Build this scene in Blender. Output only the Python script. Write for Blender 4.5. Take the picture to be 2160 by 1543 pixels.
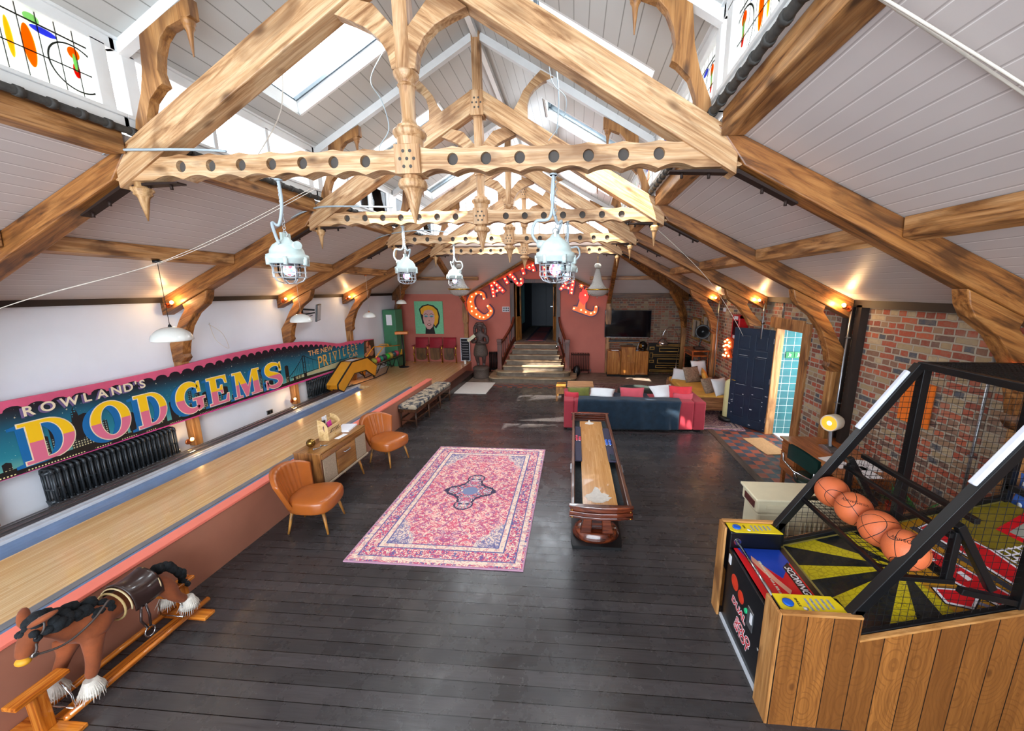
import bpy, math, random
from math import sin, cos, pi, radians, sqrt, atan2
from mathutils import Vector, Matrix, Euler
from mathutils.geometry import tessellate_polygon
random.seed(7)
SC = bpy.context.scene
for o in list(bpy.data.objects): bpy.data.objects.remove(o)
COL = SC.collection

# ---------------------------------------------------------------- camera
YAW, PIT, ROL = -.0762, .1976, -.0009
fw = Vector((sin(YAW)*cos(PIT), cos(YAW)*cos(PIT), -sin(PIT)))
rt = Vector((cos(YAW), -sin(YAW), 0)); up = rt.cross(fw)
r2 = rt*cos(ROL)+up*sin(ROL); u2 = up*cos(ROL)-rt*sin(ROL)
cd = bpy.data.cameras.new('camera'); cam = bpy.data.objects.new('camera', cd); COL.objects.link(cam)
cam.matrix_world = Matrix(((r2.x,u2.x,-fw.x,0),(r2.y,u2.y,-fw.y,0),(r2.z,u2.z,-fw.z,2.85),(0,0,0,1)))
cd.sensor_fit = 'HORIZONTAL'; cd.sensor_width = 36; cd.lens = 36*799/2160
cd.shift_x = -(1150.4-1080)/2160; cd.clip_start = .05; cd.clip_end = 200
SC.camera = cam

# ---------------------------------------------------------------- light
w = bpy.data.worlds.new('sky'); SC.world = w; w.use_nodes = True
bg = w.node_tree.nodes['Background']; bg.inputs[0].default_value = (.86,.93,1,1); bg.inputs[1].default_value = 4.4
sd = bpy.data.lights.new('sun', 'SUN'); sd.energy = 20; sd.angle = radians(.6); sd.color = (1,.93,.82)
sun = bpy.data.objects.new('sun', sd); COL.objects.link(sun)
sun.rotation_euler = Vector((.30,.50,-.81)).to_track_quat('-Z','Y').to_euler(); sun.location = (4,-4,9)
def area(name, loc, direction, sx, sy, power, col=(1,1,1)):
    l = bpy.data.lights.new(name, 'AREA'); l.shape = 'RECTANGLE'; l.size = sx; l.size_y = sy; l.energy = power; l.color = col
    o = bpy.data.objects.new(name, l); COL.objects.link(o); o.location = loc
    o.rotation_euler = Vector(direction).to_track_quat('-Z','Y').to_euler(); return o
def point(name, loc, power, col=(1,.62,.28), r=.03):
    l = bpy.data.lights.new(name, 'POINT'); l.energy = power; l.color = col; l.shadow_soft_size = r
    o = bpy.data.objects.new(name, l); COL.objects.link(o); o.location = loc; return o
SKYC = (.9,.95,1)
for i in range(1,4):                                 # sky light through the rooflights
    y = [0,4.08,6.12,8.42][i]
    for s in (-1, 1):
        area('daylight_fill', (-1.302+s*1.42, y+.45, 5.62), (-s*.55,0,-1), 1.5, .7, (0,62,80,120)[i], SKYC)
area('daylight_fill', (-1.302,10.95,5.2), (0,-1,-.25), 3.2, .9, 130, SKYC)
area('daylight_fill', (4.9,7.05,1.3), (-1,0,-.1), .9, 1.9, 60, SKYC)
area('daylight_fill', (-1.3,-3.75,2.9), (0,1,-.12), 7.8, 3.6, 760, SKYC)          # added fill lamp behind the camera, outside a made-up gable window
SC.view_settings.view_transform = 'Standard'; SC.view_settings.look = 'None'
SC.view_settings.gamma = 1; SC.view_settings.use_curve_mapping = False
SC.view_settings.exposure = 0.2

# ---------------------------------------------------------------- materials
def C(h):
    h = h.lstrip('#'); r = [int(h[i:i+2],16)/255 for i in (0,2,4)]
    return tuple(x/12.92 if x <= .04045 else ((x+.055)/1.055)**2.4 for x in r)+(1,)
MATS = {}
class NT:
    def __init__(s, m): s.t = m.node_tree; s.n = s.t.nodes; s.b = s.n['Principled BSDF']
    def add(s, typ, **k):
        n = s.n.new(typ)
        for a, v in k.items():
            if a in n.inputs.keys(): n.inputs[a].default_value = v
            else: setattr(n, a, v)
        return n
    def link(s, a, b): s.t.links.new(a, b)
    def coord(s, scale=(1,1,1), rot=(0,0,0), loc=(0,0,0)):
        tc = s.add('ShaderNodeTexCoord'); mp = s.add('ShaderNodeMapping')
        mp.inputs['Scale'].default_value = scale; mp.inputs['Rotation'].default_value = rot; mp.inputs['Location'].default_value = loc
        s.link(tc.outputs['Object'], mp.inputs['Vector']); return mp.outputs['Vector']
    def noise(s, vec, scale, detail=3, rough=.5, dist=0):
        n = s.add('ShaderNodeTexNoise'); n.inputs['Scale'].default_value = scale; n.inputs['Detail'].default_value = detail
        n.inputs['Roughness'].default_value = rough; n.inputs['Distortion'].default_value = dist
        s.link(vec, n.inputs['Vector']); return n.outputs['Fac']
    def ramp(s, fac, stops, interp='LINEAR'):
        r = s.add('ShaderNodeValToRGB'); r.color_ramp.interpolation = interp; e = r.color_ramp.elements
        while len(e) < len(stops): e.new(.5)
        for i, (p, c) in enumerate(stops):
            e[i].position = p; e[i].color = c if not isinstance(c, str) else C(c)
        s.link(fac, r.inputs['Fac']); return r.outputs['Color']
    def mix(s, fac, a, b, mode='MIX'):
        m = s.add('ShaderNodeMix', data_type='RGBA', blend_type=mode)
        for v, i in ((fac,0),(a,6),(b,7)):
            if isinstance(v, (int,float)): m.inputs[i].default_value = v
            elif isinstance(v, tuple): m.inputs[i].default_value = v
            elif isinstance(v, str): m.inputs[i].default_value = C(v)
            else: s.link(v, m.inputs[i])
        return m.outputs[2]
    def math(s, op, a, b=0.0, c=None):
        m = s.add('ShaderNodeMath', operation=op)
        for i, v in enumerate((a,b) if c is None else (a,b,c)):
            if isinstance(v, (int,float)): m.inputs[i].default_value = v
            else: s.link(v, m.inputs[i])
        return m.outputs[0]
    def xyz(s, vec):
        n = s.add('ShaderNodeSeparateXYZ'); s.link(vec, n.inputs[0]); return n.outputs
    def base(s, c):
        if isinstance(c, tuple): s.b.inputs['Base Color'].default_value = c; return
        s.link(c, s.b.inputs['Base Color'])
    def rough(s, v): s.link(v, s.b.inputs['Roughness'])
    def bump(s, h, strength=.3, dist=.01):
        b = s.add('ShaderNodeBump'); b.inputs['Strength'].default_value = strength; b.inputs['Distance'].default_value = dist
        s.link(h, b.inputs['Height']); s.link(b.outputs[0], s.b.inputs['Normal'])
def newmat(name):
    m = bpy.data.materials.new(name); m.use_nodes = True; MATS[name] = m; return m, NT(m)
def mat(name, col, rough=.5, metal=0, var=.12, vs=6, emit=None, es=0, trans=0, coat=0, alpha=1, sheen=0, bump=0, ior=1.45):
    if name in MATS: return MATS[name]
    m, t = newmat(name); c = C(col)
    v = t.coord()
    n = t.noise(v, vs, 4, .6)
    lo = tuple(x*(1-var) for x in c[:3])+(1,); hi = tuple(min(1,x*(1+var)) for x in c[:3])+(1,)
    t.base(t.ramp(n, [(.3,lo),(.7,hi)]))
    b = t.b.inputs; b['Roughness'].default_value = rough; b['Metallic'].default_value = metal
    b['Transmission Weight'].default_value = trans; b['Coat Weight'].default_value = coat; b['IOR'].default_value = ior
    b['Sheen Weight'].default_value = sheen
    if emit: b['Emission Color'].default_value = C(emit); b['Emission Strength'].default_value = es
    if bump: t.bump(t.noise(v, vs*8, 3), bump, .004)
    return m
def wood(name, dark, mid, light, ang=0, axis='x', rough=.5, scale=1, coat=0, knots=True):
    """grain runs along axis ('x','y','z'); for 'x' it is turned by ang in the x-z plane"""
    if name in MATS: return MATS[name]
    m, t = newmat(name)
    sc = {'x':(1.2,14,14),'y':(14,1.2,14),'z':(14,14,1.2)}[axis]
    tc = t.add('ShaderNodeTexCoord'); r = t.add('ShaderNodeVectorRotate', rotation_type='Y_AXIS'); r.inputs['Angle'].default_value = ang
    t.link(tc.outputs['Object'], r.inputs['Vector'])
    mp = t.add('ShaderNodeMapping'); mp.inputs['Scale'].default_value = tuple(k*scale for k in sc); t.link(r.outputs[0], mp.inputs['Vector'])
    n1 = t.noise(mp.outputs[0], 1.0, 5, .62, 1.2)
    mp2 = t.add('ShaderNodeMapping'); mp2.inputs['Scale'].default_value = tuple((k*.22+1.2)*scale for k in sc); t.link(r.outputs[0], mp2.inputs['Vector'])
    n2 = t.noise(mp2.outputs[0], 1.3, 3, .5, .6)
    c = t.ramp(n1, [(.33,dark),(.47,mid),(.66,light)])
    d = C(dark); 
    c = t.mix(t.math('MULTIPLY', t.ramp(n2, [(.52,(0,0,0,1)),(.68,(1,1,1,1))]), .75 if knots else .3), c, tuple(x*.75 for x in d[:3])+(1,))
    fn = t.add('ShaderNodeMapping'); fn.inputs['Scale'].default_value = tuple((k*5 if k > 5 else k*1.3)*scale for k in sc); t.link(r.outputs[0], fn.inputs['Vector'])
    n3 = t.noise(fn.outputs[0], 1.0, 3, .6, .8); c = t.mix(t.math('MULTIPLY', t.ramp(n3, [(.5,(0,0,0,1)),(.62,(1,1,1,1))]), .35), c, dark)
    if knots:
        kn = t.add('ShaderNodeMapping'); kn.inputs['Scale'].default_value = tuple((.5 if k < 5 else 1.15) for k in sc); t.link(r.outputs[0], kn.inputs['Vector'])
        vo = t.add('ShaderNodeTexVoronoi'); vo.inputs['Scale'].default_value = 4.2; t.link(kn.outputs[0], vo.inputs['Vector'])
        c = t.mix(t.ramp(vo.outputs['Distance'], [(.05,(.9,.9,.9,1)),(.17,(0,0,0,1))]), c, tuple(x*.45 for x in d[:3])+(1,))
    t.base(c); t.b.inputs['Roughness'].default_value = rough; t.b.inputs['Coat Weight'].default_value = coat
    t.bump(n1, .12, .004)
    return m
def boards(name, base_c, dark_c, line_axis, width, gap=.006, rough=.5, length=2.2, tone=.5, grain=True, joint=True, bumpv=.3, line='#101010', knots=0, coat=0):
    """planks: seams every `width` across; planks run along line_axis ('x' or 'y')"""
    if name in MATS: return MATS[name]
    m, t = newmat(name); v = t.coord(); X, Y, Z = t.xyz(v)
    across, along = (Y, X) if line_axis == 'x' else (X, Y)
    if line_axis == 'z': across, along = X, Z
    if line_axis == 'zy': across, along = Y, Z
    q = t.math('DIVIDE', across, width); cell = t.math('FLOOR', q); fr = t.math('FRACT', q)
    wn = t.add('ShaderNodeTexWhiteNoise', noise_dimensions='1D'); t.link(cell, wn.inputs['W'])
    rnd = wn.outputs['Value']
    off = t.math('ADD', t.math('DIVIDE', along, length), t.math('MULTIPLY', rnd, 7.3))
    cell2 = t.math('FLOOR', off); fr2 = t.math('FRACT', off)
    wn2 = t.add('ShaderNodeTexWhiteNoise', noise_dimensions='2D')
    cmb = t.add('ShaderNodeCombineXYZ'); t.link(cell, cmb.inputs[0]); t.link(cell2, cmb.inputs[1]); t.link(cmb.outputs[0], wn2.inputs['Vector'])
    tonev = wn2.outputs['Value'] if joint else rnd
    seam = t.math('LESS_THAN', fr, gap/width)
    if joint: seam = t.math('MAXIMUM', seam, t.math('LESS_THAN', fr2, gap*.6/length))
    c = t.mix(t.math('MULTIPLY', tonev, tone), base_c, dark_c)
    if grain:
        sc = {'x':(2,45,45),'y':(45,2,45),'z':(45,45,2),'zy':(45,45,2)}[line_axis]
        tc = t.add('ShaderNodeMapping'); tc.inputs['Scale'].default_value = sc; t.link(v, tc.inputs['Vector'])
        sh = t.add('ShaderNodeVectorMath', operation='ADD'); t.link(tc.outputs[0], sh.inputs[0]); t.link(wn2.outputs['Color'], sh.inputs[1])
        n = t.noise(sh.outputs[0], 1, 4, .6, .4)
        c = t.mix(t.ramp(n, [(.35,(.0,.0,.0,1)),(.7,(.75,.75,.75,1))]), c, dark_c)
    if knots:
        kv = t.add('ShaderNodeMapping'); kv.inputs['Scale'].default_value = (1,1,.55); t.link(v, kv.inputs['Vector'])
        vo = t.add('ShaderNodeTexVoronoi'); vo.inputs['Scale'].default_value = knots; t.link(kv.outputs[0], vo.inputs['Vector'])
        c = t.mix(t.ramp(vo.outputs['Distance'], [(.07,(1,1,1,1)),(.15,(0,0,0,1))]), c, '#3a1d0b')
        wv = t.math('SINE', t.math('MULTIPLY', vo.outputs['Distance'], 70)); c = t.mix(t.math('MULTIPLY', t.math('GREATER_THAN', wv, .72), .38), c, dark_c)
    c = t.mix(seam, c, line)
    t.base(c); t.b.inputs['Roughness'].default_value = rough; t.b.inputs['Coat Weight'].default_value = coat
    t.bump(t.math('SUBTRACT', 1, seam), bumpv, .006)
    return m

# ---------------------------------------------------------------- mesh builder
class MB:
    def __init__(s): s.v=[]; s.f=[]; s.mi=[]; s.sm=[]
    def add(s, vs, fs, mi=0, sm=False):
        b = len(s.v); s.v += [tuple(v) for v in vs]
        for f in fs: s.f.append([b+i for i in f]); s.mi.append(mi); s.sm.append(sm)
        return s
    def box(s, x0,x1,y0,y1,z0,z1, mi=0):
        if x0>x1: x0,x1=x1,x0
        if y0>y1: y0,y1=y1,y0
        if z0>z1: z0,z1=z1,z0
        v=[(x0,y0,z0),(x1,y0,z0),(x1,y1,z0),(x0,y1,z0),(x0,y0,z1),(x1,y0,z1),(x1,y1,z1),(x0,y1,z1)]
        return s.add(v,[(0,3,2,1),(4,5,6,7),(0,1,5,4),(1,2,6,5),(2,3,7,6),(3,0,4,7)],mi)
    def cbox(s, c, d, mi=0): return s.box(c[0]-d[0]/2,c[0]+d[0]/2,c[1]-d[1]/2,c[1]+d[1]/2,c[2]-d[2]/2,c[2]+d[2]/2,mi)
    def obox(s, c, d, rot, mi=0):
        R = rot if isinstance(rot, Matrix) else Euler(rot).to_matrix(); b = len(s.v)
        s.cbox((0,0,0), d, mi); c = Vector(c)
        for i in range(b, len(s.v)): s.v[i] = tuple(R @ Vector(s.v[i]) + c)
        return s
    def bar(s, p0, p1, w, h, mi=0, upv=(0,0,1)):
        p0, p1 = Vector(p0), Vector(p1); d = (p1-p0); L = d.length; d.normalize(); upv = Vector(upv)
        if abs(d.dot(upv)) > .98: upv = Vector((0,1,0))
        sd = d.cross(upv).normalized(); u = sd.cross(d)
        return s.obox((p0+p1)/2, (L,w,h), Matrix((d,-sd,u)).transposed(), mi)
    def frame(s, d):
        d = Vector(d).normalized(); a = Vector((0,0,1)) if abs(d.z) < .9 else Vector((1,0,0))
        x = d.cross(a).normalized(); return x, d.cross(x).normalized()
    def cone(s, p0, p1, r0, r1, n=12, mi=0, caps=True, sm=True):
        p0, p1 = Vector(p0), Vector(p1); x, y = s.frame(p1-p0); vs=[]
        for p, r in ((p0,r0),(p1,r1)):
            for i in range(n):
                a = 2*pi*i/n; vs.append(p+x*r*cos(a)+y*r*sin(a))
        s.add(vs, [(i,(i+1)%n,n+(i+1)%n,n+i) for i in range(n)], mi, sm)
        if caps:
            b = len(s.v)-2*n
            s.f.append([b+i for i in range(n)][::-1]); s.f.append([b+n+i for i in range(n)]); s.mi += [mi,mi]; s.sm += [False,False]
        return s
    def tube(s, path, r, n=8, mi=0, closed=False, caps=True):
        P = [Vector(p) for p in path]; m = len(P); vs=[]; px=None
        for i, p in enumerate(P):
            if closed: d = P[(i+1)%m]-P[i-1]
            else: d = P[min(i+1,m-1)]-P[max(i-1,0)]
            d.normalize()
            if px is None: x, y = s.frame(d)
            else:
                x = (px-d*px.dot(d)); x = x.normalized() if x.length > 1e-6 else s.frame(d)[0]; y = d.cross(x)
            px = x; rr = r[i] if isinstance(r, (list,tuple)) else r
            for k in range(n):
                a = 2*pi*k/n; vs.append(p+x*rr*cos(a)+y*rr*sin(a))
        fs=[]
        for i in range(m if closed else m-1):
            j = (i+1)%m
            for k in range(n): fs.append((i*n+k, i*n+(k+1)%n, j*n+(k+1)%n, j*n+k))
        s.add(vs, fs, mi, True)
        if caps and not closed:
            b = len(s.v)-m*n; s.f.append([b+k for k in range(n)][::-1]); s.f.append([b+(m-1)*n+k for k in range(n)]); s.mi += [mi,mi]; s.sm += [False,False]
        return s
    def lathe(s, prof, c=(0,0,0), n=20, mi=0, sm=True, axis='z', sx=1, sy=1):
        c = Vector(c); vs=[]
        for r, z in prof:
            for k in range(n):
                a = 2*pi*k/n; x, y = r*cos(a)*sx, r*sin(a)*sy
                p = {'z':(x,y,z),'x':(z,x,y),'y':(x,z,y)}[axis]; vs.append(c+Vector(p))
        m = len(prof)
        fs = [(i*n+k, i*n+(k+1)%n, (i+1)*n+(k+1)%n, (i+1)*n+k) for i in range(m-1) for k in range(n)]
        if axis == 'y': fs = [f[::-1] for f in fs]
        s.add(vs, fs, mi, sm)
        b = len(s.v)-m*n
        for i, rev in ((0,True),(m-1,False)):
            if prof[i][0] > 1e-4:
                f = [b+i*n+k for k in range(n)]; s.f.append(f[::-1] if rev else f); s.mi.append(mi); s.sm.append(False)
        return s
    def ball(s, c, r, mi=0, n=16, sc=(1,1,1)):
        prof = [(max(1e-5,sin(pi*i/(n//2+2)))*r, -cos(pi*i/(n//2+2))*r) for i in range(n//2+3)]
        b = len(s.v); s.lathe(prof, (0,0,0), n, mi)
        for i in range(b, len(s.v)): v = s.v[i]; s.v[i] = (v[0]*sc[0]+c[0], v[1]*sc[1]+c[1], v[2]*sc[2]+c[2])
        return s
    def prism(s, poly, axis, a0, a1, mi=0, holes=(), side=None):
        """poly: 2-D outline; axis 'y' -> (x,z), 'x' -> (y,z), 'z' -> (x,y)"""
        def P(p, a): return {'y':(p[0],a,p[1]),'x':(a,p[0],p[1]),'z':(p[0],p[1],a)}[axis]
        loops = [list(poly)]+[list(h) for h in holes]; side = mi if side is None else side
        tris = tessellate_polygon([[Vector((p[0],p[1],0)) for p in l] for l in loops])
        flat = [p for l in loops for p in l]; n = len(flat)
        vs = [P(p,a0) for p in flat]+[P(p,a1) for p in flat]
        s.add(vs, [tuple(t) for t in tris]+[tuple(n+i for i in t)[::-1] for t in tris], mi)
        fs=[]; o=0
        for l in loops:
            k = len(l)
            fs += [(o+i,o+(i+1)%k,n+o+(i+1)%k,n+o+i) for i in range(k)]; o += k
        b = len(s.v)-2*n
        for f in fs: s.f.append([b+i for i in f]); s.mi.append(side); s.sm.append(False)
        return s
    def grid(s, fn, nu, nv, mi=0, sm=True, cu=False, cv=False):
        vs = [fn(i/(nu if cu else nu-1), j/(nv if cv else nv-1)) for i in range(nu) for j in range(nv)]
        fs = [(i*nv+j, ((i+1)%nu)*nv+j, ((i+1)%nu)*nv+(j+1)%nv, i*nv+(j+1)%nv) for i in range(nu if cu else nu-1) for j in range(nv if cv else nv-1)]
        return s.add(vs, fs, mi, sm)
    def xf(s, M, b=0):
        for i in range(b, len(s.v)): s.v[i] = tuple(M @ Vector(s.v[i]))
        return s
    def build(s, name, mats, parent=None, bevel=0, loc=None, rotz=0, seg=2, sub=0, fix=True):
        me = bpy.data.meshes.new(name); me.from_pydata(s.v, [], s.f); me.update()
        if not isinstance(mats, (list,tuple)): mats = [mats]
        for m in mats: me.materials.append(m)
        me.polygons.foreach_set('material_index', s.mi); me.polygons.foreach_set('use_smooth', s.sm)
        if fix:
            import bmesh
            bm = bmesh.new(); bm.from_mesh(me); bmesh.ops.remove_doubles(bm, verts=bm.verts, dist=1e-5)
            bmesh.ops.recalc_face_normals(bm, faces=bm.faces); bm.to_mesh(me); bm.free()
        o = bpy.data.objects.new(name, me); COL.objects.link(o)
        if parent is not None: o.parent = parent
        if loc is not None: o.location = loc
        if rotz: o.rotation_euler[2] = rotz
        if bevel:
            b = o.modifiers.new('bevel','BEVEL'); b.width = bevel; b.segments = seg; b.limit_method = 'ANGLE'; b.angle_limit = radians(40)
        if sub:
            b = o.modifiers.new('sub','SUBSURF'); b.levels = sub; b.render_levels = sub
        return o
def tag(o, label, cat, group=None):
    o['label'] = label; o['category'] = cat
    if group: o['group'] = group
    return o
def thing(name, label, cat, loc=(0,0,0), rotz=0, group=None):
    o = bpy.data.objects.new(name, None); COL.objects.link(o); o.location = loc; o.rotation_euler[2] = rotz
    o.empty_display_size = .1
    return tag(o, label, cat, group)
def struct(o): o['kind'] = 'structure'; return o
def dup(root, loc, rotz=None, label=None, group=None):
    r = root.copy(); COL.objects.link(r); r.location = loc
    if rotz is not None: r.rotation_euler[2] = rotz
    if label: r['label'] = label
    if group: r['group'] = group
    for ch in [c for c in bpy.data.objects if c.parent == root]:
        c = ch.copy(); COL.objects.link(c); c.parent = r
        for g in [k for k in bpy.data.objects if k.parent == ch]:
            d = g.copy(); COL.objects.link(d); d.parent = c
    return r
def text(name, s, size, m, parent=None, M=None, ext=.002, off=0, align='CENTER', sx=1, shear=0):
    cu = bpy.data.curves.new(name, 'FONT'); cu.body = s; cu.size = size; cu.extrude = ext; cu.offset = off
    cu.align_x = align; cu.align_y = 'CENTER'; cu.shear = shear
    o = bpy.data.objects.new(name, cu); COL.objects.link(o)
    bpy.context.view_layer.update()
    me = bpy.data.meshes.new_from_object(o.evaluated_get(bpy.context.evaluated_depsgraph_get()))
    bpy.data.objects.remove(o); me.name = name
    if M is None: M = Matrix.Identity(4)
    me.transform(M @ Matrix.Diagonal((sx,1,1,1))); me.materials.clear(); me.materials.append(m)
    o = bpy.data.objects.new(name, me); COL.objects.link(o)
    if parent is not None: o.parent = parent
    return o
def face(loc, right, upv):
    """matrix whose x = right, y = up (text plane)"""
    r = Vector(right).normalized(); u = Vector(upv).normalized(); n = r.cross(u)
    return Matrix(((r.x,u.x,n.x,loc[0]),(r.y,u.y,n.y,loc[1]),(r.z,u.z,n.z,loc[2]),(0,0,0,1)))
def arc(cx, cy, rx, ry, a0, a1, n):
    return [(cx+rx*cos(radians(a0+(a1-a0)*i/n)), cy+ry*sin(radians(a0+(a1-a0)*i/n))) for i in range(n+1)]
def spline(pts, n=6):
    P = [Vector(p) for p in pts]; out=[]
    for i in range(len(P)-1):
        a = P[max(i-1,0)]; b = P[i]; c = P[i+1]; d = P[min(i+2,len(P)-1)]
        for k in range(n):
            t = k/n; out.append(.5*((2*b)+(c-a)*t+(2*a-5*b+4*c-d)*t*t+(3*b-a-3*c+d)*t**3))
    out.append(P[-1]); return out
def ribbon(path, w):
    """closed outline around a 2-D centre line, w = width or list of widths"""
    L=[]; R=[]; n=len(path)
    for i, p in enumerate(path):
        a = path[max(i-1,0)]; b = path[min(i+1,n-1)]; dx, dy = b[0]-a[0], b[1]-a[1]; l = sqrt(dx*dx+dy*dy) or 1
        k = (w[i] if isinstance(w,(list,tuple)) else w)/2
        L.append((p[0]-dy/l*k, p[1]+dx/l*k)); R.append((p[0]+dy/l*k, p[1]-dx/l*k))
    return L+R[::-1]
def offset(poly, d):
    n = len(poly); A = sum(poly[i][0]*poly[(i+1)%n][1]-poly[(i+1)%n][0]*poly[i][1] for i in range(n)); sg = 1 if A > 0 else -1; out=[]
    for i in range(n):
        a, b, c = poly[i-1], poly[i], poly[(i+1)%n]
        def nrm(p, q):
            dx, dy = q[0]-p[0], q[1]-p[1]; l = sqrt(dx*dx+dy*dy) or 1; return (dy/l*sg, -dx/l*sg)
        n1, n2 = nrm(a,b), nrm(b,c); k = 1+n1[0]*n2[0]+n1[1]*n2[1]; k = max(k,.5)
        out.append((b[0]+(n1[0]+n2[0])*d/k, b[1]+(n1[1]+n2[1])*d/k))
    return out
XC = -1.302                      # centre line of the roof
TY = [3.107, 5.407, 7.707, 10.007]
XL, XR, YR = -6.3, 3.8, 13.05    # inner faces of the walls
# ================================================================ SHELL
M_white = mat('white_plaster', '#e3e8f1', .7, var=.03, vs=1.5)
M_red = mat('terracotta_paint', '#b9695a', .65, var=.06, vs=2)
M_trim = mat('white_gloss_paint', '#e3e6e6', .45, var=.04)
M_dark = mat('dark_stained_timber', '#2b211c', .6)
M_black = mat('black_paint', '#111214', .4)
# floor boards: dark stained, run across the hall, worn
def floor_mat():
    m, t = newmat('dark_floor_boards'); v = t.coord(); X, Y, Z = t.xyz(v)
    q = t.math('DIVIDE', Y, .118); cell = t.math('FLOOR', q); fr = t.math('FRACT', q)
    wn = t.add('ShaderNodeTexWhiteNoise', noise_dimensions='1D'); t.link(cell, wn.inputs['W']); rnd = wn.outputs['Value']
    seam = t.math('LESS_THAN', fr, .05)
    mp = t.add('ShaderNodeMapping'); mp.inputs['Scale'].default_value = (1.5,22,1); t.link(v, mp.inputs['Vector'])
    g = t.noise(mp.outputs[0], 2, 5, .65, .5)
    big = t.noise(v, .9, 4, .6)
    c = t.mix(rnd, '#343233', '#444041')
    c = t.mix(t.ramp(g, [(.4,(0,0,0,1)),(.75,(.6,.6,.6,1))]), c, '#292524')
    c = t.mix(t.ramp(big, [(.52,(0,0,0,1)),(.8,(.55,.55,.55,1))]), c, '#5e5751')
    sp = t.noise(v, 26, 6, .8); sp2 = t.noise(v, 2.2, 2, .5)
    fle = t.math('MULTIPLY', t.ramp(sp, [(.66,(0,0,0,1)),(.7,(1,1,1,1))]), t.ramp(sp2, [(.48,(0,0,0,1)),(.62,(1,1,1,1))]))
    c = t.mix(fle, c, '#9a8468')
    mp3 = t.add('ShaderNodeMapping'); mp3.inputs['Scale'].default_value = (1,5,1); mp3.inputs['Rotation'].default_value = (0,0,.5); t.link(v, mp3.inputs['Vector'])
    sc = t.noise(mp3.outputs[0], 5, 8, .75)
    c = t.mix(t.ramp(sc, [(.68,(0,0,0,1)),(.72,(.5,.5,.5,1))]), c, '#7d6c5a')
    c = t.mix(seam, c, '#050404')
    t.base(c)
    t.rough(t.ramp(t.noise(v, 3, 5, .7), [(.3,(.17,.17,.17,1)),(.7,(.38,.38,.38,1))]))
    t.bump(t.math('SUBTRACT', t.math('MULTIPLY', g, .4), seam), .5, .004)
    return m
M_floor = floor_mat()
def tile_mat():
    m, t = newmat('quarry_tiles'); v = t.coord((1,1,1), (0,0,.0)); X, Y, Z = t.xyz(v)
    fx = t.math('DIVIDE', X, .152); fy = t.math('DIVIDE', Y, .152)
    ch = t.math('MODULO', t.math('ABSOLUTE', t.math('ADD', t.math('FLOOR', fx), t.math('FLOOR', fy))), 2)
    gx = t.math('LESS_THAN', t.math('FRACT', fx), .05); gy = t.math('LESS_THAN', t.math('FRACT', fy), .05)
    cmb = t.add('ShaderNodeCombineXYZ'); t.link(t.math('FLOOR', fx), cmb.inputs[0]); t.link(t.math('FLOOR', fy), cmb.inputs[1])
    wn = t.add('ShaderNodeTexWhiteNoise', noise_dimensions='2D'); t.link(cmb.outputs[0], wn.inputs['Vector'])
    a = t.mix(wn.outputs['Value'], '#9c4c36', '#7b3f31'); b = t.mix(wn.outputs['Value'], '#2c333f', '#48505c')
    c = t.mix(ch, a, b); c = t.mix(t.math('MAXIMUM', gx, gy), c, '#5d5049')
    c = t.mix(t.ramp(t.noise(v, 5, 5, .7), [(.5,(0,0,0,1)),(.8,(.5,.5,.5,1))]), c, '#6a5e57')
    t.base(c); t.rough(t.ramp(t.noise(v, 8, 4), [(.3,(.3,.3,.3,1)),(.7,(.55,.55,.55,1))])); return m
M_tile = tile_mat()
M_stone = mat('worn_stone', '#7d6d60', .6, var=.35, vs=5)
M_flag = mat('grey_flagstone', '#8c8988', .55, var=.3, vs=4)
struct(MB().box(-3.65,2.9,-3.3,10.8,-.1,0).build('floor', M_floor))
f2 = MB(); f2.box(2.9,4.3,2.5,9.2,-.1,.0).build('floor', M_tile)['kind'] = 'structure'
struct(MB().box(2.9,4.3,-3.3,2.5,-.1,0).build('floor', M_floor))
struct(MB().box(2.9,4.3,9.2,10.8,-.1,.0).build('floor', M_floor))
struct(MB().box(-3.65,4.3,10.8,11.2,-.1,0).build('floor', M_tile))
struct(MB().box(-3.65,4.3,11.2,13.4,-.1,0).build('floor', M_stone))
struct(MB().box(2.78,2.9,-3.3,9.2,-.1,.006).build('trim_1', wood('border_board','#2a211c','#43362e','#58483d',axis='y',rough=.45)))
# bowling platform
M_lane = boards('maple_lane_boards', '#e9c898', '#cfa168', 'y', .028, .0012, .22, 1.6, .8, True, True, .05, '#8a5e30', coat=.3)
M_plat = mat('platform_paint_brown', '#a56d57', .5, var=.08, vs=2)
pl = MB(); pl.box(-6.3,-3.65,9.45,13.05,0,.33); pl.box(-6.3,-3.76,-3.3,9.45,0,.24)
struct(pl.build('floor', M_lane))
struct(MB().box(-3.66,-3.64,9.2,13.05,0,.327).build('trim_2', M_plat))
struct(MB().box(-3.64,-3.34,9.55,12.35,0,.15).build('trim_3', wood('dark_step','#1c1512','#2e241f','#40342c',axis='y',rough=.4)))
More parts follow.
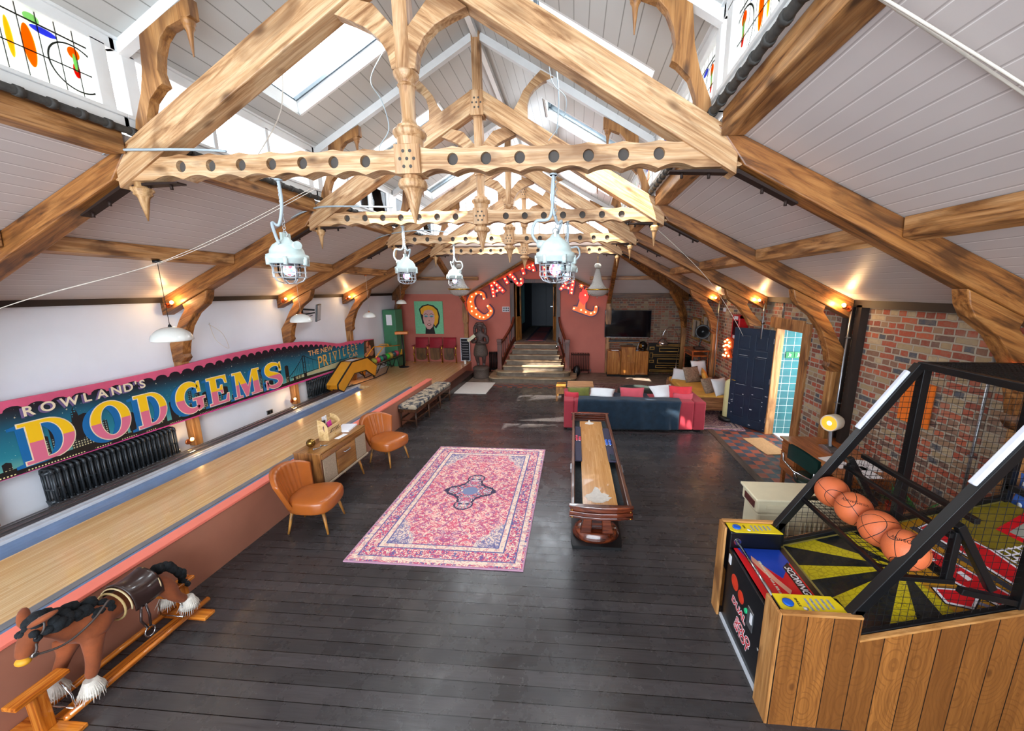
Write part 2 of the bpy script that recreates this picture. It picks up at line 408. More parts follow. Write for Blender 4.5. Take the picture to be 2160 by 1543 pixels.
# walls
struct(MB().box(-6.5,XL,-3.4,13.3,0,2.75).build('wall_left', M_white))
def brick_mat(nm='reclaimed_brick', dk=0):
    m, t = newmat(nm); v = t.coord(); X, Y, Z = t.xyz(v)
    cmb = t.add('ShaderNodeCombineXYZ'); t.link(t.math('ADD', X, Y), cmb.inputs[0]); t.link(Z, cmb.inputs[1])
    ns = t.add('ShaderNodeTexNoise'); ns.inputs['Scale'].default_value = 9; ns.inputs['Detail'].default_value = 3; t.link(v, ns.inputs['Vector'])
    vm = t.add('ShaderNodeVectorMath', operation='MULTIPLY_ADD'); t.link(ns.outputs['Color'], vm.inputs[0]); vm.inputs[1].default_value = (.022,.022,0); t.link(cmb.outputs[0], vm.inputs[2])
    b = t.add('ShaderNodeTexBrick'); t.link(vm.outputs[0], b.inputs['Vector'])
    b.offset = .5; b.squash = .52; b.squash_frequency = 2
    for k, q in (('Color1',(0,0,0,1)),('Color2',(1,1,1,1)),('Mortar',(.5,.5,.5,1)),('Scale',1.0),('Mortar Size',.0105),('Mortar Smooth',.35),('Bias',0),('Brick Width',.225),('Row Height',.075)): b.inputs[k].default_value = q
    col = t.ramp(b.outputs['Color'], [(0,'#a04a33'),(.2,'#8a4534'),(.34,'#7d5a48'),(.46,'#b0583a'),(.56,'#a08a68'),(.66,'#6a4d43'),(.76,'#8f6f55'),(.86,'#b09c7c'),(.94,'#4b5058')], 'CONSTANT')
    n = t.noise(v, 22, 5, .7)
    col = t.mix(t.ramp(n, [(.45,(0,0,0,1)),(.75,(.7,.7,.7,1))]), col, '#8f7660')
    col = t.mix(b.outputs['Fac'], col, '#a69b8a')
    pat = t.noise(v, 1.1, 3, .5)
    col = t.mix(t.ramp(pat, [(.6,(0,0,0,1)),(.7,(.5,.5,.5,1))]), col, '#a89b86')
    if dk: col = t.mix(dk, col, '#5e4636')
    t.base(col); t.b.inputs['Roughness'].default_value = .85
    t.bump(t.math('SUBTRACT', t.math('MULTIPLY', n, .5), b.outputs['Fac']), .7, .012); return m
M_brick = brick_mat()
rw = MB()                        # right wall with the porch door opening y 6.55..7.47
rw.box(XR,4.25,-3.4,6.55,0,2.75); rw.box(XR,4.25,7.62,13.3,0,2.75); rw.box(XR,4.25,6.55,7.62,2.2,2.75)
struct(rw.build('wall_right', M_brick))
bw = MB(); bw.box(1.2,4.25,YR,13.35,0,2.75); struct(bw.build('wall_back', brick_mat('soot_brown_brick', .55)))
# terracotta back wall, gable shaped above the steps, doorway X -2.08..-.6, z 1.06..3.08
gw = MB()
gw.prism([(-6.3,0),(-2.08,0),(-2.08,3.1),(-.6,3.1),(-.6,0),(1.2,0),(1.2,3.02),(-.98,4.2),(-1.6,4.2),(-3.75,2.72),(-6.3,2.72)], 'y', YR, 13.35)
struct(gw.build('wall_back', M_red))
GW = [(-5.2,.9),(2.6,.9),(2.6,2.9),(.9,3.8),(.9,4.7),(-3.5,4.7),(-3.5,3.8),(-5.2,2.9)]
struct(MB().prism([(-6.5,0),(4.25,0),(4.25,2.75),(1.25,4.1),(1.25,4.8),(-1.3,6.25),(-3.85,4.8),(-3.85,4.1),(-6.5,2.75)], 'y', -3.6, -3.4, 0, [GW]).build('wall_front', M_white))
m = MB()
for i in range(9): X = -5.2+7.8*i/8; m.box(X-.03,X+.03,-3.54,-3.48,.9,2.9 if (X < -3.5 or X > .9) else 4.7)
for z in (.93,1.9,2.87): m.box(-5.2,2.6,-3.54,-3.48,z-.03,z+.03)
gfw = struct(m.build('window_20', M_trim))  # added window out of view, an opening for the fill lamp
# wall plates
struct(MB().box(XL-.1,XL+.05,-3.4,13,2.66,2.78).build('trim_4', M_dark))
struct(MB().box(XR-.1,XR+.1,-3.4,13,2.62,2.78).build('trim_5', M_dark))
struct(MB().box(1.2,XR,YR-.08,YR+.1,2.58,2.74).build('trim_6', wood('brown_wall_plate','#3a2517','#5c3d26','#7a5536')))
# sloping lower ceilings, boarded
def bead_mat(name, base, line, hi, w, axis):
    m, t = newmat(name); v = t.coord(); X, Y, Z = t.xyz(v)
    q = t.math('DIVIDE', t.math('MULTIPLY', t.math('ABSOLUTE', t.math('SUBTRACT', X, XC)), 1.113) if axis == 's' else (Y if axis == 'y' else X), w)
    fr = t.math('FRACT', q)
    ln = t.math('LESS_THAN', fr, .06); l2 = t.math('MULTIPLY', t.math('GREATER_THAN', fr, .1), t.math('LESS_THAN', fr, .14))
    c = t.mix(t.ramp(t.noise(v, 1.3, 3), [(.35,(0,0,0,1)),(.7,(1,1,1,1))]), base, hi)
    c = t.mix(t.math('MULTIPLY', ln, .7), c, line)
    if axis != 's' or name.startswith('mauve'): c = t.mix(t.math('MULTIPLY', l2, .8), c, '#f4efec')
    t.base(c); t.b.inputs['Roughness'].default_value = .38
    t.bump(t.math('SUBTRACT', 1, t.math('MAXIMUM', ln, l2)), .45, .006); return m
M_bead = bead_mat('mauve_grey_beadboard', '#c6bdb9', '#9c918d', '#cec5c1', .122, 's')
M_beadh = bead_mat('mauve_grey_beadboard_hip', '#c6bdb9', '#9c918d', '#cec5c1', .112, 'y')
M_lan = bead_mat('white_lantern_boards', '#babbb8', '#66665f', '#c2c3c0', .155, 's')
zc = lambda s: 3.955-.49*(s-2.467)
YH = 10.45                       # where the back hip begins
for sg, nm in ((-1,'left'),(1,'right')):
    x = lambda s: XC+sg*s
    e = 5.05; k = 2.36
    m = MB()
    a = [(x(k),-3.4,zc(k)),(x(e),-3.4,zc(e)),(x(e),13.08,zc(e)),(x(k),YH,zc(k))]
    b = [(p[0],p[1],p[2]+.08) for p in a]
    m.add(a+b, [(0,1,2,3),(7,6,5,4),(0,4,5,1),(1,5,6,2),(2,6,7,3),(3,7,4,0)])
    struct(m.build('ceiling', M_bead))
# back hip slope with a gap for the gabled passage
m = MB(); zl, zh = zc(5.05), zc(2.36)
def hp(X, f): return (X, 13.08+(YH-13.08)*f, zl+(zh-zl)*f)
xl0, xr0, xl1, xr1 = XC-5.05, XC+5.05, XC-2.36, XC+2.36
def hipx(f, l): return (xl0+(xl1-xl0)*f) if l else (xr0+(xr1-xr0)*f)
gl, gr, ga = -3.66, 1.14, .80    # gable valley: foot left / right, apex fraction
for A in ([hp(xl0,0),hp(gl,0),hp(-1.3,ga),hp(-1.3,1),hp(xl1,1)], [hp(gr,0),hp(xr0,0),hp(xr1,1),hp(-1.3,1),hp(-1.3,ga)]):
    B = [(p[0],p[1]+.03,p[2]+.08) for p in A]; n = len(A)
    m.add(A+B, [tuple(range(n)), tuple(range(2*n-1,n-1,-1))]+[(i,(i+1)%n,n+(i+1)%n,n+i) for i in range(n)])
struct(m.build('ceiling', M_beadh))
# red soffits of the gabled passage roof + valley boards
m = MB(); ax, ay, az = hp(-1.3, ga)
for X0 in (gl, gr):
    p = [(X0,13.08,zl),(ax,ay,az),(ax,13.2,az),(X0,13.2,zl)]; q = [(a,b,c+.06) for a,b,c in p]
    m.add(p+q, [(0,1,2,3),(7,6,5,4),(0,4,5,1),(1,5,6,2),(2,6,7,3),(3,7,4,0)])
struct(m.build('ceiling', mat('terracotta_soffit','#c0624f',.6,var=.05)))
# lantern: clerestory walls, upper ceilings with rooflight openings
zu = lambda s: 6.08-.57*s
YE = 10.65                       # lantern back gable
sky_y = [(4.2,4.85),(6.25,6.9),(8.55,9.2)]
s0, s1 = .78, 2.04
for sg in (-1,1):
    x = lambda s: XC+sg*s
    m = MB(); ys = [-3.4]
    for a, b in sky_y: ys += [a, b]
    ys.append(YE)
    def slab(sa, sb, ya, yb):
        p = [(x(sa),ya,zu(sa)),(x(sb),ya,zu(sb)),(x(sb),yb,zu(sb)),(x(sa),yb,zu(sa))]; q = [(a+sg*.06,b,c+.14) for a,b,c in p]
        m.add(p+q, [(0,1,2,3),(7,6,5,4),(0,4,5,1),(1,5,6,2),(2,6,7,3),(3,7,4,0)])
    for i in range(0, len(ys), 2): slab(0, 2.36, ys[i], ys[i+1])
    slab(2.36, 2.48, -3.4, YE)  # added eave strip, unseen, keeps the sun out of the clerestory
    for a, b in sky_y: slab(0, s0, a, b); slab(s1, 2.36, a, b)
    struct(m.build('ceiling', M_lan, fix=False))
# lantern back gable: glazed, with white bars
M_glass = None
def glass_mat(name, tint='#ffffff', rough=.0):
    m, t = newmat(name); t.n.remove(t.b)
    g = t.add('ShaderNodeBsdfGlossy'); g.inputs['Roughness'].default_value = .02
    tr = t.add('ShaderNodeBsdfTransparent'); tr.inputs[0].default_value = C(tint)
    mx = t.add('ShaderNodeMixShader'); lw = t.add('ShaderNodeLayerWeight'); lw.inputs[0].default_value = .12
    t.link(lw.outputs['Fresnel'], mx.inputs[0]); t.link(tr.outputs[0], mx.inputs[1]); t.link(g.outputs[0], mx.inputs[2])
    t.link(mx.outputs[0], t.n['Material Output'].inputs[0]); return m
M_glass = glass_mat('clear_glass')
M_frost = glass_mat('rooflight_glass', '#fbfdff')
MB().prism(GW, 'y', -3.53, -3.52).build('pane', M_frost, gfw)
win = 1
m = MB(); nb = 7
for i in range(nb+1):
    X = XC-2.3+4.6*i/nb; h = zu(abs(X-XC)); m.box(X-.02,X+.02,YE-.03,YE+.03,4.1,h)
m.box(XC-2.36,XC+2.36,YE-.05,YE+.05,4.0,4.14); m.box(XC-2.3,XC+2.3,YE-.02,YE+.02,4.78,4.83)
gz = struct(m.build('window_1', M_trim))
MB().prism([(XC-2.34,4.1),(XC+2.34,4.1),(XC+2.34,4.74),(XC,6.07),(XC-2.34,4.74)], 'y', YE+.05, YE+.06).build('pane', M_frost, gz)
# rooflights
M_alu = mat('grey_rooflight_metal', '#5d6870', .35, .6)
win = 2
for sg in (-1,1):
    for k, (a, b) in enumerate(sky_y):
        fr = MB(); x = lambda s: XC+sg*s
        def P(s, y, d=0): return (x(s)+sg*.4*d, y, zu(s)+d)
        # white reveal
        for (sa,ya,sb,yb) in ((s0,a,s1,a),(s0,b,s1,b),(s0,a,s0,b),(s1,a,s1,b)):
            fr.bar(P(sa,ya,.07), P(sb,yb,.07), .03, .15, 0)
            fr.bar(P(sa,ya,.15), P(sb,yb,.15), .07, .04, 1)
        fr.bar(P(s0,a+.12,.11), P(s1,a+.12,.11), .02, .03, 1)
        o = struct(fr.build('window_%d' % win, [M_trim, M_alu]))
        g = MB(); g.add([P(s0,a,.16),P(s1,a,.16),P(s1,b,.16),P(s0,b,.16)], [(0,1,2,3)])
        g.build('pane', M_frost, o); win += 1
# clerestory windows with coloured leaded lights
def leaded():
    m, t = newmat('stained_leaded_glass'); v = t.coord(); X, Y, Z = t.xyz(v)
    u = t.math('FRACT', t.math('DIVIDE', t.math('SUBTRACT', Y, .85), .575)); hgt = t.math('SUBTRACT', Z, 4.25)
    line = t.math('LESS_THAN', t.math('FRACT', t.math('DIVIDE', Y, .0958)), .06)
    l2 = t.math('LESS_THAN', t.math('ABSOLUTE', t.math('SUBTRACT', hgt, .36)), .005)
    l3 = t.math('LESS_THAN', t.math('ABSOLUTE', t.math('SUBTRACT', hgt, .17)), .004)
    # arch lines
    d = t.math('SQRT', t.math('ADD', t.math('POWER', t.math('MULTIPLY', t.math('SUBTRACT', u, .5), .575), 2), t.math('POWER', t.math('SUBTRACT', hgt, .18), 2)))
    l4 = t.math('LESS_THAN', t.math('ABSOLUTE', t.math('SUBTRACT', d, .15)), .005)
    lead = t.math('MAXIMUM', t.math('MAXIMUM', line, l2), t.math('MAXIMUM', l3, l4))
    def ell(cu, ch, ru, rh):
        e = t.math('ADD', t.math('POWER', t.math('DIVIDE', t.math('SUBTRACT', u, cu), ru), 2), t.math('POWER', t.math('DIVIDE', t.math('SUBTRACT', hgt, ch), rh), 2))
        return t.math('LESS_THAN', e, 1)
    c = t.mix(t.noise(v, 9, 2), '#f4f5ee', '#ffffff')
    c = t.mix(ell(.08,.2,.055,.13), c, '#e8820e'); c = t.mix(ell(.92,.2,.03,.12), c, '#f2b431')
    c = t.mix(ell(.5,.28,.06,.04), c, '#ef7a16'); c = t.mix(ell(.5,.17,.035,.05), c, '#c52f1d')
    c = t.mix(ell(.24,.33,.12,.022), c, '#5a63c4'); c = t.mix(ell(.76,.33,.1,.022), c, '#6f78cf')
    c = t.mix(ell(.15,.38,.07,.03), c, '#a9d79a'); c = t.mix(ell(.5,.22,.02,.06), c, '#8fc07c')
    c = t.mix(lead, c, '#3b3d38')
    t.n.remove(t.b); tr = t.add('ShaderNodeBsdfTransparent'); t.link(t.mix(.3, c, (0,0,0,1)), tr.inputs[0])
    gl_ = t.add('ShaderNodeBsdfTranslucent'); t.link(c, gl_.inputs[0]); mx = t.add('ShaderNodeMixShader'); mx.inputs[0].default_value = .35
    t.link(tr.outputs[0], mx.inputs[1]); t.link(gl_.outputs[0], mx.inputs[2]); t.link(mx.outputs[0], t.n['Material Output'].inputs[0]); return m
M_lead = leaded()
bays = [(-1.4,.75),(.83,3.0),(3.2,5.3),(5.5,7.6),(7.8,9.9)]
for sg in (-1,1):
    X = XC+sg*2.3
    for bi, (a, b) in enumerate(bays):
        m = MB(); xa, xb = sorted((X, X+sg*.07))
        m.box(xa,xb,a-.12,b+.12,4.68,4.84); m.box(xa,xb,a-.12,b+.12,4.1,4.22); 
        n = 3
        for i in range(n+1):
            y = a+(b-a)*i/n; wdt = .05 if i in (0,n) else .022; m.box(xa,xb,y-wdt,y+wdt,4.2,4.7)
        m.box(xa-.02*(sg>0),xb+.02*(sg<0),a-.1,b+.1,4.205,4.235)
        o = struct(m.build('window_%d' % win, M_trim, bevel=.006)); win += 1
        q = X+sg*.045
        MB().box(q,q+.006,a,b,4.22,4.69).build('pane', M_lead if (bi <= 1 or sg > 0) else M_frost, o)
    # corrugated lead flashing roll on top of the purlin
    m = MB(); xx = X-sg*.03
    m.tube([(xx,-3.2,4.1),(xx,10.5,4.1)], .028, 8)
    y = -3
    while y < 10.4: m.tube([(xx,y,4.1),(xx,y+.035,4.1)], .036, 8); y += .16
    struct(m.build('trim_7', mat('lead_flashing','#3b3936',.7,var=.3,vs=30)))
    struct(MB().box(min(X-sg*.02,X+sg*.12),max(X-sg*.02,X+sg*.12),-3.4,YE,4.76,4.9).build('trim_8', M_trim))
struct(MB().bar((XC,-3.3,6.03),(XC,YE,6.03),.07,.1).build('trim_9', M_trim))
# porch beyond the open door
M_teal = newmat('teal_glazed_tiles')[0]; t = NT(M_teal); v = t.coord(); X, Y, Z = t.xyz(v)
fx = t.math('FRACT', t.math('DIVIDE', t.math('ADD', X, Y), .15)); fz = t.math('FRACT', t.math('DIVIDE', Z, .15))
grt = t.math('MAXIMUM', t.math('LESS_THAN', fx, .04), t.math('LESS_THAN', fz, .04))
c = t.mix(t.noise(v, 5, 3), '#174f5a', '#3c8282'); t.base(t.mix(grt, c, '#cfe0d8')); t.b.inputs['Roughness'].default_value = .12
struct(MB().box(3.99,4.46,7.51,7.62,0,2.4).build('wall_porch', M_teal))
struct(MB().box(5.9,6.0,5.6,9.7,0,.9).build('wall_porch', M_white))
struct(MB().box(4.25,6.0,5.9,9.7,-.1,0).build('floor', M_flag))
struct(MB().box(4.25,5.6,6.2,6.3,0,2.4).build('wall_porch', M_white))
# ================================================================ ROOF TIMBERS
W_tie = wood('pale_pine_beam', '#80552f', '#c0966a', '#dabd98', 0, 'x', .5)
W_up = {s: wood('pale_pine_rafter_%d' % s, '#80552f', '#bd9266', '#d8b990', s*radians(-31), 'x', .5) for s in (-1,1)}
W_lo = {s: wood('dark_pine_rafter_%d' % s, '#44260f', '#8a5526', '#b07840', s*radians(-26), 'x', .42) for s in (-1,1)}
W_v = wood('pine_upright', '#85582f', '#bd9266', '#d4b48e', 0, 'z', .5)
W_vd = wood('pine_upright_dark', '#6a4220', '#9d6b38', '#bb8a54', 0, 'z', .5)
W_y = wood('pine_purlin', '#5a3317', '#a87440', '#c99a68', 0, 'y', .45)
W_x = wood('pine_crosspiece', '#5a3317', '#9c6836', '#bb8a58', 0, 'x', .45)
M_hole = mat('hole_shade', '#4f4a46', .9)  # recess shade put into the colour of the hole discs
M_iron = mat('rusty_iron', '#2e201b', .6, .4)
W_pen = wood('turned_pine', '#8a6036', '#bd9363', '#d8b588', 0, 'z', .5)
zr = lambda s: 5.42-.6*s
HX = [.35+.26*k for k in range(7)]
def pendant(m, x, y, z, r, h, mi=0):
    m.lathe([(r*.62,z+.04),(r*.62,z),(r,z-.008),(r*1.02,z-.03),(r*.8,z-.045),(r*.85,z-.06),(r*.62,z-.075),(r*.5,z-.09),(.004,z-h)], (x,y,0), 14, mi)
def make_truss():
    t = thing('roof_truss', 'x', 'roof truss', (XC,0,0), 0, None)
    # tie beam: scalloped underside, blind round holes
    top=[]; bot=[]
    xs = [-2.49+i*4.98/240 for i in range(241)]
    def botz(x):
        a = abs(x)
        if a < .09 or a > 2.17: return 3.738
        k = ((a-.35)/.26) % 1; return 3.738+.034*sin(pi*k)
    def topz(x):
        a = abs(x)
        if a > 2.1: return 3.93
        k = ((a-.35)/.26) % 1; return 3.93-.018*sin(pi*k)
    bot = [(x, botz(x)) for x in xs]; top = [(2.49-.36,3.93)]+[(x, topz(x)) for x in xs[::-1] if abs(x) < 2.13]+[(-2.49+.36,3.93)]
    poly = [(-2.52,3.75)]+bot+[(2.52,3.75)]+top
    holes = [[(sg*h+.042*cos(a*pi/8), 3.838+.045*sin(a*pi/8)) for a in range(16)] for h in HX for sg in (-1,1)]
    m = MB(); m.prism(poly, 'y', 0, .045, 0, holes, 0); m.prism(poly, 'y', .046, .12, 0)
    for sg in (-1,1):
        for h in HX: m.cone((sg*h,.0459,3.838),(sg*h,.03,3.838),.05,.05,14,1)
    tb = m.build('tie_beam', [W_tie, M_hole], t)
    for sg in (-1,1):
        f = lambda L: [(sg*a, b) for a, b in L]
        m = MB(); m.prism(f([(.05,zr(.05)),(2.47,zr(2.47)+.01),(2.47,zr(2.47)-.26),(.05,zr(.05)-.27)]), 'y', -.02, .14); m.build('upper_rafter', W_up[sg], t, bevel=.008)
        m = MB(); m.prism(f([(2.30,zr(2.30)-.02),(2.47,zc(2.47)-.002),(5.0,zc(5.0)-.002),(5.0,zc(5)-.25),(2.52,3.735)]), 'y', -.025, .155); m.build('lower_rafter', W_lo[sg], t, bevel=.012)
        m = MB(); m.prism(f([(.05,4.47),(.09,4.47),(.115,4.58),(.17,4.67),(.26,4.745),(.38,4.80),(.5,4.845),(.36,4.94),(.2,4.90),(.05,4.74)]), 'y', .01, .1); m.build('curved_brace', W_up[sg], t, bevel=.006)
        m = MB(); m.prism(f([(.46,zr(.46)-.02),(.66,zr(.66)-.02),(.655,5.2),(.68,5.3),(.75,5.38),(.85,5.45),(1.0,5.50),(.83,5.59),(.70,5.47),(.60,5.36),(.55,5.26)]), 'y', .02, .09); m.build('curved_brace', W_up[sg], t, bevel=.005)
        m = MB(); m.prism(f([(2.30,4.02),(2.255,4.2),(2.17,4.38),(2.12,4.55),(2.09,4.79),(1.83,4.935),(1.64,5.03),(1.64,4.9),(1.74,4.87),(1.85,4.83),(1.92,4.76),(1.965,4.66),(1.99,4.55),(1.965,4.45),(2.01,4.425),(2.1,4.34),(2.15,4.22),(2.16,4.1)]), 'y', .02, .1)
        pendant(m, sg*1.70, .06, 4.9, .045, .26)
        m.build('roof_bracket', W_vd, t, bevel=.004)
        m = MB(); m.bar((sg*.05,.06,zu(.05)-.045),(sg*2.33,.06,zu(2.33)-.045),.07,.09); m.build('white_rafter', M_trim, t)
        # wall post and knee brace
        m = MB()
        m.prism(f([(4.22,zc(4.22)-.24),(4.25,2.74),(4.31,2.64),(4.50,2.50),(4.66,2.29),(4.77,2.02),(4.81,1.86),(4.79,1.80),(4.85,1.73),(5.0,1.73),(5.0,2.02),(4.9,2.16),(4.76,2.4),(4.64,2.56),(4.66,zc(4.66)-.24)]), 'y', -.005, .135)
        m.build('knee_brace', W_lo[sg], t, bevel=.01)
        m = MB(); z0 = .33 if sg < 0 else 0
        m.prism(f([(4.865,1.74),(4.88,z0),(5.0,z0),(5.0,1.74)]), 'y', .0, .13); m.build('wall_post', W_vd, t, bevel=.01)
        m = MB(); m.prism(f([(2.0,3.732),(2.5,3.73),(2.95,3.49),(2.95,3.475),(2.5,3.70),(2.0,3.72)]), 'y', .03, .11)
        for q, z in ((2.1,3.71),(2.3,3.705),(2.7,3.59),(2.88,3.5)): m.cone((sg*q,.07,z+.01),(sg*q,.07,z-.03),.012,.012,6)
        m.build('iron_strap', M_iron, t)
    m = MB(); m.box(-.055,.055,.01,.12,4.46,6.05); m.box(-.1,.1,-.03,.14,3.735,3.945); m.box(-.085,.085,-.03,.15,5.08,5.37)
    m.lathe([(.098,3.945),(.1,4.0),(.122,4.02),(.128,4.045),(.12,4.06),(.09,4.075),(.092,4.09),(.062,4.11),(.052,4.14),(.056,4.3),(.06,4.36),(.072,4.37),(.06,4.385),(.066,4.40),(.09,4.43),(.096,4.45),(.09,4.462),(.06,4.465)], (0,.06,0), 20)
    m.lathe([(.07,3.735),(.07,3.71),(.105,3.70),(.115,3.67),(.105,3.645),(.08,3.635),(.068,3.61),(.058,3.58),(.006,3.38)], (0,.06,0), 18)
    for zz, yy in ((3.84,-.031),(5.225,-.031)):
        for dx, dz in ((0,0),(.055,0),(-.055,0),(.027,.055),(-.027,.055),(.027,-.055),(-.027,-.055)):
            m.cone((dx,yy+.001,zz+dz),(dx,yy-.001,zz+dz),.013,.013,10,1)
    m.build('king_post', [W_v, M_hole], t, bevel=.003)
    return t
tr0 = make_truss()
tl = ['nearest pierced roof truss, its tie beam spanning above the rug and shuffleboard table', 'pierced roof truss second from the front, its tie beam just above the caged lamps',
      'pierced roof truss third from the front, just before the farthest one', 'farthest pierced roof truss, smallest in view, just before the carnival letters']
TR = []
for i, y in enumerate(TY):
    t = tr0 if i == 0 else dup(tr0, (XC,y,0)); t.location = (XC,y,0); t['label'] = tl[i]; t['group'] = 'pine roof trusses'; TR.append(t)
for c in [c for c in bpy.data.objects if c.parent == TR[2] and c.name.startswith(('knee_brace','wall_post'))]:      # the third right post stops on the wall above the door
    if max(v.co.x for v in c.data.vertices) > 0:
        if c.name.startswith('wall_post'): bpy.data.objects.remove(c)
        else:
            m = MB(); m.prism([(4.22,zc(4.22)-.24),(4.25,2.74),(4.31,2.64),(4.50,2.50),(4.66,2.29),(4.73,2.15),(5.0,2.15),(4.9,2.26),(4.76,2.4),(4.64,2.56),(4.66,zc(4.66)-.24)], 'y', -.005, .135); q = m.build('knee_brace', W_lo[1], TR[2], bevel=.01); bpy.data.objects.remove(c)
# end finials under the tie beams (part of their truss)
for i, t in enumerate(TR):
    for sg in (-1,1):
        if i == 0 and sg > 0: continue
        m = MB(); pendant(m, sg*2.36, .06, 3.70, .075 if i == 0 else .062, .27); m.build('pendant_finial', W_pen, t)
# purlins, one length per bay
ends = [-1.2]+TY+[10.2]
pn = 0
pos = {-1:'left', 1:'right'}
bayn = ['nearest bay, before the nearest truss','bay behind the nearest truss','bay behind the second truss','bay behind the third truss']
for sg in (-1,1):
    for i in range(4):
        a, b = ends[i]+.16, ends[i+1]-.03
        m = MB(); q = sorted((XC+sg*2.33, XC+sg*2.5)); m.prism([(q[0],3.93),(q[1],3.93),(q[1],4.10),(q[0],4.10)], 'y', a, b)
        tag(m.build('roof_purlin', W_y, bevel=.012), 'thick pine purlin under the %s lantern windows, %s' % (pos[sg], bayn[i]), 'beam', 'pine purlins')
        m = MB(); s = 3.72; m.prism([(XC+sg*(s-.06),zc(s-.06)-.003),(XC+sg*(s+.06),zc(s+.06)-.003),(XC+sg*(s+.06),zc(s)-.15),(XC+sg*(s-.05),zc(s)-.12)], 'y', a, b)
        tag(m.build('ceiling_purlin', W_y, bevel=.012), 'slim pine purlin halfway up the %s sloping ceiling, %s' % (pos[sg], bayn[i]), 'beam', 'pine purlins')
# back hip rafters, struts, posts, hip purlins
for sg in (-1,1):
    side = pos[sg]
    t = thing('hip_rafter', 'dark pine hip rafter running from the farthest truss down to the back %s corner' % side, 'beam', (0,0,0), 0, 'back hip timbers')
    m = MB(); m.bar((XC+sg*2.5,10.16,3.80),(XC+sg*4.98,12.95,2.60),.15,.24); m.build('rafter', W_lo[sg], t, bevel=.012)
    m = MB(); n = Vector((XC+sg*4.95-(XC+sg*2.5), 12.9-10.16, 0)).normalized()
    def hp3(d, z, off): p = Vector((XC+sg*5.0,13.0,0))-n*d; s_ = Vector((-n.y,n.x,0))*off; return (p.x+s_.x,p.y+s_.y,z)
    pr = [(1.15,2.93),(1.05,2.72),(.75,2.5),(.45,2.2),(.25,1.85),(.17,1.6),(.02,1.6),(.02,2.05),(.25,2.35),(.5,2.62),(.7,2.8)]
    A = [hp3(a,b,-.06) for a,b in pr]; B = [hp3(a,b,.06) for a,b in pr]; k = len(A)
    tri = tessellate_polygon([[Vector((a,b,0)) for a,b in pr]])
    m.add(A+B, [tuple(q) for q in tri]+[tuple(k+j for j in q)[::-1] for q in tri]+[(j,(j+1)%k,k+(j+1)%k,k+j) for j in range(k)])
    m.build('knee_brace', W_lo[sg], t)
    m = MB(); p = hp3(.1,0,0); z0 = .33 if sg < 0 else 0; m.box(p[0]-.07,p[0]+.07,p[1]-.07,p[1]+.07,z0,1.62); m.build('wall_post', W_vd, t, bevel=.01)
    X1 = -3.76 if sg < 0 else 1.14
    t = thing('roof_strut', 'pine strut and wall post %s of the steps, rising to the farthest truss' % side, 'beam', (0,0,0), 0, 'back hip timbers')
    m = MB(); m.bar((XC+sg*2.38,10.16,3.72),(X1,12.96,2.45),.12,.13); m.build('strut', W_lo[sg], t, bevel=.01)
    m = MB(); m.prism([(X1-.07,0),(X1+.07,0),(X1+.07,2.45),(X1-.07,2.45)], 'y', 12.93, 13.045)
    m.prism([(X1-.075,1.7),(X1+.075,1.7),(X1+.1,1.85),(X1+.08,2.4),(X1-.08,2.4),(X1-.1,1.85)], 'y', 12.88, 13.04); m.build('wall_post', W_vd, t, bevel=.01)
    a, b = (XC-4.05,-3.0) if sg < 0 else (.45,XC+4.05)
    m = MB(); p = hp(0,.44); m.box(a,b,p[1]-.1,p[1],p[2]-.13,p[2]-.02)
    tag(m.build('ceiling_purlin', W_x, bevel=.01), 'pine purlin across the back hip ceiling, %s of the carnival letters' % side, 'beam', 'pine purlins')
    m = MB(); m.bar((XC+sg*.02-.0,hp(0,ga)[1]-.03,hp(0,ga)[2]-.03),(gl-.02 if sg < 0 else gr+.02,13.02,zl-.03),.07,.06)
    tag(m.build('valley_board', W_x), 'slanting pine edge board on the %s of the red passage gable' % side, 'beam', 'back hip timbers')
# ================================================================ LEFT SIDE: BOWLING LANE, SIGN, LAMPS
M_coral = mat('coral_paint', '#f07f6c', .4, var=.04)
M_blue = mat('blue_grey_gutter', '#6d83a4', .35, var=.15, vs=3)
M_dgrey = mat('dark_grey_rubber', '#4a474a', .45, var=.1)
M_chrome = mat('chrome', '#c9ccd0', .12, 1.0, var=.03)
M_steel = mat('brushed_steel', '#9da1a6', .3, .9, var=.05)
M_lgrey = mat('light_grey_enamel', '#c9ced6', .35)
M_brass = mat('brass', '#c79a3e', .28, 1.0, var=.08)
M_copper = mat('copper', '#c4764a', .3, 1.0)
M_rad = mat('anthracite_iron', '#363b40', .35, .3, var=.15)
M_bulb = mat('warm_bulb', '#fff1cf', .3, emit='#ffc879', es=22)
t0 = thing('bowling_lane', 'long maple bowling lane with blue grey gutters along the white wall', 'bowling lane', (-4.9,-3.2,.24))
def L(m, nm, ms, **k): return m.build(nm, ms, t0, **k)
def bxl(x0,x1,y0,y1,z0,z1,mi=0,m=None): return (m or MB()).box(x0+4.9,x1+4.9,y0+3.2,y1+3.2,z0-.24,z1-.24,mi)
L(bxl(-5.40,-4.35,-3.2,9.45,.24,.33), 'lane_bed', M_lane)
def gut(x0,x1):
    m = MB(); n = 8; c = (x0+x1)/2+4.9; r = (x1-x0)/2
    pr = [(c-r,.085)]+[(c+r*cos(pi+pi*i/n)*.9, .075+.06*sin(pi+pi*i/n)) for i in range(n+1)]+[(c+r,.085),(c+r,.0),(c-r,.0)]
    m.prism(pr, 'y', 0, 12.55, 0); return m
L(gut(-5.72,-5.40), 'gutter', M_blue); L(gut(-4.27,-3.775), 'gutter', M_blue)
L(bxl(-4.35,-4.27,-3.2,9.45,.24,.335), 'gutter_strip', mat('grey_gutter_strip', '#7a797c', .4))
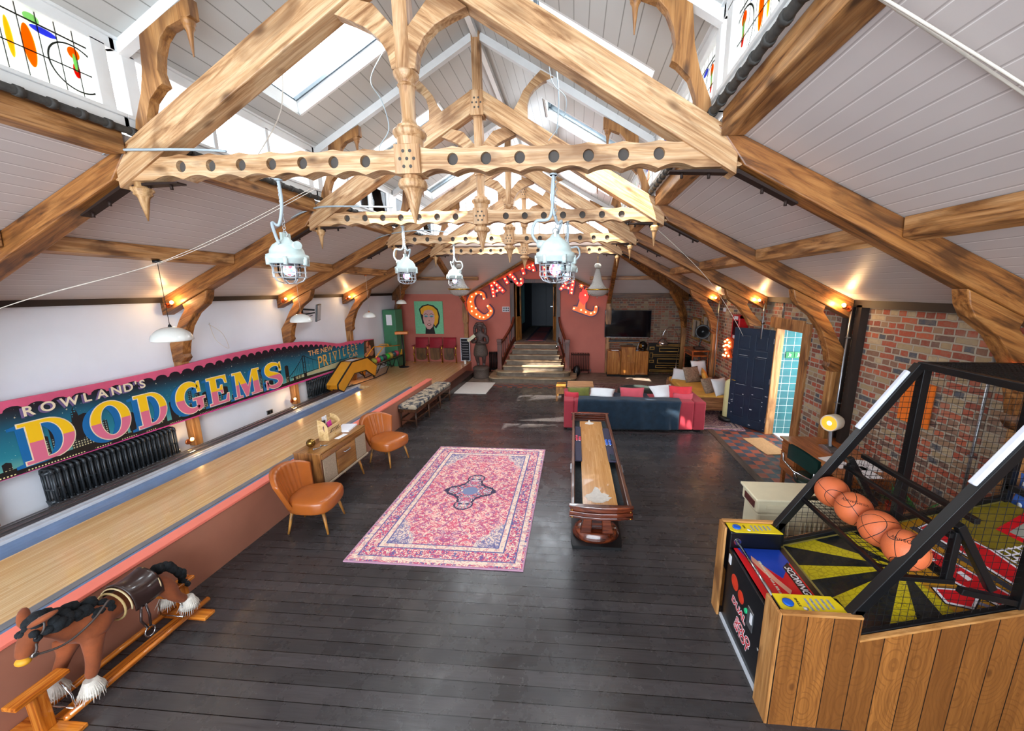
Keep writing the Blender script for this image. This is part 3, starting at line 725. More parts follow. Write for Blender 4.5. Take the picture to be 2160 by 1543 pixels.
m = MB()
for a, b, z, k in ((-5.84,-5.80,.36,0),(-5.80,-5.765,.34,1),(-5.765,-5.72,.36,0)): bxl(a,b,-3.2,9.5,.24,z,k,m)
L(m, 'track_rail', [M_lgrey, M_steel], bevel=.004)
m = MB()
for a, b, z, k in ((-6.11,-6.03,.36,0),(-6.03,-6.015,.375,1),(-6.015,-5.94,.36,0),(-5.94,-5.93,.37,1),(-5.93,-5.84,.35,0)): bxl(a,b,-3.2,9.5,.24,z,k,m)
L(m, 'ball_track', [M_dgrey, M_chrome], bevel=.004)
# kerb between lane and hall
struct(MB().box(-3.765,-3.65,-3.3,9.25,0,.575).build('trim_10', M_plat))
struct(MB().box(-3.775,-3.64,-3.3,9.27,.575,.604).build('trim_11', M_coral, bevel=.004))

def radiator(name, label, n, pitch, h, d, m_, loc, rotz, cat='radiator', group=None, tubes=2, endm=None):
    t = thing(name, label, cat, loc, rotz, group); mb = MB(); Lr = (n-1)*pitch
    for i in range(n):
        x = -Lr/2+i*pitch
        for k in range(tubes):
            y = (k-(tubes-1)/2)*d/tubes*1.05
            mb.tube([(x,y,.09),(x,y,h-.05)], pitch*.17, 6)
        mb.tube([(x,-d/2,h-.07),(x,-d/2*.9,h-.025),(x,-d/4,h-.008),(x,d/4,h-.008),(x,d/2*.9,h-.025),(x,d/2,h-.07)], pitch*.27, 8)
        mb.tube([(x,-d/2,.13),(x,-d/2*.8,.09),(x,d/2*.8,.09),(x,d/2,.13)], pitch*.34, 8)
        mb.tube([(x,-d/2*.8,h*.5),(x,d/2*.8,h*.5)], pitch*.2, 6)
        for q in (-d/2,d/2): mb.tube([(x,q,.12),(x,q,h-.06)], pitch*.19, 6)
    mb.cone((-Lr/2-pitch*.5,0,h-.06),(Lr/2+pitch*.5,0,h-.06),.022,.022,10); mb.cone((-Lr/2-pitch*.5,0,.11),(Lr/2+pitch*.5,0,.11),.022,.022,10)
    mb.build('columns', m_, t)
    for x in (-Lr/2,Lr/2):
        MB().cone((x,-d/2*.8,0),(x,-d/2*.8,.1),.02,.014,8).cone((x,d/2*.8,0),(x,d/2*.8,.1),.02,.014,8).build('foot', m_, t)
    MB().tube([(Lr/2+pitch*.4,0,.11),(Lr/2+.07,0,.11),(Lr/2+.07,0,.0)], .011, 8).cone((Lr/2+.07,0,.09),(Lr/2+.07,0,.15),.02,.016,8).build('valve', M_steel, t)
    return t
radiator('column_radiator', 'long anthracite column radiator under the left half of the fairground sign', 24, .061, .54, .15, M_rad, (-6.2,4.38,.24), radians(90))
radiator('column_radiator', 'short anthracite column radiator under the sign, behind the yellow ball return', 14, .061, .54, .15, M_rad, (-6.2,8.62,.24), radians(90))

# ---------------- painted fairground sign on the wall (built in local y,z; x = thickness)
SX = -6.22
sg_ = thing('fairground_sign', 'long painted fairground board with giant DODGEMS lettering on the white wall', 'sign', (-6.125,.02,.055)); sg_.scale = (1,.98,.98)
def wedge(a, b, za, zb): return za+(zb-za)*(a-b)
topP = [(2.5,1.63),(3.0,1.64),(3.5,1.65),(4.35,1.645),(5.2,1.66),(6.0,1.70),(7.0,1.725),(7.7,1.715),(8.26,1.675),(8.8,1.60),(9.2,1.52),(9.5,1.455),(9.8,1.44),(10.1,1.44),(11.3,1.35)]
topS = [tuple(p) for p in spline([Vector((a,b,0)) for a,b in topP],4)]; topS = [(p[0],p[1]) for p in topS]
def topz(y):
    for a, b in zip(topS, topS[1:]):
        if a[0] <= y <= b[0]: return a[1]+(b[1]-a[1])*(y-a[0])/(b[0]-a[0])
    return topS[-1][1]
botz_ = lambda y: .80-.012*max(0,y-6)
M_pink = mat('faded_pink_paint', '#d2587a', .5, var=.1, vs=4); M_mag = mat('magenta_paint', '#cf3f8c', .5, var=.08, vs=4)
MB().prism([(2.5,botz_(2.5)),(11.3,botz_(11.3))]+topS[::-1], 'x', -.035, 0).build('board', M_pink, sg_)
MB().prism([(2.5,botz_(2.5)),(11.3,botz_(11.3)),(11.3,botz_(11.3)+.035),(2.5,botz_(2.5)+.035)], 'x', 0, .004).build('bottom_band', M_mag, sg_)
m_, t = newmat('painted_night_sky'); v = t.coord(); X, Y, Z = t.xyz(v)
zz = t.math('ADD', Z, t.math('MULTIPLY', t.noise(v, 1.6, 3), .16))
c = t.ramp(t.math('MULTIPLY', t.math('SUBTRACT', zz, .87), 1.3), [(.0,'#b9c79f'),(.1,'#5fa39b'),(.26,'#1d8094'),(.68,'#125c76'),(.86,'#12303f'),(.97,'#15121e')])
st = t.noise(v, 60, 1, .3); c = t.mix(t.ramp(st, [(.76,(0,0,0,1)),(.79,(1,1,1,1))]), c, '#cfe0d0')
t.base(c); t.b.inputs['Roughness'].default_value = .4
sc = []
y = 2.5; pitch = .195
while y < 10.6:
    p = .195 if y < 6.0 else .17; r = p*.42; z0 = topz(min(y+p/2,11.2))-.125
    for i in range(7): a = pi-pi*i/6; sc.append((y+p/2+r*cos(a), z0+.055*sin(a)))
    y += p
sc += [(10.75,topz(10.75)-.06),(10.8,botz_(10.8)+.036)]
MB().prism([(2.5,botz_(2.5)+.036)]+sc+[], 'x', 0, .003).build('night_sky_panel', m_, sg_) if False else None
poly = [(10.8,botz_(10.8)+.036),(2.5,botz_(2.5)+.036)]+sc[:-1]
MB().prism(poly, 'x', 0, .003).build('night_sky_panel', MATS['painted_night_sky'], sg_)
# skyline
m_, t = newmat('painted_towers'); v = t.coord(); X, Y, Z = t.xyz(v)
wx = t.math('LESS_THAN', t.math('FRACT', t.math('DIVIDE', Y, .028)), .5); wz = t.math('LESS_THAN', t.math('FRACT', t.math('DIVIDE', Z, .03)), .5)
big = t.math('GREATER_THAN', t.noise(v, 4, 1), .5)
t.base(t.mix(t.math('MULTIPLY', t.math('MULTIPLY', wx, wz), big), '#141115', t.mix(t.math('MULTIPLY', t.math('SUBTRACT', Z, .85), 3), '#e8d79a', '#2a86a0'))); t.b.inputs['Roughness'].default_value = .5
m = MB(); rnd = random.Random(4); y = 2.55
while y < 8.2:
    wd = rnd.uniform(.05,.14); h = rnd.choice([.12,.2,.3,.38,.45]) if y < 7.7 else .1
    m.prism([(y,.82),(y+wd,.82),(y+wd,.84+h),(y+wd*.5,.86+h),(y,.84+h)], 'x', .003, .0045); y += wd+rnd.uniform(.01,.12)
m.prism([(4.0,.83),(4.12,.83),(4.10,1.22),(4.09,1.34),(4.06,1.42),(4.03,1.34),(4.02,1.22)], 'x', .003, .005)
m.prism([(2.5,.80),(8.4,.80),(8.4,.845),(2.5,.845)], 'x', .003, .0048); m.build('painted_skyline', MATS['painted_towers'], sg_)
M_sil = mat('black_silhouette_paint', '#171412', .5)
m = MB(); m.prism([(2.5,.833),(10.6,.79),(10.6,.80),(8.0,.87),(7.5,.86),(6,.88),(4.8,.86),(4.2,.9),(3,.87),(2.5,.9)], 'x', .003, .0055)
for yy in (8.13,8.2): m.prism([(yy-.012,.86),(yy+.012,.86),(yy+.009,1.36),(yy-.009,1.36)], 'x', .003, .006)
for zc_ in (.98,1.08,1.2,1.33): m.prism([(8.12,zc_),(8.21,zc_),(8.21,zc_+.012),(8.12,zc_+.012)], 'x', .003, .0065)
for ya, za, yb, zb, sag in ((8.16,1.36,7.6,.93,.05),(8.17,1.36,9.6,1.02,.17)):
    pts = [(ya+(yb-ya)*i/10, za+(zb-za)*i/10-sag*4*(i/10)*(1-i/10)*.6) for i in range(11)]
    m.prism(ribbon(pts,.012), 'x', .003, .006)
    for i in range(1,10): p = pts[i]; m.prism([(p[0]-.002,.95+.012*i*(yb>ya)),(p[0]+.002,.95+.012*i*(yb>ya)),(p[0]+.002,p[1]),(p[0]-.002,p[1])], 'x', .003, .0045)
m.prism([(7.7,.93),(9.9,1.0),(9.9,1.012),(7.7,.945)], 'x', .003, .006)
m.build('painted_bridge', M_sil, sg_)
MB().prism([(7.75,.88),(9.9,.84),(9.9,.985),(7.8,.925)], 'x', .003, .004).build('painted_water', mat('painted_pale_river','#b9b58c',.5,var=.15,vs=5), sg_)
m = MB(); rnd = random.Random(9)
for i in range(70):
    y = rnd.uniform(2.6,9.9); z = rnd.uniform(1.1,1.5); r = rnd.choice([.004,.005,.012])
    if z > topz(y)-.1: continue
    m.prism([(y-r,z),(y,z-r*.25),(y+r,z),(y,z+r*.25)], 'x', .0035, .005); m.prism([(y,z-r),(y+r*.25,z),(y,z+r),(y-r*.25,z)], 'x', .0035, .005)
m.build('painted_stars', mat('cream_paint','#eadfbd',.5), sg_)
# letters
def gD():
    return [([(0,0),(.5,0)]+arc(.46,.5,.46,.5,-90,90,16)+[(0,1),(0,.93),(.12,.93),(.12,.07),(0,.07)], [[(.36,.07)]+arc(.44,.5,.27,.43,-90,90,14)+[(.36,.93)]])]
def gO(): return [(arc(.5,.5,.48,.52,0,360,36)[:-1], [arc(.5,.5,.25,.42,0,360,30)[:-1]])]
def gE():
    return [([(0,0),(.82,0),(.86,.3),(.79,.3),(.72,.1),(.66,.07),(.36,.07),(.36,.46),(.5,.46),(.55,.36),(.61,.36),(.61,.66),(.55,.66),(.5,.55),(.36,.55),(.36,.93),(.62,.93),(.7,.88),(.75,.72),(.82,.72),(.8,1),(0,1),(0,.93),(.12,.93),(.12,.07),(0,.07)], [])]
def gM():
    return [([(0,0),(.3,0),(.3,.06),(.2,.06),(.22,.72),(.44,.0),(.52,.0),(.78,.76),(.8,.06),(.68,.06),(.68,0),(1.12,0),(1.12,.06),(1.03,.06),(1.0,.94),(1.08,.94),(1.08,1),(.8,1),(.56,.36),(.34,1),(.02,1),(.02,.94),(.12,.94),(.1,.06),(0,.06)], [])]
def gS():
    c = [(.80,.74),(.73,.90),(.56,.965),(.38,.965),(.2,.88),(.16,.72),(.27,.59),(.5,.5),(.7,.4),(.78,.25),(.7,.1),(.5,.04),(.32,.05),(.17,.13),(.11,.28)]
    P = [(p.x,p.y) for p in spline([Vector((a,b,0)) for a,b in c],4)]; n = len(P)
    wd = [.05+.2*sin(pi*i/(n-1))**1.2 for i in range(n)]
    return [(ribbon(P,wd), []), ([(.76,.66),(.86,.66),(.86,1.0),(.80,1.0),(.76,.9)], []), ([(.05,.0),(.11,.0),(.15,.1),(.15,.34),(.05,.34)], [])]
def gG():
    P = [(.5+.38*cos(radians(a)), .5+.45*sin(radians(a))) for a in range(42,318,9)]; n = len(P)
    wd = [.07+.2*sin(pi*i/(n-1))**1.0 for i in range(n)]
    return [(ribbon(P,wd), []), ([(.72,.0),(.9,.08),(.9,.38),(1.0,.38),(1.0,.45),(.56,.45),(.56,.38),(.68,.38),(.68,.14)], []), ([(.76,.64),(.86,.64),(.86,1.0),(.79,1.0),(.74,.88)], [])]
M_cream = mat('cream_outline_paint', '#e7d6b8', .5); M_lblue = mat('sign_blue_paint', '#0d67a5', .45, var=.08)
m_, t = newmat('yellow_over_pink_paint'); v = t.coord(); X, Y, Z = t.xyz(v)
t.base(t.mix(t.math('GREATER_THAN', t.math('ADD', Z, t.math('MULTIPLY', Y, .004)), 1.135), '#dc6f8c', '#f6c414')); t.b.inputs['Roughness'].default_value = .42
def letter(gl_, y0, z0, wd, h):
    T = lambda P, dy=0, dz=0: [(y0+p[0]*wd+dy, z0+p[1]*h+dz) for p in P]
    outs = gl_()
    m = MB()
    for o, hs in outs: m.prism(T(o,-.085,-.02), 'x', .006, .0075, 0, [T(q,-.085,-.02) for q in hs])
    for k in range(1,6):
        for o, hs in outs: m.prism(T(o,-.085*k/6,-.02*k/6), 'x', .006, .0076+.0001*k, 0, [T(q,-.085*k/6,-.02*k/6) for q in hs])
    for o, hs in outs: m.prism(offset(T(o),.012), 'x', .0085, .0095, 1, [offset(T(q),-.010) for q in hs])
    for o, hs in outs: m.prism(T(o), 'x', .0095, .011, 2, [T(q) for q in hs])
    m.build('painted_letter', [M_lblue, M_cream, MATS['yellow_over_pink_paint']], sg_)
for g, y0, z0, wd, h in ((gD,3.56,.875,.50,.485),(gO,4.18,.875,.46,.50),(gD,4.71,.875,.44,.485),(gG,5.27,.88,.46,.485),(gE,5.80,.875,.44,.485),(gM,6.28,.86,.56,.48),(gS,7.0,.85,.52,.50)): letter(g,y0,z0,wd,h)
def wall_text(nm, s, y, z, size, m_, dx, rise=0, sx=1, off=0):
    return text(nm, s, size, m_, sg_, face((dx,y,z),(0,1,rise),(0,-rise,1)), .0008, off, 'CENTER', sx)
M_mauve = mat('mauve_shadow_paint','#6d5a86',.5); M_or = mat('pale_orange_paint','#e2a868',.5); M_gold = mat('golden_paint','#e0a94e',.5,var=.1)
for k, (ch, y) in enumerate(zip("ROWLAND'S", (3.68,3.85,4.05,4.22,4.38,4.54,4.68,4.78,4.86))):
    z = 1.485+.003*k
    wall_text('lettering', ch, y-.022, z-.012, .16, M_mauve, .006, 0, 1.05, .004); wall_text('lettering', ch, y, z, .16, M_cream, .0078, 0, 1.05, .003)
wall_text('lettering', 'THE NEW', 8.80, 1.37, .165, M_or, .006, 0, 1.25, .002)
for k, ch in enumerate('PRIVILEGE'):
    y = 8.72+k*.2; s = .44-.028*k
    wall_text('lettering', ch, y, 1.08+.021*k, s, M_gold, .006, 0, .85, .0)
    for q in (-1,1): MB().prism([(y-.04,1.08+.021*k+q*s*.35-.006),(y+.04,1.08+.021*k+q*s*.35-.006),(y+.04,1.08+.021*k+q*s*.36+.006),(y-.04,1.08+.021*k+q*s*.36+.006)], 'x', .006, .0075).build('lettering', M_gold, sg_)
wall_text('lettering', 'CAR', 10.15, 1.03, .17, M_or, .006, .06, 1.3)
m = MB()
m.prism([(10.66,.72),(11.3,.70),(11.3,1.33),(10.75,1.36)], 'x', .003, .005, 1)
for cy, cz, ry, rz_ in ((10.93,1.22,.1,.1),(10.93,1.06,.09,.1),(10.86,.93,.16,.07),(11.1,.95,.13,.1),(11.05,1.1,.05,.09)): m.prism(arc(cy,cz,ry,rz_,0,360,18)[:-1], 'x', .005, .0065+.0002*cy, 0)
m.prism(arc(10.98,1.24,.05,.07,0,360,14)[:-1], 'x', .0075, .0095, 2)
m.build('painted_figure', [mat('faded_skin_paint','#c4805c',.5,var=.15,vs=9), mat('sign_green_paint','#4b3a2a',.5,var=.3), mat('auburn_paint','#7c2f1c',.5)], sg_)
MB().prism([(11.285,.69),(11.3,.69),(11.3,1.355),(11.285,1.355)], 'x', .004, .008).build('end_strip', M_sil, sg_)

# ---------------- little copper wall lamps with warm bulbs
def wall_lamp(loc, sgn, label, p=4.5, g='copper wall lamps'):
    t = thing('wall_lamp', label, 'lamp', loc, 0 if sgn > 0 else pi, g)
    MB().cone((0,0,0),(.02,0,0),.045,.04,14).tube([(.02,0,0),(.05,0,-.005),(.07,0,.01)], .009, 8).cone((.065,0,.005),(.075,0,.03),.022,.03,12).build('bracket', M_copper, t)
    MB().ball((.085,0,.05), .024, 0, 12).build('bulb', M_bulb, t)
    x, y, z = loc; point('lamp_glow', (x+sgn*.16,y-.02,z+.06), p)
    return t
wall_lamp((-6.13,5.33,2.62), 1, 'small lit copper lamp by the top of the nearest left wall post')
wall_lamp((-6.13,7.63,2.62), 1, 'small lit copper lamp by the top of the second left wall post')
wall_lamp((-6.13,9.93,2.62), 1, 'small lit copper lamp by the top of the farthest left wall post')
wall_lamp((-6.16,5.27,.46), 1, 'low lit copper lamp beside the long radiator, under the sign', 2.5)
wall_lamp((-6.16,7.55,.46), 1, 'low lit copper lamp under the letter S of the sign', 2.5)
wall_lamp((-6.16,9.85,.62), 1, 'low lit copper lamp seen under the yellow ball return', 3)
wall_lamp((3.62,5.33,2.60), -1, 'small lit lamp on the conduit at the nearest right wall post', 5)
wall_lamp((3.62,7.66,2.60), -1, 'small lit lamp on the right wall above the dark blue door', 5)
wall_lamp((3.62,9.96,2.60), -1, 'small lit lamp on the right wall near the red fire cabinet', 4)
t = thing('wall_socket', 'double electrical socket low on the white wall beside the lane', 'socket', (-6.295,7.08,.36))
MB().box(-.002,.012,-.075,.075,-.045,.045).build('plate', M_steel, t, bevel=.004)
MB().box(.0121,.014,-.06,-.01,-.03,.03).box(.0121,.014,.01,.06,-.03,.03).build('outlet', M_black, t)

# ---------------- dome pendants
def dome(loc, r, ztop, label, canopy):
    t = thing('dome_pendant', label, 'pendant lamp', loc, 0, 'white dome pendants')
    h = r*.8; prof = [(r*.97,0),(r,.006)]+[(r*cos(a), h*sin(a)+.006) for a in [radians(k) for k in range(8,88,8)]]+[(.02,h+.006)]
    inner = [(p[0]*.97, p[1]-.004) for p in prof[::-1]]
    MB().lathe(prof, (0,0,0), 28).lathe(inner, (0,0,0), 28).build('lamp_shade', M_opal, t)
    MB().cone((0,0,h),(0,0,h+.035),.022,.012,10).build('holder', M_black if canopy else M_copper, t)
    MB().tube([(0,0,h+.03),(0,0,ztop-loc[2])], .0035 if canopy else .0025, 6).build('cord', M_black if canopy else M_cordw, t)
    MB().cone((0,0,ztop-loc[2]-.03),(0,0,ztop-loc[2]),.045 if canopy else .03,.045 if canopy else .02,14).build('ceiling_rose', M_black if canopy else M_copper, t)
M_opal = mat('opal_white_enamel', '#e6e8e2', .15, var=.02, coat=.5); M_cordw = mat('pale_cord', '#b9b3a8', .7)
zp = zc(3.72)-.14
dome((-5.02,4.35,2.23), .205, zp, 'largest and nearest white dome pendant over the lane', True)
dome((-5.02,6.65,2.27), .18, zp, 'second white dome pendant, hanging in front of the wall television', False)
dome((-5.02,9.0,2.19), .15, zp, 'third white dome pendant, left of the green locker', False)
dome((-5.02,10.8,2.45), .145, 3.36, 'fourth white dome pendant, hanging above the green locker', False)

# ---------------- caged bulkhead lamps
M_hous = mat('pale_green_enamel', '#c3d2cf', .4, var=.12, vs=12); M_cage = mat('galvanised_wire', '#c4c9cc', .4, .5)
M_jar = glass_mat('lamp_glass', '#f4f8fa'); M_hose = mat('grey_flexible_conduit', '#a7b4bb', .45)
m_, t = newmat('disco_bulb'); v = t.coord(); vo = t.add('ShaderNodeTexVoronoi'); vo.inputs['Scale'].default_value = 45; t.link(v, vo.inputs['Vector'])
c = t.ramp(vo.outputs['Color'], [(0,'#8a78e8'),(.2,'#c9c2ff'),(.4,'#ffffff'),(.62,'#e86a78'),(.72,'#8fd0f0'),(.85,'#e8e8ff')], 'CONSTANT'); t.base(c); t.link(c, t.b.inputs['Emission Color']); t.b.inputs['Emission Strength'].default_value = 1.6
M_disco = m_
def bulkhead_build():
    t = thing('caged_lamp', 'x', 'pendant lamp', (0,0,0), 0, 'caged industrial lamps')
    m = MB(); m.lathe([(.004,.20),(.03,.195),(.045,.17),(.10,.13),(.125,.09),(.13,.06),(.155,.05),(.158,.015),(.15,.012),(.15,-.02),(.13,-.025),(.11,0)], (0,0,0), 24)
    m.obox((0,0,.2),(.02,.1,.06),(0,0,0)); m.cone((.08,-.02,.12),(.14,-.05,.125),.03,.034,10)
    for a in range(6): m.cone((.15*cos(a*pi/3),.15*sin(a*pi/3),-.035),(.15*cos(a*pi/3),.15*sin(a*pi/3),.03),.018,.018,8)
    m.build('housing', M_hous, t)
    m = MB()
    for k in range(8):
        a = 2*pi*k/8+.2; m.tube([(.125*cos(a),.125*sin(a),0),(.125*cos(a),.125*sin(a),-.13),(.10*cos(a),.10*sin(a),-.165),(.05*cos(a),.05*sin(a),-.185)], .0045, 6)
    for z, r in ((-.045,.126),(-.095,.126),(-.135,.124),(-.185,.05)): m.tube([(r*cos(a*pi/12),r*sin(a*pi/12),z) for a in range(24)], .0035, 6, closed=True)
    m.build('cage', M_cage, t)
    MB().lathe([(.085,-.01),(.085,-.09)]+[(.085*cos(radians(a)),-.09-.07*sin(radians(a))) for a in range(15,90,15)]+[(.002,-.16)], (0,0,0), 20).build('glass_jar', M_jar, t)
    m = MB(); m.cone((0,0,-.005),(0,0,-.04),.045,.05,14,1); m.ball((0,0,-.075), .05, 0, 16); m.build('bulb', [M_disco, M_steel], t)
    return t
bk0 = bulkhead_build()
BL = [((-2.44,TY[0]+.06,3.09), -1, 'caged lamp on grey hose, hanging left of centre from the nearest truss'),
      ((-.16,TY[0]+.06,3.09), 1, 'caged lamp hanging right of centre from the nearest truss, largest of them in view'),
      ((-2.43,TY[1]+.06,3.12), 1, 'caged lamp hanging left of centre from the second truss'),
      ((-.13,TY[1]+.06,3.12), -1, 'caged lamp from the second truss, partly hidden behind the largest caged lamp'),
      ((-2.45,TY[2]+.06,3.10), -1, 'small caged lamp hanging just in front of the left crystal chandelier')]
for i, (loc, sd_, lb) in enumerate(BL):
    t = bk0 if i == 0 else dup(bk0, loc, None, lb); t.location = loc; t['label'] = lb; t.rotation_euler[2] = 0 if sd_ < 0 else pi
    H = 3.735-loc[2]
    m = MB(); n = 16
    for k in range(n):
        z = .23+(H-.23)*k/n; d = .012; dz = (H-.23)/n*1.15
        pts = [(-.006+.012*(k%2==0)*0,0,0)]
        ax_ = (d,0) if k%2 else (0,d)
        m.tube([(ax_[0]*cos(q),ax_[1]*cos(q),z+dz/2+dz/2*sin(q)) for q in [2*pi*j/8 for j in range(8)]], .0025, 5, closed=True)
    m.tube([(.022*cos(q),0,.22+.022*sin(q)) for q in [2*pi*j/10 for j in range(10)]], .005, 6, closed=True)
    m.build('chain', M_cage, t)
    m = MB()
    if i == 0: pts = [(.02,-.02,H),(.03,-.03,H*.7),(-.01,-.04,H*.45),(-.045,-.07,.30),(0,-.10,.18),(.02,-.1,.13)]
    else: pts = [(.02,-.01,H),(.02,-.02,H*.75),(.05,-.03,H*.5),(.16,-.04,.3),(.19,-.05,.2),(.14,-.05,.13)]
    m.tube([tuple(p) for p in spline(pts,6)], .012, 8); m.cone(pts[0],(pts[0][0],pts[0][1],H-.012),.03,.03,10)
    m.build('hose', M_hose, t)

# ---------------- crystal chandeliers
m_, t = newmat('crystal_beads'); v = t.coord(); X, Y, Z = t.xyz(v)
an = t.math('ARCTAN2', Y, X); bx = t.math('SINE', t.math('MULTIPLY', an, 44)); bz = t.math('SINE', t.math('MULTIPLY', Z, 300))
dt = t.math('MULTIPLY', bx, bz)
t.base(t.ramp(t.math('ADD', t.math('MULTIPLY', dt, .5), .5), [(.2,'#8f8a7e'),(.55,'#dcd8cc'),(.8,'#ffffff')])); t.b.inputs['Roughness'].default_value = .15
t.b.inputs['Transmission Weight'].default_value = .25; t.bump(dt, .8, .01)
t.link(t.ramp(t.math('ADD', t.math('MULTIPLY', dt, .5), .5), [(.1,(.35,.35,.35,1)),(.35,(1,1,1,1))]), t.b.inputs['Alpha'])
M_bead2 = m_
def chandelier(loc, H, label):
    t = thing('chandelier', label, 'chandelier', loc, 0, 'crystal bead chandeliers')
    MB().lathe([(.02,.66),(.06,.655),(.085,.62),(.09,.58),(.075,.545),(.045,.535)], (0,0,0), 24).build('crown', M_bead2, t)
    MB().lathe([(.045,.53),(.06,.48),(.085,.38),(.11,.27),(.145,.17),(.195,.085),(.285,.01)], (0,0,0), 36).build('bead_skirt', M_bead2, t)
    MB().lathe([(.275,0),(.262,-.05),(.235,-.10),(.18,-.145),(.10,-.17),(.01,-.178)], (0,0,0), 36).ball((0,0,-.2),.018,0,8).build('bead_basket', M_bead2, t)
    m = MB(); m.lathe([(.282,-.012),(.295,0),(.29,.018),(.28,.006)], (0,0,0), 36)
    for k in range(18):
        a = 2*pi*k/18; m.cone((.29*cos(a),.29*sin(a),.0),(.315*cos(a),.315*sin(a),.03),.008,.002,6)
    m.build('gilt_ring', M_brass, t)
    MB().tube([(0,0,.65),(0,0,H)], .005, 6).build('chain', M_brass, t)
chandelier((.58,TY[3]+.06,2.85), 3.73-2.85, 'tall crystal bead chandelier in front of the television wall')
chandelier((-3.05,TY[3]+.06,2.86), 3.73-2.86, 'crystal bead chandelier near the portrait, half hidden behind a small caged lamp')

# ---------------- television on a bracket on the white wall
t = thing('wall_television', 'small flat television on a swing bracket high on the white wall', 'television', (-6.29,8.3,2.36))
MB().box(0,.02,-.1,.1,-.12,.12).build('wall_plate', M_black, t)
MB().bar((.02,0,.06),(.22,-.12,.06),.03,.04).bar((.22,-.12,.06),(.36,.02,.04),.03,.04).bar((.02,0,-.05),(.22,-.12,-.05),.03,.03).bar((.22,-.12,-.05),(.36,.02,-.02),.03,.03).tube([(.05,0,-.05),(.1,-.05,-.14),(.2,-.03,-.12),(.3,.02,-.08)],.008,6).build('bracket_arm', M_black, t)
R_ = Euler((radians(0),radians(8),radians(28))).to_matrix()
MB().obox((.42,.05,-.02),(.035,.62,.38),R_).build('screen_body', M_black, t, bevel=.006)
MB().obox(Vector((.42,.05,-.02))+R_@Vector((.0185,0,0)),(.002,.58,.34),R_).build('screen', mat('grey_screen','#3c4045',.15), t)

# ---------------- ball return
t = thing('ball_return', 'yellow and black bowling ball return at the head of the lane', 'ball return', (-5.88,9.5,.36))
M_yel = mat('amber_yellow_laminate', '#dd9a2a', .3, var=.08, vs=3, coat=.3)
PN = [(8.66,.40),(8.55,.47),(8.55,.58),(9.22,1.01),(9.94,1.0),(10.40,.69),(10.26,.41),(9.83,.68),(9.26,.71),(8.80,.40),(8.74,.36)]
PN = [(a-9.5,b-.36) for a, b in PN]
for sg, nm in ((1,'side_panel'),(-1,'side_panel')):
    x = .155*sg; MB().prism(PN, 'x', x-.015, x+.015).build(nm, M_yel, t)
    m = MB(); m.tube([(x+.0,p[0],p[1]) for p in offset(PN,.006)], .02, 8, closed=True); m.build('edge_trim', M_black, t)
m = MB()
for a, b in ((2,3),(3,4)): 
    p, q = PN[a], PN[b]; m.add([(-.14,p[0],p[1]),(.14,p[0],p[1]),(.14,q[0],q[1]),(-.14,q[0],q[1]),(-.14,p[0],p[1]-.02),(.14,p[0],p[1]-.02),(.14,q[0],q[1]-.02),(-.14,q[0],q[1]-.02)], [(0,1,2,3),(7,6,5,4),(0,4,5,1),(1,5,6,2),(2,6,7,3),(3,7,4,0)])
p, q = (8.64-9.5,.08),(9.1-9.5,.5); m.add([(-.14,p[0],p[1]),(.14,p[0],p[1]),(.14,q[0],q[1]),(-.14,q[0],q[1])],[(0,1,2,3)])
m.build('hood', M_yel, t)
MB().obox((0,9.5-9.5-.02,.662),(.2,.3,.003),(0,0,0)).build('notice', mat('white_paper','#e9ebf0',.6,var=.02), t)
# ball tray + frame
def Y(y): return y-9.5
m = MB()
for sg in (-1,1): m.tube([(sg*.15,Y(9.95),.62),(sg*.15,Y(10.42),.335),(sg*.15,Y(12.1),.335),(sg*.13,Y(12.28),.42)], .016, 8)
m.build('tray_rail', M_black, t)
MB().grid(lambda u, v: (-.14+.28*u, Y(10.4)+1.75*v, .37-.05*sin(pi*u)), 9, 2).grid(lambda u, v: (-.14+.28*u, Y(12.15)+.14*sin(v*pi/2), .36+.16*(v)), 5, 6).build('ball_tray', M_yel, t)
m = MB()
for sg in (-1,1):
    x = sg*.14
    m.tube([(x,Y(9.95),.5),(x,Y(10.25),-.01),(x,Y(10.95),-.01),(x,Y(11.2),.2),(x,Y(10.85),.33)], .014, 8)
    m.tube([(x,Y(11.2),.2),(x,Y(11.45),.12),(x,Y(11.6),.32)], .014, 8); m.tube([(x,Y(11.75),.3),(x,Y(11.85),-.01),(x,Y(12.15),-.01),(x,Y(12.25),.3)], .014, 8)
m.tube([(.14,Y(9.0),.05),(.14,Y(10.25),-.01)], .012, 8)
m.build('tube_stand', M_black, t)
m = MB()
for x in (-.15,.15): m.tube([(x,Y(10.42),.56),(x,Y(10.9),.80),(x,Y(12.0),.70)], .013, 8)
m.tube([(-.15,Y(10.9),.80),(.15,Y(10.9),.80)], .013, 8); m.tube([(-.15,Y(11.2),.8),(-.1,Y(11.3),.83),(.1,Y(11.3),.83),(.15,Y(11.2),.79)],.01,8)
m.build('guard_rail', mat('orange_yellow_enamel','#f0a012',.3), t)
cols = [('#8fa03e','olive green marbled'),('#c43a52','crimson'),('#1d7f63','teal green'),('#2f3547','slate grey'),('#35b233','bright green'),('#ab9440','gold marbled'),('#1f4750','dark petrol'),('#b04055','rose red')]
where = ['lowest of the row, next to the yellow hood','second from the yellow hood','third from the yellow hood','fourth from the yellow hood','fifth from the yellow hood','third from the far end of the rack','second from the far end of the rack','at the far end of the rack']
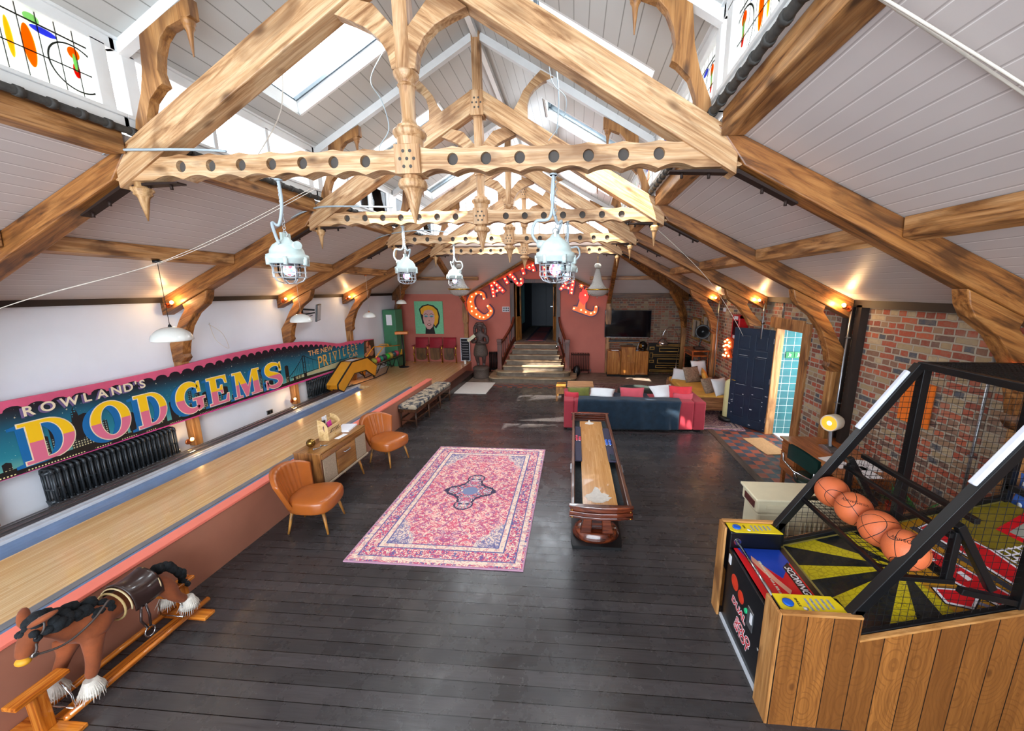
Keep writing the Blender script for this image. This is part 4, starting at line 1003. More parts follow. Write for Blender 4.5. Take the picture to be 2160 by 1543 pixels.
for i, ((hx, cn), wh) in enumerate(zip(cols, where)):
    o = tag(MB().ball((0,0,0), .1, 0, 24).build('bowling_ball', mat('ball_'+hx[1:], hx, .08, var=.35, vs=9, coat=.8)), '%s bowling ball, %s' % (cn, wh), 'bowling ball', 'bowling balls on the rack')
    o.location = (-5.88, 10.55+.205*i, .36+.43)
# foot drier / stand with orange head
t = thing('padded_stand', 'black pole stand with a flat orange box top beside the green locker', 'stand', (-5.62,11.95,.33))
MB().box(-.2,.2,-.13,.13,1.10,1.19).build('box_top', mat('orange_laminate','#d8781a',.35), t, bevel=.015, rotz=.3)
MB().tube([(0,0,.02),(0,0,1.12)], .025, 10).build('pole', M_black, t)
MB().lathe([(.16,0),(.16,.012),(.05,.03),(.03,.05)], (0,0,0), 20).build('base_plate', M_black, t)
# green locker
t = thing('steel_locker', 'tall green steel locker in the corner with a taped paper notice', 'locker', (-6.02,12.25,.33))
M_lock = mat('locker_green', '#3f7a58', .4, var=.08)
MB().box(-.25,.18,-.2,.3,0,1.88).build('body', M_lock, t, bevel=.008)
MB().box(-.245,.175,-.215,-.2,.03,1.85).build('door', M_lock, t, bevel=.004); MB().box(.12,.135,-.235,-.215,.85,1.0).build('handle', M_steel, t)
MB().box(-.13,.06,-.218,-.2155,1.38,1.72).build('notice', MATS['white_paper'], t)
# generic pop-style portrait panel (plain stand-in: face of no known work)
t = thing('portrait_canvas', 'square mint green pop-art portrait of a yellow-haired woman on the terracotta wall', 'painting', (-5.09,13.02,1.89))
MB().box(-.505,.505,-.01,.03,-.57,.57).build('canvas', mat('mint_canvas','#74bf94',.6,var=.1,vs=20), t)
def el(cx, cz, rx, rz_, a0=0, a1=360, n=24): return arc(cx,cz,rx,rz_,a0,a1,n)[:-1] if a1-a0 >= 360 else arc(cx,cz,rx,rz_,a0,a1,n)
m = MB(); y = -.0105
def lay(poly, d, mi): m.prism(poly, 'y', y-.002-.001*d, y-.001-.001*d if False else -.0100, mi)
lay([(-.3,.12),(-.34,.3),(-.22,.42),(-.02,.47),(.18,.43),(.34,.3),(.40,.06),(.36,-.2),(.24,-.38),(.1,-.2),(-.1,-.25),(-.24,-.2)], 0, 0)
lay([(-.27,.14),(-.29,.3),(-.17,.39),(-.0,.43),(.17,.38),(.3,.26),(.35,.04),(.31,-.18),(.22,-.3),(.05,0),(-.1,0)], 1, 1)
lay([(-.13,-.3),(.15,-.26),(.2,-.57),(-.16,-.57)], 2, 0)
lay([(-.2,.12),(-.15,.24),(0,.28),(.14,.25),(.21,.1),(.2,-.12),(.12,-.32),(.02,-.41),(-.08,-.39),(-.17,-.25),(-.21,-.05)], 3, 2)
lay(el(-.1,.05,.07,.035), 4, 3); lay(el(.1,.05,.075,.035), 4, 3); lay(el(-.1,.03,.05,.012), 5, 0); lay(el(.1,.03,.055,.012), 5, 0)
lay(ribbon([(-.17,.11),(-.1,.14),(-.03,.11)],.014), 5, 0); lay(ribbon([(.03,.11),(.1,.145),(.18,.1)],.014), 5, 0)
lay([(-.02,-.1),(0,-.12),(.03,-.1),(.0,-.09)], 5, 0); lay(el(0,-.24,.075,.035), 5, 4); lay(el(0,-.24,.05,.012), 6, 5)
m.build('painted_portrait', [mat('black_ink','#14110f',.6), mat('hair_yellow','#dfa51a',.6,var=.1), mat('portrait_pink','#c99a94',.6), mat('eyeshadow_blue','#5fa9b8',.6), mat('lip_red','#6e1420',.5), mat('teeth_white','#efe9e0',.5)], t)
# cinema seats: one row of three
t = thing('cinema_seats', 'row of three folded red velvet cinema seats under the green portrait', 'seats', (-4.86,12.78,.33))
M_vel = mat('red_velvet', '#8f1526', .7, var=.2, vs=3, sheen=.08); W_seat = wood('seat_ply','#33200f','#5d3d20','#7e5a33',0,'z',.4)
for i in range(3):
    x = (i-1)*.5
    MB().grid(lambda u, v: (x-.225+.45*u, .10-.05*sin(pi*u)+.05*v, .52+.36*v), 9, 5).grid(lambda u, v: (x-.225+.45*u, .13-.05*sin(pi*u)+.05*v, .52+.36*v), 9, 5).grid(lambda u, v: (x-.225+.45*u, .10-.05*sin(pi*u)+.05+.03*v, .88), 9, 2).build('backrest', M_vel, t)
    MB().prism([(x-.17,.52),(x+.17,.52),(x+.17,.22)]+[(x+.17*cos(radians(a)),.16+.07*-sin(radians(a))) for a in range(0,181,20)]+[(x-.17,.22)], 'y', .0, .035).build('seat', W_seat, t, bevel=.01)
for i in range(4):
    x = (i-1.5)*.5
    MB().tube([(x,-.02,0),(x,.0,.45),(x,-.06,.6)], .014, 8).tube([(x,.0,.45),(x,.12,.62)], .012, 8).tube([(x,.08,0),(x,.0,.3)], .012, 8).cone((x,-.03,0),(x,-.03,.015),.05,.05,8).lathe([(.001,-.03),(.04,-.02),(.04,.02),(.001,.03)], (x,-.02,.3), 12, axis='x').build('standard', M_brass, t)
    MB().box(x-.025,x+.025,-.16,.06,.595,.62).build('armrest', M_vel, t, bevel=.008)
# peg letter board and cup
t = thing('letter_board', 'narrow black letter board in a white frame on the terracotta wall', 'notice board', (-3.80,12.9,.33))
MB().box(-.16,.16,-.012,.0,.06,.86).build('panel', mat('black_felt','#191b22',.8), t)
m = MB()
for a, b, c_, d in ((-.17,-.145,.05,.87),(.145,.17,.05,.87),(-.17,.17,.05,.075),(-.17,.17,.845,.87)): m.box(a,b,-.02,.005,c_,d)
m.build('frame', M_lgrey, t)
m = MB()
for k in range(7): m.box(-.11,.11,-.0135,-.0125,.20+.09*k,.206+.09*k); m.box(-.13,-.12,-.0135,-.0125,.24+.085*k,.25+.085*k)
m.build('letter_rows', MATS['white_paper'], t)
tag(MB().lathe([(.035,0),(.036,.005),(.048,.13),(.05,.135),(.045,.13),(.034,.008)], (-3.74,12.6,.33), 16).build('white_cup', M_opal), 'white cup on the edge of the wooden platform by the letter board', 'cup')
# ================================================================ BACK WALL: PASSAGE, STEPS, STATUE, LETTERS, TV CORNER
M_navy = mat('navy_paint', '#1d2a3a', .45, var=.1)
W_dk = wood('dark_oak_frame', '#1e120c', '#3b2417', '#553521', 0, 'z', .45)
W_og = wood('honey_oak', '#6e4317', '#a9702f', '#c98f49', 0, 'z', .35)
W_step = wood('worn_step_oak', '#5e4a33', '#9b8261', '#c6b190', 0, 'x', .4)
W_rail = wood('red_brown_rail', '#35160d', '#5a2a1b', '#713a26', 0, 'z', .4)
# passage beyond the doorway
ps = MB(); ps.box(-2.35,-2.15,13.35,19.2,1.0,3.5); struct(ps.build('wall_passage', M_navy))
struct(MB().box(-.5,-.3,13.35,19.2,1.0,3.5).build('wall_passage', M_navy))
struct(MB().box(-2.35,-.3,19.2,19.3,1.0,3.5).build('wall_passage', M_navy))
struct(MB().box(-2.35,-.3,13.35,19.2,3.2,3.3).build('ceiling', M_navy))
struct(MB().box(-2.15,-.5,13.0,19.2,.94,1.06).build('floor', boards('pale_passage_boards','#9b9287','#6a6259','y',.12,.004,.5)))
m_, t = newmat('faded_runner_weave'); v = t.coord(); X, Y, Z = t.xyz(v)
g = t.math('LESS_THAN', t.math('ABSOLUTE', X), .26); f = t.math('GREATER_THAN', t.math('FRACT', t.math('MULTIPLY', Y, .42)), .12)
c = t.mix(t.noise(v, 24, 4, .7), '#7d2433', '#b56870'); c = t.mix(t.math('MULTIPLY', g, f), '#4d4257', c); t.base(c); t.b.inputs['Roughness'].default_value = .95
tag(MB().box(-.36,.36,-2.6,2.6,0,.012).build('runner_carpet', m_, None, 0, (-1.38,16.0,1.06)), 'faded red runner carpet on the passage floor beyond the steps', 'carpet')
t = thing('passage_door', 'dark navy door at the far end of the passage', 'door', (-1.0,19.15,1.06))
MB().box(-.42,.42,-.04,0,0,1.95).build('leaf', M_navy, t, bevel=.01); MB().box(-.2,-.05,-.055,-.04,.95,.99).build('handle', M_steel, t)
tag(MB().grid(lambda u, v: (-2.12+.03*sin(u*22), 14.7+1.4*u, 1.5+1.55*v), 40, 3).build('passage_curtain', mat('pale_teal_curtain','#5f8f96',.8)), 'pale teal curtain on the left side of the dark passage', 'curtain')
# door frame and folded glazed doors
df = struct(MB().box(-2.2,-2.06,12.98,13.4,1.06,3.16).box(-.62,-.48,12.98,13.4,1.06,3.16).box(-2.2,-.48,12.98,13.4,3.07,3.2).build('door_1', W_dk, bevel=.008))
for sx, x0, nm in ((1,-2.05,'left'),(-1,-.63,'right')):
    t = thing('glazed_door', 'narrow honey oak door folded back on the %s of the passage opening' % nm, 'door', (x0,13.3,1.07), radians(72)*sx if sx > 0 else radians(-252+180)+pi, 'passage double doors')
    MB().box(0,.05,-.02,.02,0,1.97).box(.35,.4,-.02,.02,0,1.97).box(.05,.35,-.02,.02,0,.1).box(.05,.35,-.02,.02,1.88,1.97).box(.05,.35,-.02,.02,.75,.85).build('stiles', W_og, t, bevel=.004)
    MB().box(.05,.35,-.01,.01,.1,.75).build('lower_panel', W_og, t); MB().box(.05,.35,-.004,.004,.85,1.88).build('pane', M_glass, t)
# steps
t = thing('entrance_steps', 'seven worn oak steps rising from the floor to the passage doorway', 'stairs', (-1.3,12.3,0))
fr = [11.36,11.58,11.78,11.97,12.14,12.32,12.52]; hw = [1.40,1.22,.98,.91,.84,.78,.72]
for i in range(7):
    z1 = .151*(i+1); z0 = .151*i; w_ = hw[i]; y0 = fr[i]-12.3; yb = .73
    def outl(w_, y0, r):
        if i < 2: return [(-w_+r*(1-cos(radians(a))), y0+r*(1-sin(radians(a)))) for a in range(0,91,15)]+[(w_-r*(1-cos(radians(a))), y0+r*(1-sin(radians(a)))) for a in range(90,-1,-15)]+[(w_,yb-.45),(-w_,yb-.45)]
        return [(-w_,y0),(w_,y0),(w_,yb),(-w_,yb)]
    MB().prism(outl(w_-.03,y0+.03,.26), 'z', z0, z1-.03).build('riser', mat('worn_riser','#6b5e50',.6,var=.3,vs=6), t)
    MB().prism(outl(w_,y0,.28), 'z', z1-.032, z1).build('tread', W_step, t, bevel=.008)
for sg, nm in ((-1,'left'),(1,'right')):
    xb = -1.3+sg*1.09; t = thing('stair_balustrade', 'red brown balustrade with square newel on the %s of the steps' % nm, 'banister', (xb,11.95,0), 0, 'stair balustrades')
    MB().box(-.065,.065,-.065,.065,.0,1.2).box(-.08,.08,-.08,.08,1.2,1.3).box(-.075,.075,-.075,.075,1.12,1.15).box(-.07,.07,-.07,.07,.3,.42).build('newel', W_rail, t, bevel=.006)
    P = spline([(0,.05,1.16),(-sg*.06,.3,1.22),(-sg*.16,.62,1.42),(-sg*.26,.88,1.66),(-sg*.31,1.05,1.92)],5)
    m = MB()
    for a, b in zip(P, P[1:]): m.bar(a, b+(b-a)*.1, .07, .06)
    m.build('handrail', W_rail, t)
    Q = [(0,.05,.40),(-sg*.16,.62,.86),(-sg*.31,1.05,1.2)]
    m = MB()
    for a, b in zip(Q, Q[1:]): m.bar(a, b, .06, .16)
    m.build('string', W_rail, t)
    for k in range(9):
        f = (k+.6)/9.3; p = P[min(int(f*(len(P)-1)),len(P)-1)]; y = p[1]; 
        zb = .40+(y-.05)*.8; MB().box(p[0]-.014,p[0]+.014,y-.014,y+.014,zb,p[2]-.02).build('baluster', W_rail, t)
radiator('column_radiator', 'narrow black column radiator behind the carved statue', 6, .058, .72, .13, M_black, (-2.80,12.93,0), 0)
radiator('column_radiator', 'brown column radiator on the terracotta wall right of the steps', 11, .058, .71, .13, mat('brown_iron','#4a2a24',.4,.2), (.22,12.93,0), 0)
t = thing('switch_panel', 'grey eight-gang light switch panel left of the passage doorway', 'switch', (-2.36,13.045,2.19))
MB().box(-.125,.125,-.012,0,-.09,.09).build('plate', M_lgrey, t, bevel=.006)
for i in range(4):
    for j in range(2): MB().box(-.105+.057*i,-.07+.057*i,-.018,-.012,-.065+.075*j,-.015+.075*j).build('switch', M_black, t, bevel=.003)
tag(MB().box(-.55,.55,-.65,.65,0,.012).build('floor_mat', mat('offwhite_mat','#d9d7cf',.8,var=.03), None, .003, (-2.98,10.68,0), .0), 'plain off-white mat on the floor in front of the statue', 'mat')
t = thing('rucksack', 'small black bag on the floor right of the steps', 'bag', (.10,12.35,0))
MB().ball((0,0,.2), .18, 0, 14, (.7,.6,1.05)).build('body', M_black, t); MB().tube([(-.05,-.1,.3),(-.03,-.14,.2),(.0,-.12,.08)],.012,6).build('strap', M_steel, t)
# carved statue: one continuous figure on a drum
def skin(name, V, E, Rr, m_, parent=None, sub=2, root=0, smooth=True):
    me = bpy.data.meshes.new(name); me.from_pydata(V, E, []); me.update(); o = bpy.data.objects.new(name, me); COL.objects.link(o)
    sk = o.modifiers.new('skin','SKIN'); sk.use_smooth_shade = smooth
    if not me.skin_vertices: me.attributes.new if False else None
    if not me.skin_vertices:
        bpy.context.view_layer.objects.active = o; o.select_set(True); bpy.ops.object.modifier_remove(modifier='skin'); bpy.ops.object.modifier_add(type='SKIN'); sk = o.modifiers[-1]; sk.use_smooth_shade = smooth; o.select_set(False)
    for i, r in enumerate(Rr):
        s_ = me.skin_vertices[0].data[i]; s_.radius = (r, r) if isinstance(r,(int,float)) else r; s_.use_root = (i == root)
    sb = o.modifiers.new('sub','SUBSURF'); sb.levels = sub; sb.render_levels = sub
    me.materials.append(m_)
    if parent is not None: o.parent = parent
    return o
M_carv = mat('carved_dark_wood', '#493733', .45, var=.45, vs=25, bump=.8)
M_carv2 = mat('carved_ornament', '#54473f', .6, var=.5, vs=45, bump=1.0)
t = thing('carved_statue', 'dark carved wooden figure with curled hair and folded arms on a round plinth', 'statue', (-3.05,12.08,0))
MB().lathe([(.27,0),(.275,.03),(.255,.05),(.255,.26),(.275,.29),(.27,.33),(.24,.345),(.22,.37),(.1,.38)], (0,0,0), 28).build('plinth', M_carv2, t)
V = [(0,0,1.05),(0,.0,1.2),(0,-.01,1.33),(0,-.01,1.43),(0,-.02,1.52),(0,-.03,1.62),(0,-.02,1.70),
     (.14,0,1.40),(.24,-.01,1.32),(.24,-.06,1.16),(.12,-.17,1.18),(.0,-.2,1.24),
     (-.14,0,1.40),(-.24,-.01,1.32),(-.25,-.07,1.18),(-.13,-.18,1.2),(-.08,-.2,1.28),
     (.09,0,.9),(.12,-.06,.68),(.09,.02,.45),(.10,-.06,.39),(-.09,0,.9),(-.12,-.06,.68),(-.09,.02,.45),(-.10,-.06,.39)]
E_ = [(0,1),(1,2),(2,3),(3,4),(4,5),(5,6),(3,7),(7,8),(8,9),(9,10),(10,11),(3,12),(12,13),(13,14),(14,15),(15,16),(0,17),(17,18),(18,19),(19,20),(0,21),(21,22),(22,23),(23,24)]
Rr = [.15,.13,.15,.12,.07,.115,.09,.09,.07,.06,.05,.04,.09,.07,.06,.05,.04,.1,.075,.055,.05,.1,.075,.055,.05]
skin('figure', V, E_, Rr, M_carv, t)
m = MB()
for sg in (-1,1):
    for k in range(9):
        a = k/8; m.ball((sg*(.09+.085*min(1,a*2.2)), -.01, 1.78-.30*a), .05, 0, 10); m.ball((sg*(.08+.04*min(1,a*2.2)), -.04, 1.77-.12*a), .04, 0, 10)
for k in range(7): m.ball((-.1+.2*k/6, -.05, 1.76+.035*sin(pi*k/6)), .045, 0, 10)
m.ball((0,.03,1.72),.13,0,14,(1.15,.9,.95)); m.build('curled_hair', M_carv, t)
m = MB(); m.ball((0,-.145,1.60),.022,0,8,(1,1,1.4)); m.ball((.045,-.125,1.655),.02,0,8,(1.3,.6,.7)); m.ball((-.045,-.125,1.655),.02,0,8,(1.3,.6,.7)); m.ball((0,-.13,1.545),.03,0,8,(1.3,.6,.5)); m.build('face', M_carv, t)
MB().lathe([(.155,1.12),(.19,1.05),(.225,.9),(.235,.78),(.215,.72),(.17,.70)], (0,0,0), 26).lathe([(.16,1.12),(.175,1.14),(.16,1.16)],(0,0,0),26).build('carved_skirt', M_carv2, t)
tag(MB().obox((0,0,0),(.30,.02,.10),(0,radians(-38),0)).build('postcard_sign', mat('cream_card','#cfcdb0',.6,var=.35,vs=40), None, 0, (-3.28,11.84,1.33)), 'cream printed card held in the folded arms of the statue', 'card')

# ---------------- CARNIVAL marquee letters
BULB = {'C': [(-3.35,2.72),(-3.18,2.7),(-3.09,2.55),(-3.5,2.62),(-3.55,2.45),(-3.52,2.29),(-3.38,2.23),(-3.52,2.13),(-3.36,2.02),(-3.25,1.94),(-3.12,1.92),(-2.96,2.0),(-2.86,2.14),(-2.96,2.31)],
 'A': [(-2.71,3.08),(-2.81,2.99),(-2.63,3.01),(-2.77,2.87),(-2.53,2.92),(-2.76,2.76),(-2.62,2.82),(-2.44,2.83),(-2.75,2.64)],
 'R': [(-2.45,3.46),(-2.34,3.51),(-2.23,3.53),(-2.15,3.46),(-2.17,3.35),(-2.4,3.33),(-2.34,3.21),(-2.28,3.09),(-2.08,3.27),(-2.01,3.2),(-1.93,3.07),(-1.8,3.07),(-1.81,3.2)],
 'N': [(-1.8,3.7),(-1.76,3.55),(-1.72,3.39),(-1.64,3.66),(-1.52,3.58),(-1.4,3.64),(-1.44,3.78),(-1.38,3.49)],
 'I': [(-1.04,3.72),(-1.02,3.57),(-1.0,3.4),(-.98,3.26)],
 'V': [(-.80,3.55),(-.76,3.42),(-.68,3.29),(-.58,3.4),(-.52,3.5)],
 'A2': [(-.22,3.2),(-.3,3.05),(-.45,2.89),(-.39,2.97),(-.22,2.9),(-.1,2.86),(-.11,2.75),(-.08,3.0),(-.06,3.11)],
 'L': [(.35,2.67),(.23,2.56),(.4,2.84),(-.02,2.23),(.22,2.18),(.38,2.11),(.55,2.07),(.67,2.11),(.72,2.29)]}
STR = {'C': [([(-3.08,2.55),(-3.12,2.72),(-3.32,2.76),(-3.49,2.63),(-3.56,2.4),(-3.5,2.15),(-3.32,1.99),(-3.12,1.92),(-2.95,1.99),(-2.85,2.14),(-2.97,2.32)],[.13,.11,.12,.2,.27,.3,.27,.2,.17,.15,.12])],
 'A': [([(-2.74,2.60),(-2.78,2.85),(-2.83,3.08)],.13),([(-2.85,3.10),(-2.7,3.07),(-2.52,2.90),(-2.38,2.76)],.13),([(-2.76,2.76),(-2.52,2.86)],.09)],
 'R': [([(-2.48,3.50),(-2.38,3.28),(-2.25,3.04)],.13),([(-2.46,3.47),(-2.3,3.56),(-2.17,3.5),(-2.14,3.36),(-2.22,3.28)],.12),([(-2.2,3.36),(-2.06,3.25),(-1.97,3.1),(-1.86,3.02),(-1.77,3.1),(-1.79,3.22)],.13)],
 'N': [([(-1.84,3.76),(-1.76,3.55),(-1.69,3.34)],.13),([(-1.8,3.74),(-1.62,3.6),(-1.46,3.52)],.11),([(-1.47,3.84),(-1.41,3.64),(-1.35,3.44)],.13)],
 'I': [([(-1.06,3.78),(-1.02,3.5),(-.97,3.22)],.14)],
 'V': [([(-.83,3.6),(-.76,3.42),(-.68,3.26)],.12),([(-.68,3.26),(-.59,3.38),(-.48,3.54)],.10)],
 'A2': [([(-.5,2.84),(-.34,3.02),(-.18,3.24)],.11),([(-.04,3.24),(-.08,3.0),(-.13,2.70)],.14),([(-.36,2.93),(-.1,2.88)],.09)],
 'L': [([(.42,2.90),(.33,2.66),(.26,2.45),(.22,2.22)],[.12,.2,.22,.3]),([(-.06,2.24),(.2,2.18),(.4,2.10),(.57,2.05),(.69,2.12),(.72,2.30)],[.13,.2,.17,.16,.14,.13])]}
nmz = {'C':'large letter C, first of','A':'first letter A of','R':'letter R of','N':'letter N of','I':'letter I of','V':'letter V of','A2':'second letter A of','L':'large letter L, last of'}
M_mred = mat('marquee_red', '#b5261c', .4, var=.15, emit='#e0301c', es=.25); M_mor = mat('marquee_orange', '#e07a1d', .4, var=.15, emit='#e86a1c', es=.2); M_mpur = mat('marquee_purple', '#54406c', .5, var=.1)
M_rb = mat('red_marquee_bulb', '#ffd2a0', .3, emit='#ff9a58', es=8)
for k, ss in STR.items():
    xs = [p[0] for s in ss for p in s[0]]; zs = [p[1] for s in ss for p in s[0]]; cx, cz = (min(xs)+max(xs))/2, (min(zs)+max(zs))/2
    t = thing('marquee_letter', nmz[k]+' the lit red carnival sign on the back wall', 'letter', (cx,12.93,cz), 0, 'lit carnival letters')
    mb = MB(); mf = MB(); i = 0
    for P, wd in ss:
        P2 = [(p.x-cx,p.y-cz) for p in spline([Vector((a,b,0)) for a,b in P],4)]; n = len(P2)
        if isinstance(wd, list): W = [wd[min(int(j/4),len(wd)-1)]+(wd[min(int(j/4)+1,len(wd)-1)]-wd[min(int(j/4),len(wd)-1)])*((j%4)/4) for j in range(n)]
        else: W = [wd]*n
        mb.prism(ribbon(P2,[q+.06 for q in W]), 'y', 0+.0007*i, .09, 0); mf.prism(ribbon(P2,[q-.01 for q in W]), 'y', -.012-.0007*i, .01, 0); i += 1
    mb.build('tray', M_mpur, t); mf.build('letter_face', M_mor if k in 'CL' else M_mred, t)
    for (x, z) in BULB[k]: MB().ball((x-cx,-.03,z-cz), .027 if k != 'L' or (x,z) != (.35,2.67) else .04, 0, 10).build('bulb', M_rb, t)
    point('marquee_glow', (cx,12.72,cz), 1.7 if k in 'CL' else 1.1, (1,.2,.09), .12)
def star(cx, cz, r, label):
    t = thing('marquee_star', label, 'star', (cx,12.93,cz), 0, 'marquee stars')
    q = lambda s, y0, y1, m_, nm: MB().prism([(s*(r if i%2==0 else r*.5)*sin(pi*i/8), s*(r if i%2==0 else r*.5)*cos(pi*i/8)) for i in range(16)], 'y', y0, y1).build(nm, m_, t)
    q(1.35,0,.08,M_mpur,'tray'); q(1,-.01,.01,M_mor,'face'); MB().ball((0,-.03,0),.026,0,10).build('bulb', M_rb, t)
star(.22,2.98,.11,'small purple-edged marquee star above the letter L')
t = thing('marquee_flame', 'red flame and heart marquee shape on top of the letter L', 'sign', (.30,12.90,2.60), 0)
MB().prism([(-.16,.02),(-.12,-.14),(0,-.26),(.12,-.12),(.17,.02),(.10,.16),(.09,.3),(.03,.2),(-.03,.32),(-.07,.18),(-.13,.16)], 'y', -.03, 0).build('flame_face', mat('hot_red','#d81e14',.4,emit='#ff2a14',es=.8), t)

# red lamp cable bundle behind C
tag(MB().tube([tuple(p) for p in spline([(-3.80,12.86,2.72),(-3.70,12.84,2.6),(-3.72,12.84,2.35),(-3.66,12.84,2.15)],5)], .022, 8).tube([tuple(p) for p in spline([(-3.84,12.86,2.7),(-3.78,12.84,2.5),(-3.70,12.84,2.3)],5)], .016, 8).build('cable_bundle', mat('red_cable','#c23a1c',.5)), 'red cable bundle on the post left of the letter C', 'cable')

# ---------------- TV corner
t = thing('flat_television', 'large black flat television on the brick back wall', 'television', (1.79,12.93,1.72))
MB().box(-.765,.765,-.03,.03,-.455,.455).build('casing', M_black, t, bevel=.006)
m_, q = newmat('dark_screen'); v = q.coord(); q.base((.004,.004,.006,1)); q.b.inputs['Roughness'].default_value = .07
MB().box(-.75,.75,-.032,-.03,-.43,.44).build('screen', m_, t); MB().box(-.7,.7,-.034,-.03,-.452,-.44).build('lower_trim', M_steel, t); MB().box(-.15,.15,.03,.11,-.15,.15).build('wall_mount', M_black, t)
W_cab = wood('walnut_cabinet', '#6b3a14', '#a5652a', '#c28542', 0, 'z', .28, .7, .3, False)
t = thing('drinks_cabinet', 'stepped art deco walnut cabinet with central doors under the television', 'cabinet', (1.79,12.72,0))
MB().box(-.67,-.23,-.2,.25,.06,.86).build('side_unit', W_cab, t, bevel=.02); MB().box(.23,.67,-.2,.25,.06,.86).build('side_unit', W_cab, t, bevel=.02)
MB().box(-.23,.23,-.26,.25,.06,1.0).build('centre_unit', W_cab, t, bevel=.015); MB().box(-.68,.68,-.22,.25,0,.06).box(-.24,.24,-.27,-.2,0,.06).build('plinth', M_black, t)
for x, w_ in ((-.22,.215),(.005,.215)):
    d = MB().box(x,x+w_,-.268,-.26,.5,.92).build('door', W_cab, t, bevel=.003); MB().box(x+(.19 if x<0 else .0),x+(.21 if x<0 else .02),-.28,-.268,.68,.74).build('handle', M_brass, d)
for x in (-.62,.27):
    d = MB().box(x,x+.35,-.208,-.2,.12,.82).build('door', W_cab, t, bevel=.003); MB().ball((x+.17,-.215,.42),.01,0,8).build('knob', M_brass, d)
for x in (-.2,-.065,.07): MB().box(x,x+.125,-.265,-.26,.12,.46).build('lower_panel', W_cab, t, bevel=.004)
t = thing('soundbar', 'long dark soundbar on a shelf above the cabinet', 'speaker', (1.68,12.86,1.12)); MB().box(-.5,.5,-.05,.05,0,.06).build('body', M_black, t, bevel=.01); MB().box(-.48,.48,-.052,-.05,.01,.05).build('grille', M_dgrey, t)
tag(MB().box(-.52,.5,-.13,.1,-.02,0).build('wall_shelf', W_cab, None, .003, (1.68,12.9,1.119)), 'wooden shelf carrying the soundbar above the walnut cabinet', 'shelf')
t = thing('retro_helmet', 'glossy black helmet-shaped fan on the right end of the walnut cabinet', 'ornament', (2.28,12.65,.86))
MB().ball((0,0,.16), .15, 0, 18, (1,1,1.05)).build('shell', mat('gloss_black','#0c0d0c',.1,coat=.6), t); MB().cone((0,0,0),(0,0,.04),.1,.08,16).build('base', M_black, t); MB().cone((-.09,-.09,.17),(-.11,-.11,.17),.07,.06,14).build('visor', M_brass, t)
t = thing('desk_light', 'slim white desk light beside the black helmet on the cabinet', 'lamp', (2.09,12.6,.86)); MB().cone((0,0,0),(0,0,.02),.05,.05,12).tube([(0,0,.02),(.02,0,.16),(.05,.0,.26)], .007, 8).build('stem', M_lgrey, t)
tag(MB().obox((0,0,.008),(.22,.15,.015),(0,0,.2)).build('papers', MATS['white_paper'], None, 0, (1.36,12.62,.86)), 'white papers on the left end of the walnut cabinet', 'papers')
# gilded panelling unit
t = thing('panelled_dado', 'dark panelled dado with gilt frames on the back brick wall', 'panelling', (3.08,12.98,0))
MB().box(-.55,.55,-.03,.06,.05,1.08).build('back_board', mat('black_lacquer','#17130f',.3), t)
M_gilt = wood('gilt_frame_wood', '#6b4a1c', '#a57a34', '#c79a4c', 0, 'x', .35)
for (a,b,c_,d_) in ((-.30,.5,.97,1.04),(-.2,.45,.78,.92),(-.42,.5,.62,.7),(-.25,.5,.38,.55),(-.3,.5,.22,.32),(-.5,.5,.08,.16),(-.52,-.36,.85,.95),(-.52,-.4,.55,.75),(-.52,-.36,.4,.5)):
    MB().box(a,b,-.045,-.03,c_,c_+.025).box(a,b,-.045,-.03,d_-.025,d_).box(a,a+.025,-.045,-.03,c_,d_).box(b-.025,b,-.045,-.03,c_,d_).build('gilt_panel', M_gilt, t, bevel=.004)
# arc lamp
t = thing('arc_floor_lamp', 'arched chrome floor lamp with silver dome shade at the right back corner', 'floor lamp', (3.38,12.6,0))
P = spline([(0,0,.03),(.0,0,.55),(.03,-.05,1.0),(-.02,-.08,1.36),(-.2,-.08,1.62),(-.40,-.08,1.6),(-.5,-.08,1.42),(-.50,-.08,1.30)],6)
MB().tube(P, .009, 8).build('stem', M_chrome, t); MB().cone((0,0,.03),(0,0,.5),.014,.014,10).build('lower_pole', M_chrome, t)
MB().cone((0,0,0),(0,0,.03),.17,.16,24).build('base', mat('dark_marble','#35322f',.2), t)
MB().lathe([(.02,.21),(.06,.2),(.11,.16),(.15,.09),(.18,0),(.175,0),(.14,.085),(.1,.15),(.02,.195)], (-.50,-.08,1.08), 24).build('lamp_shade', mat('spun_aluminium','#b9aca4',.22,.9), t)
# display cabinet and horn gramophone, framed photographs
W_cherry = wood('cherry_cabinet', '#6d2e0e', '#a9501e', '#c96f32', 0, 'z', .3, 1, .3, False)
t = thing('display_cabinet', 'slender cherry wood glass-fronted cabinet against the right brick wall', 'cabinet', (3.53,11.15,0))
m = MB()
for x in (-.22,.2):
    for y in (-.4,.38): m.box(x,x+.025,y,y+.025,0,1.14)
m.box(-.22,.225,-.4,.405,.42,.45).box(-.22,.225,-.4,.405,1.0,1.04); m.build('frame', W_cherry, t, bevel=.004)
MB().box(-.25,.25,-.43,.43,1.14,1.18).build('top', W_cherry, t, bevel=.006)
MB().box(-.2,.2,-.37,.37,.72,.735).box(-.2,.2,-.37,.37,.43,.45).build('shelf', W_cherry, t)
MB().box(-.2,.2,-.395,-.39,.45,1.0).box(-.215,-.21,-.37,.37,.45,1.0).build('pane', M_glass, t)
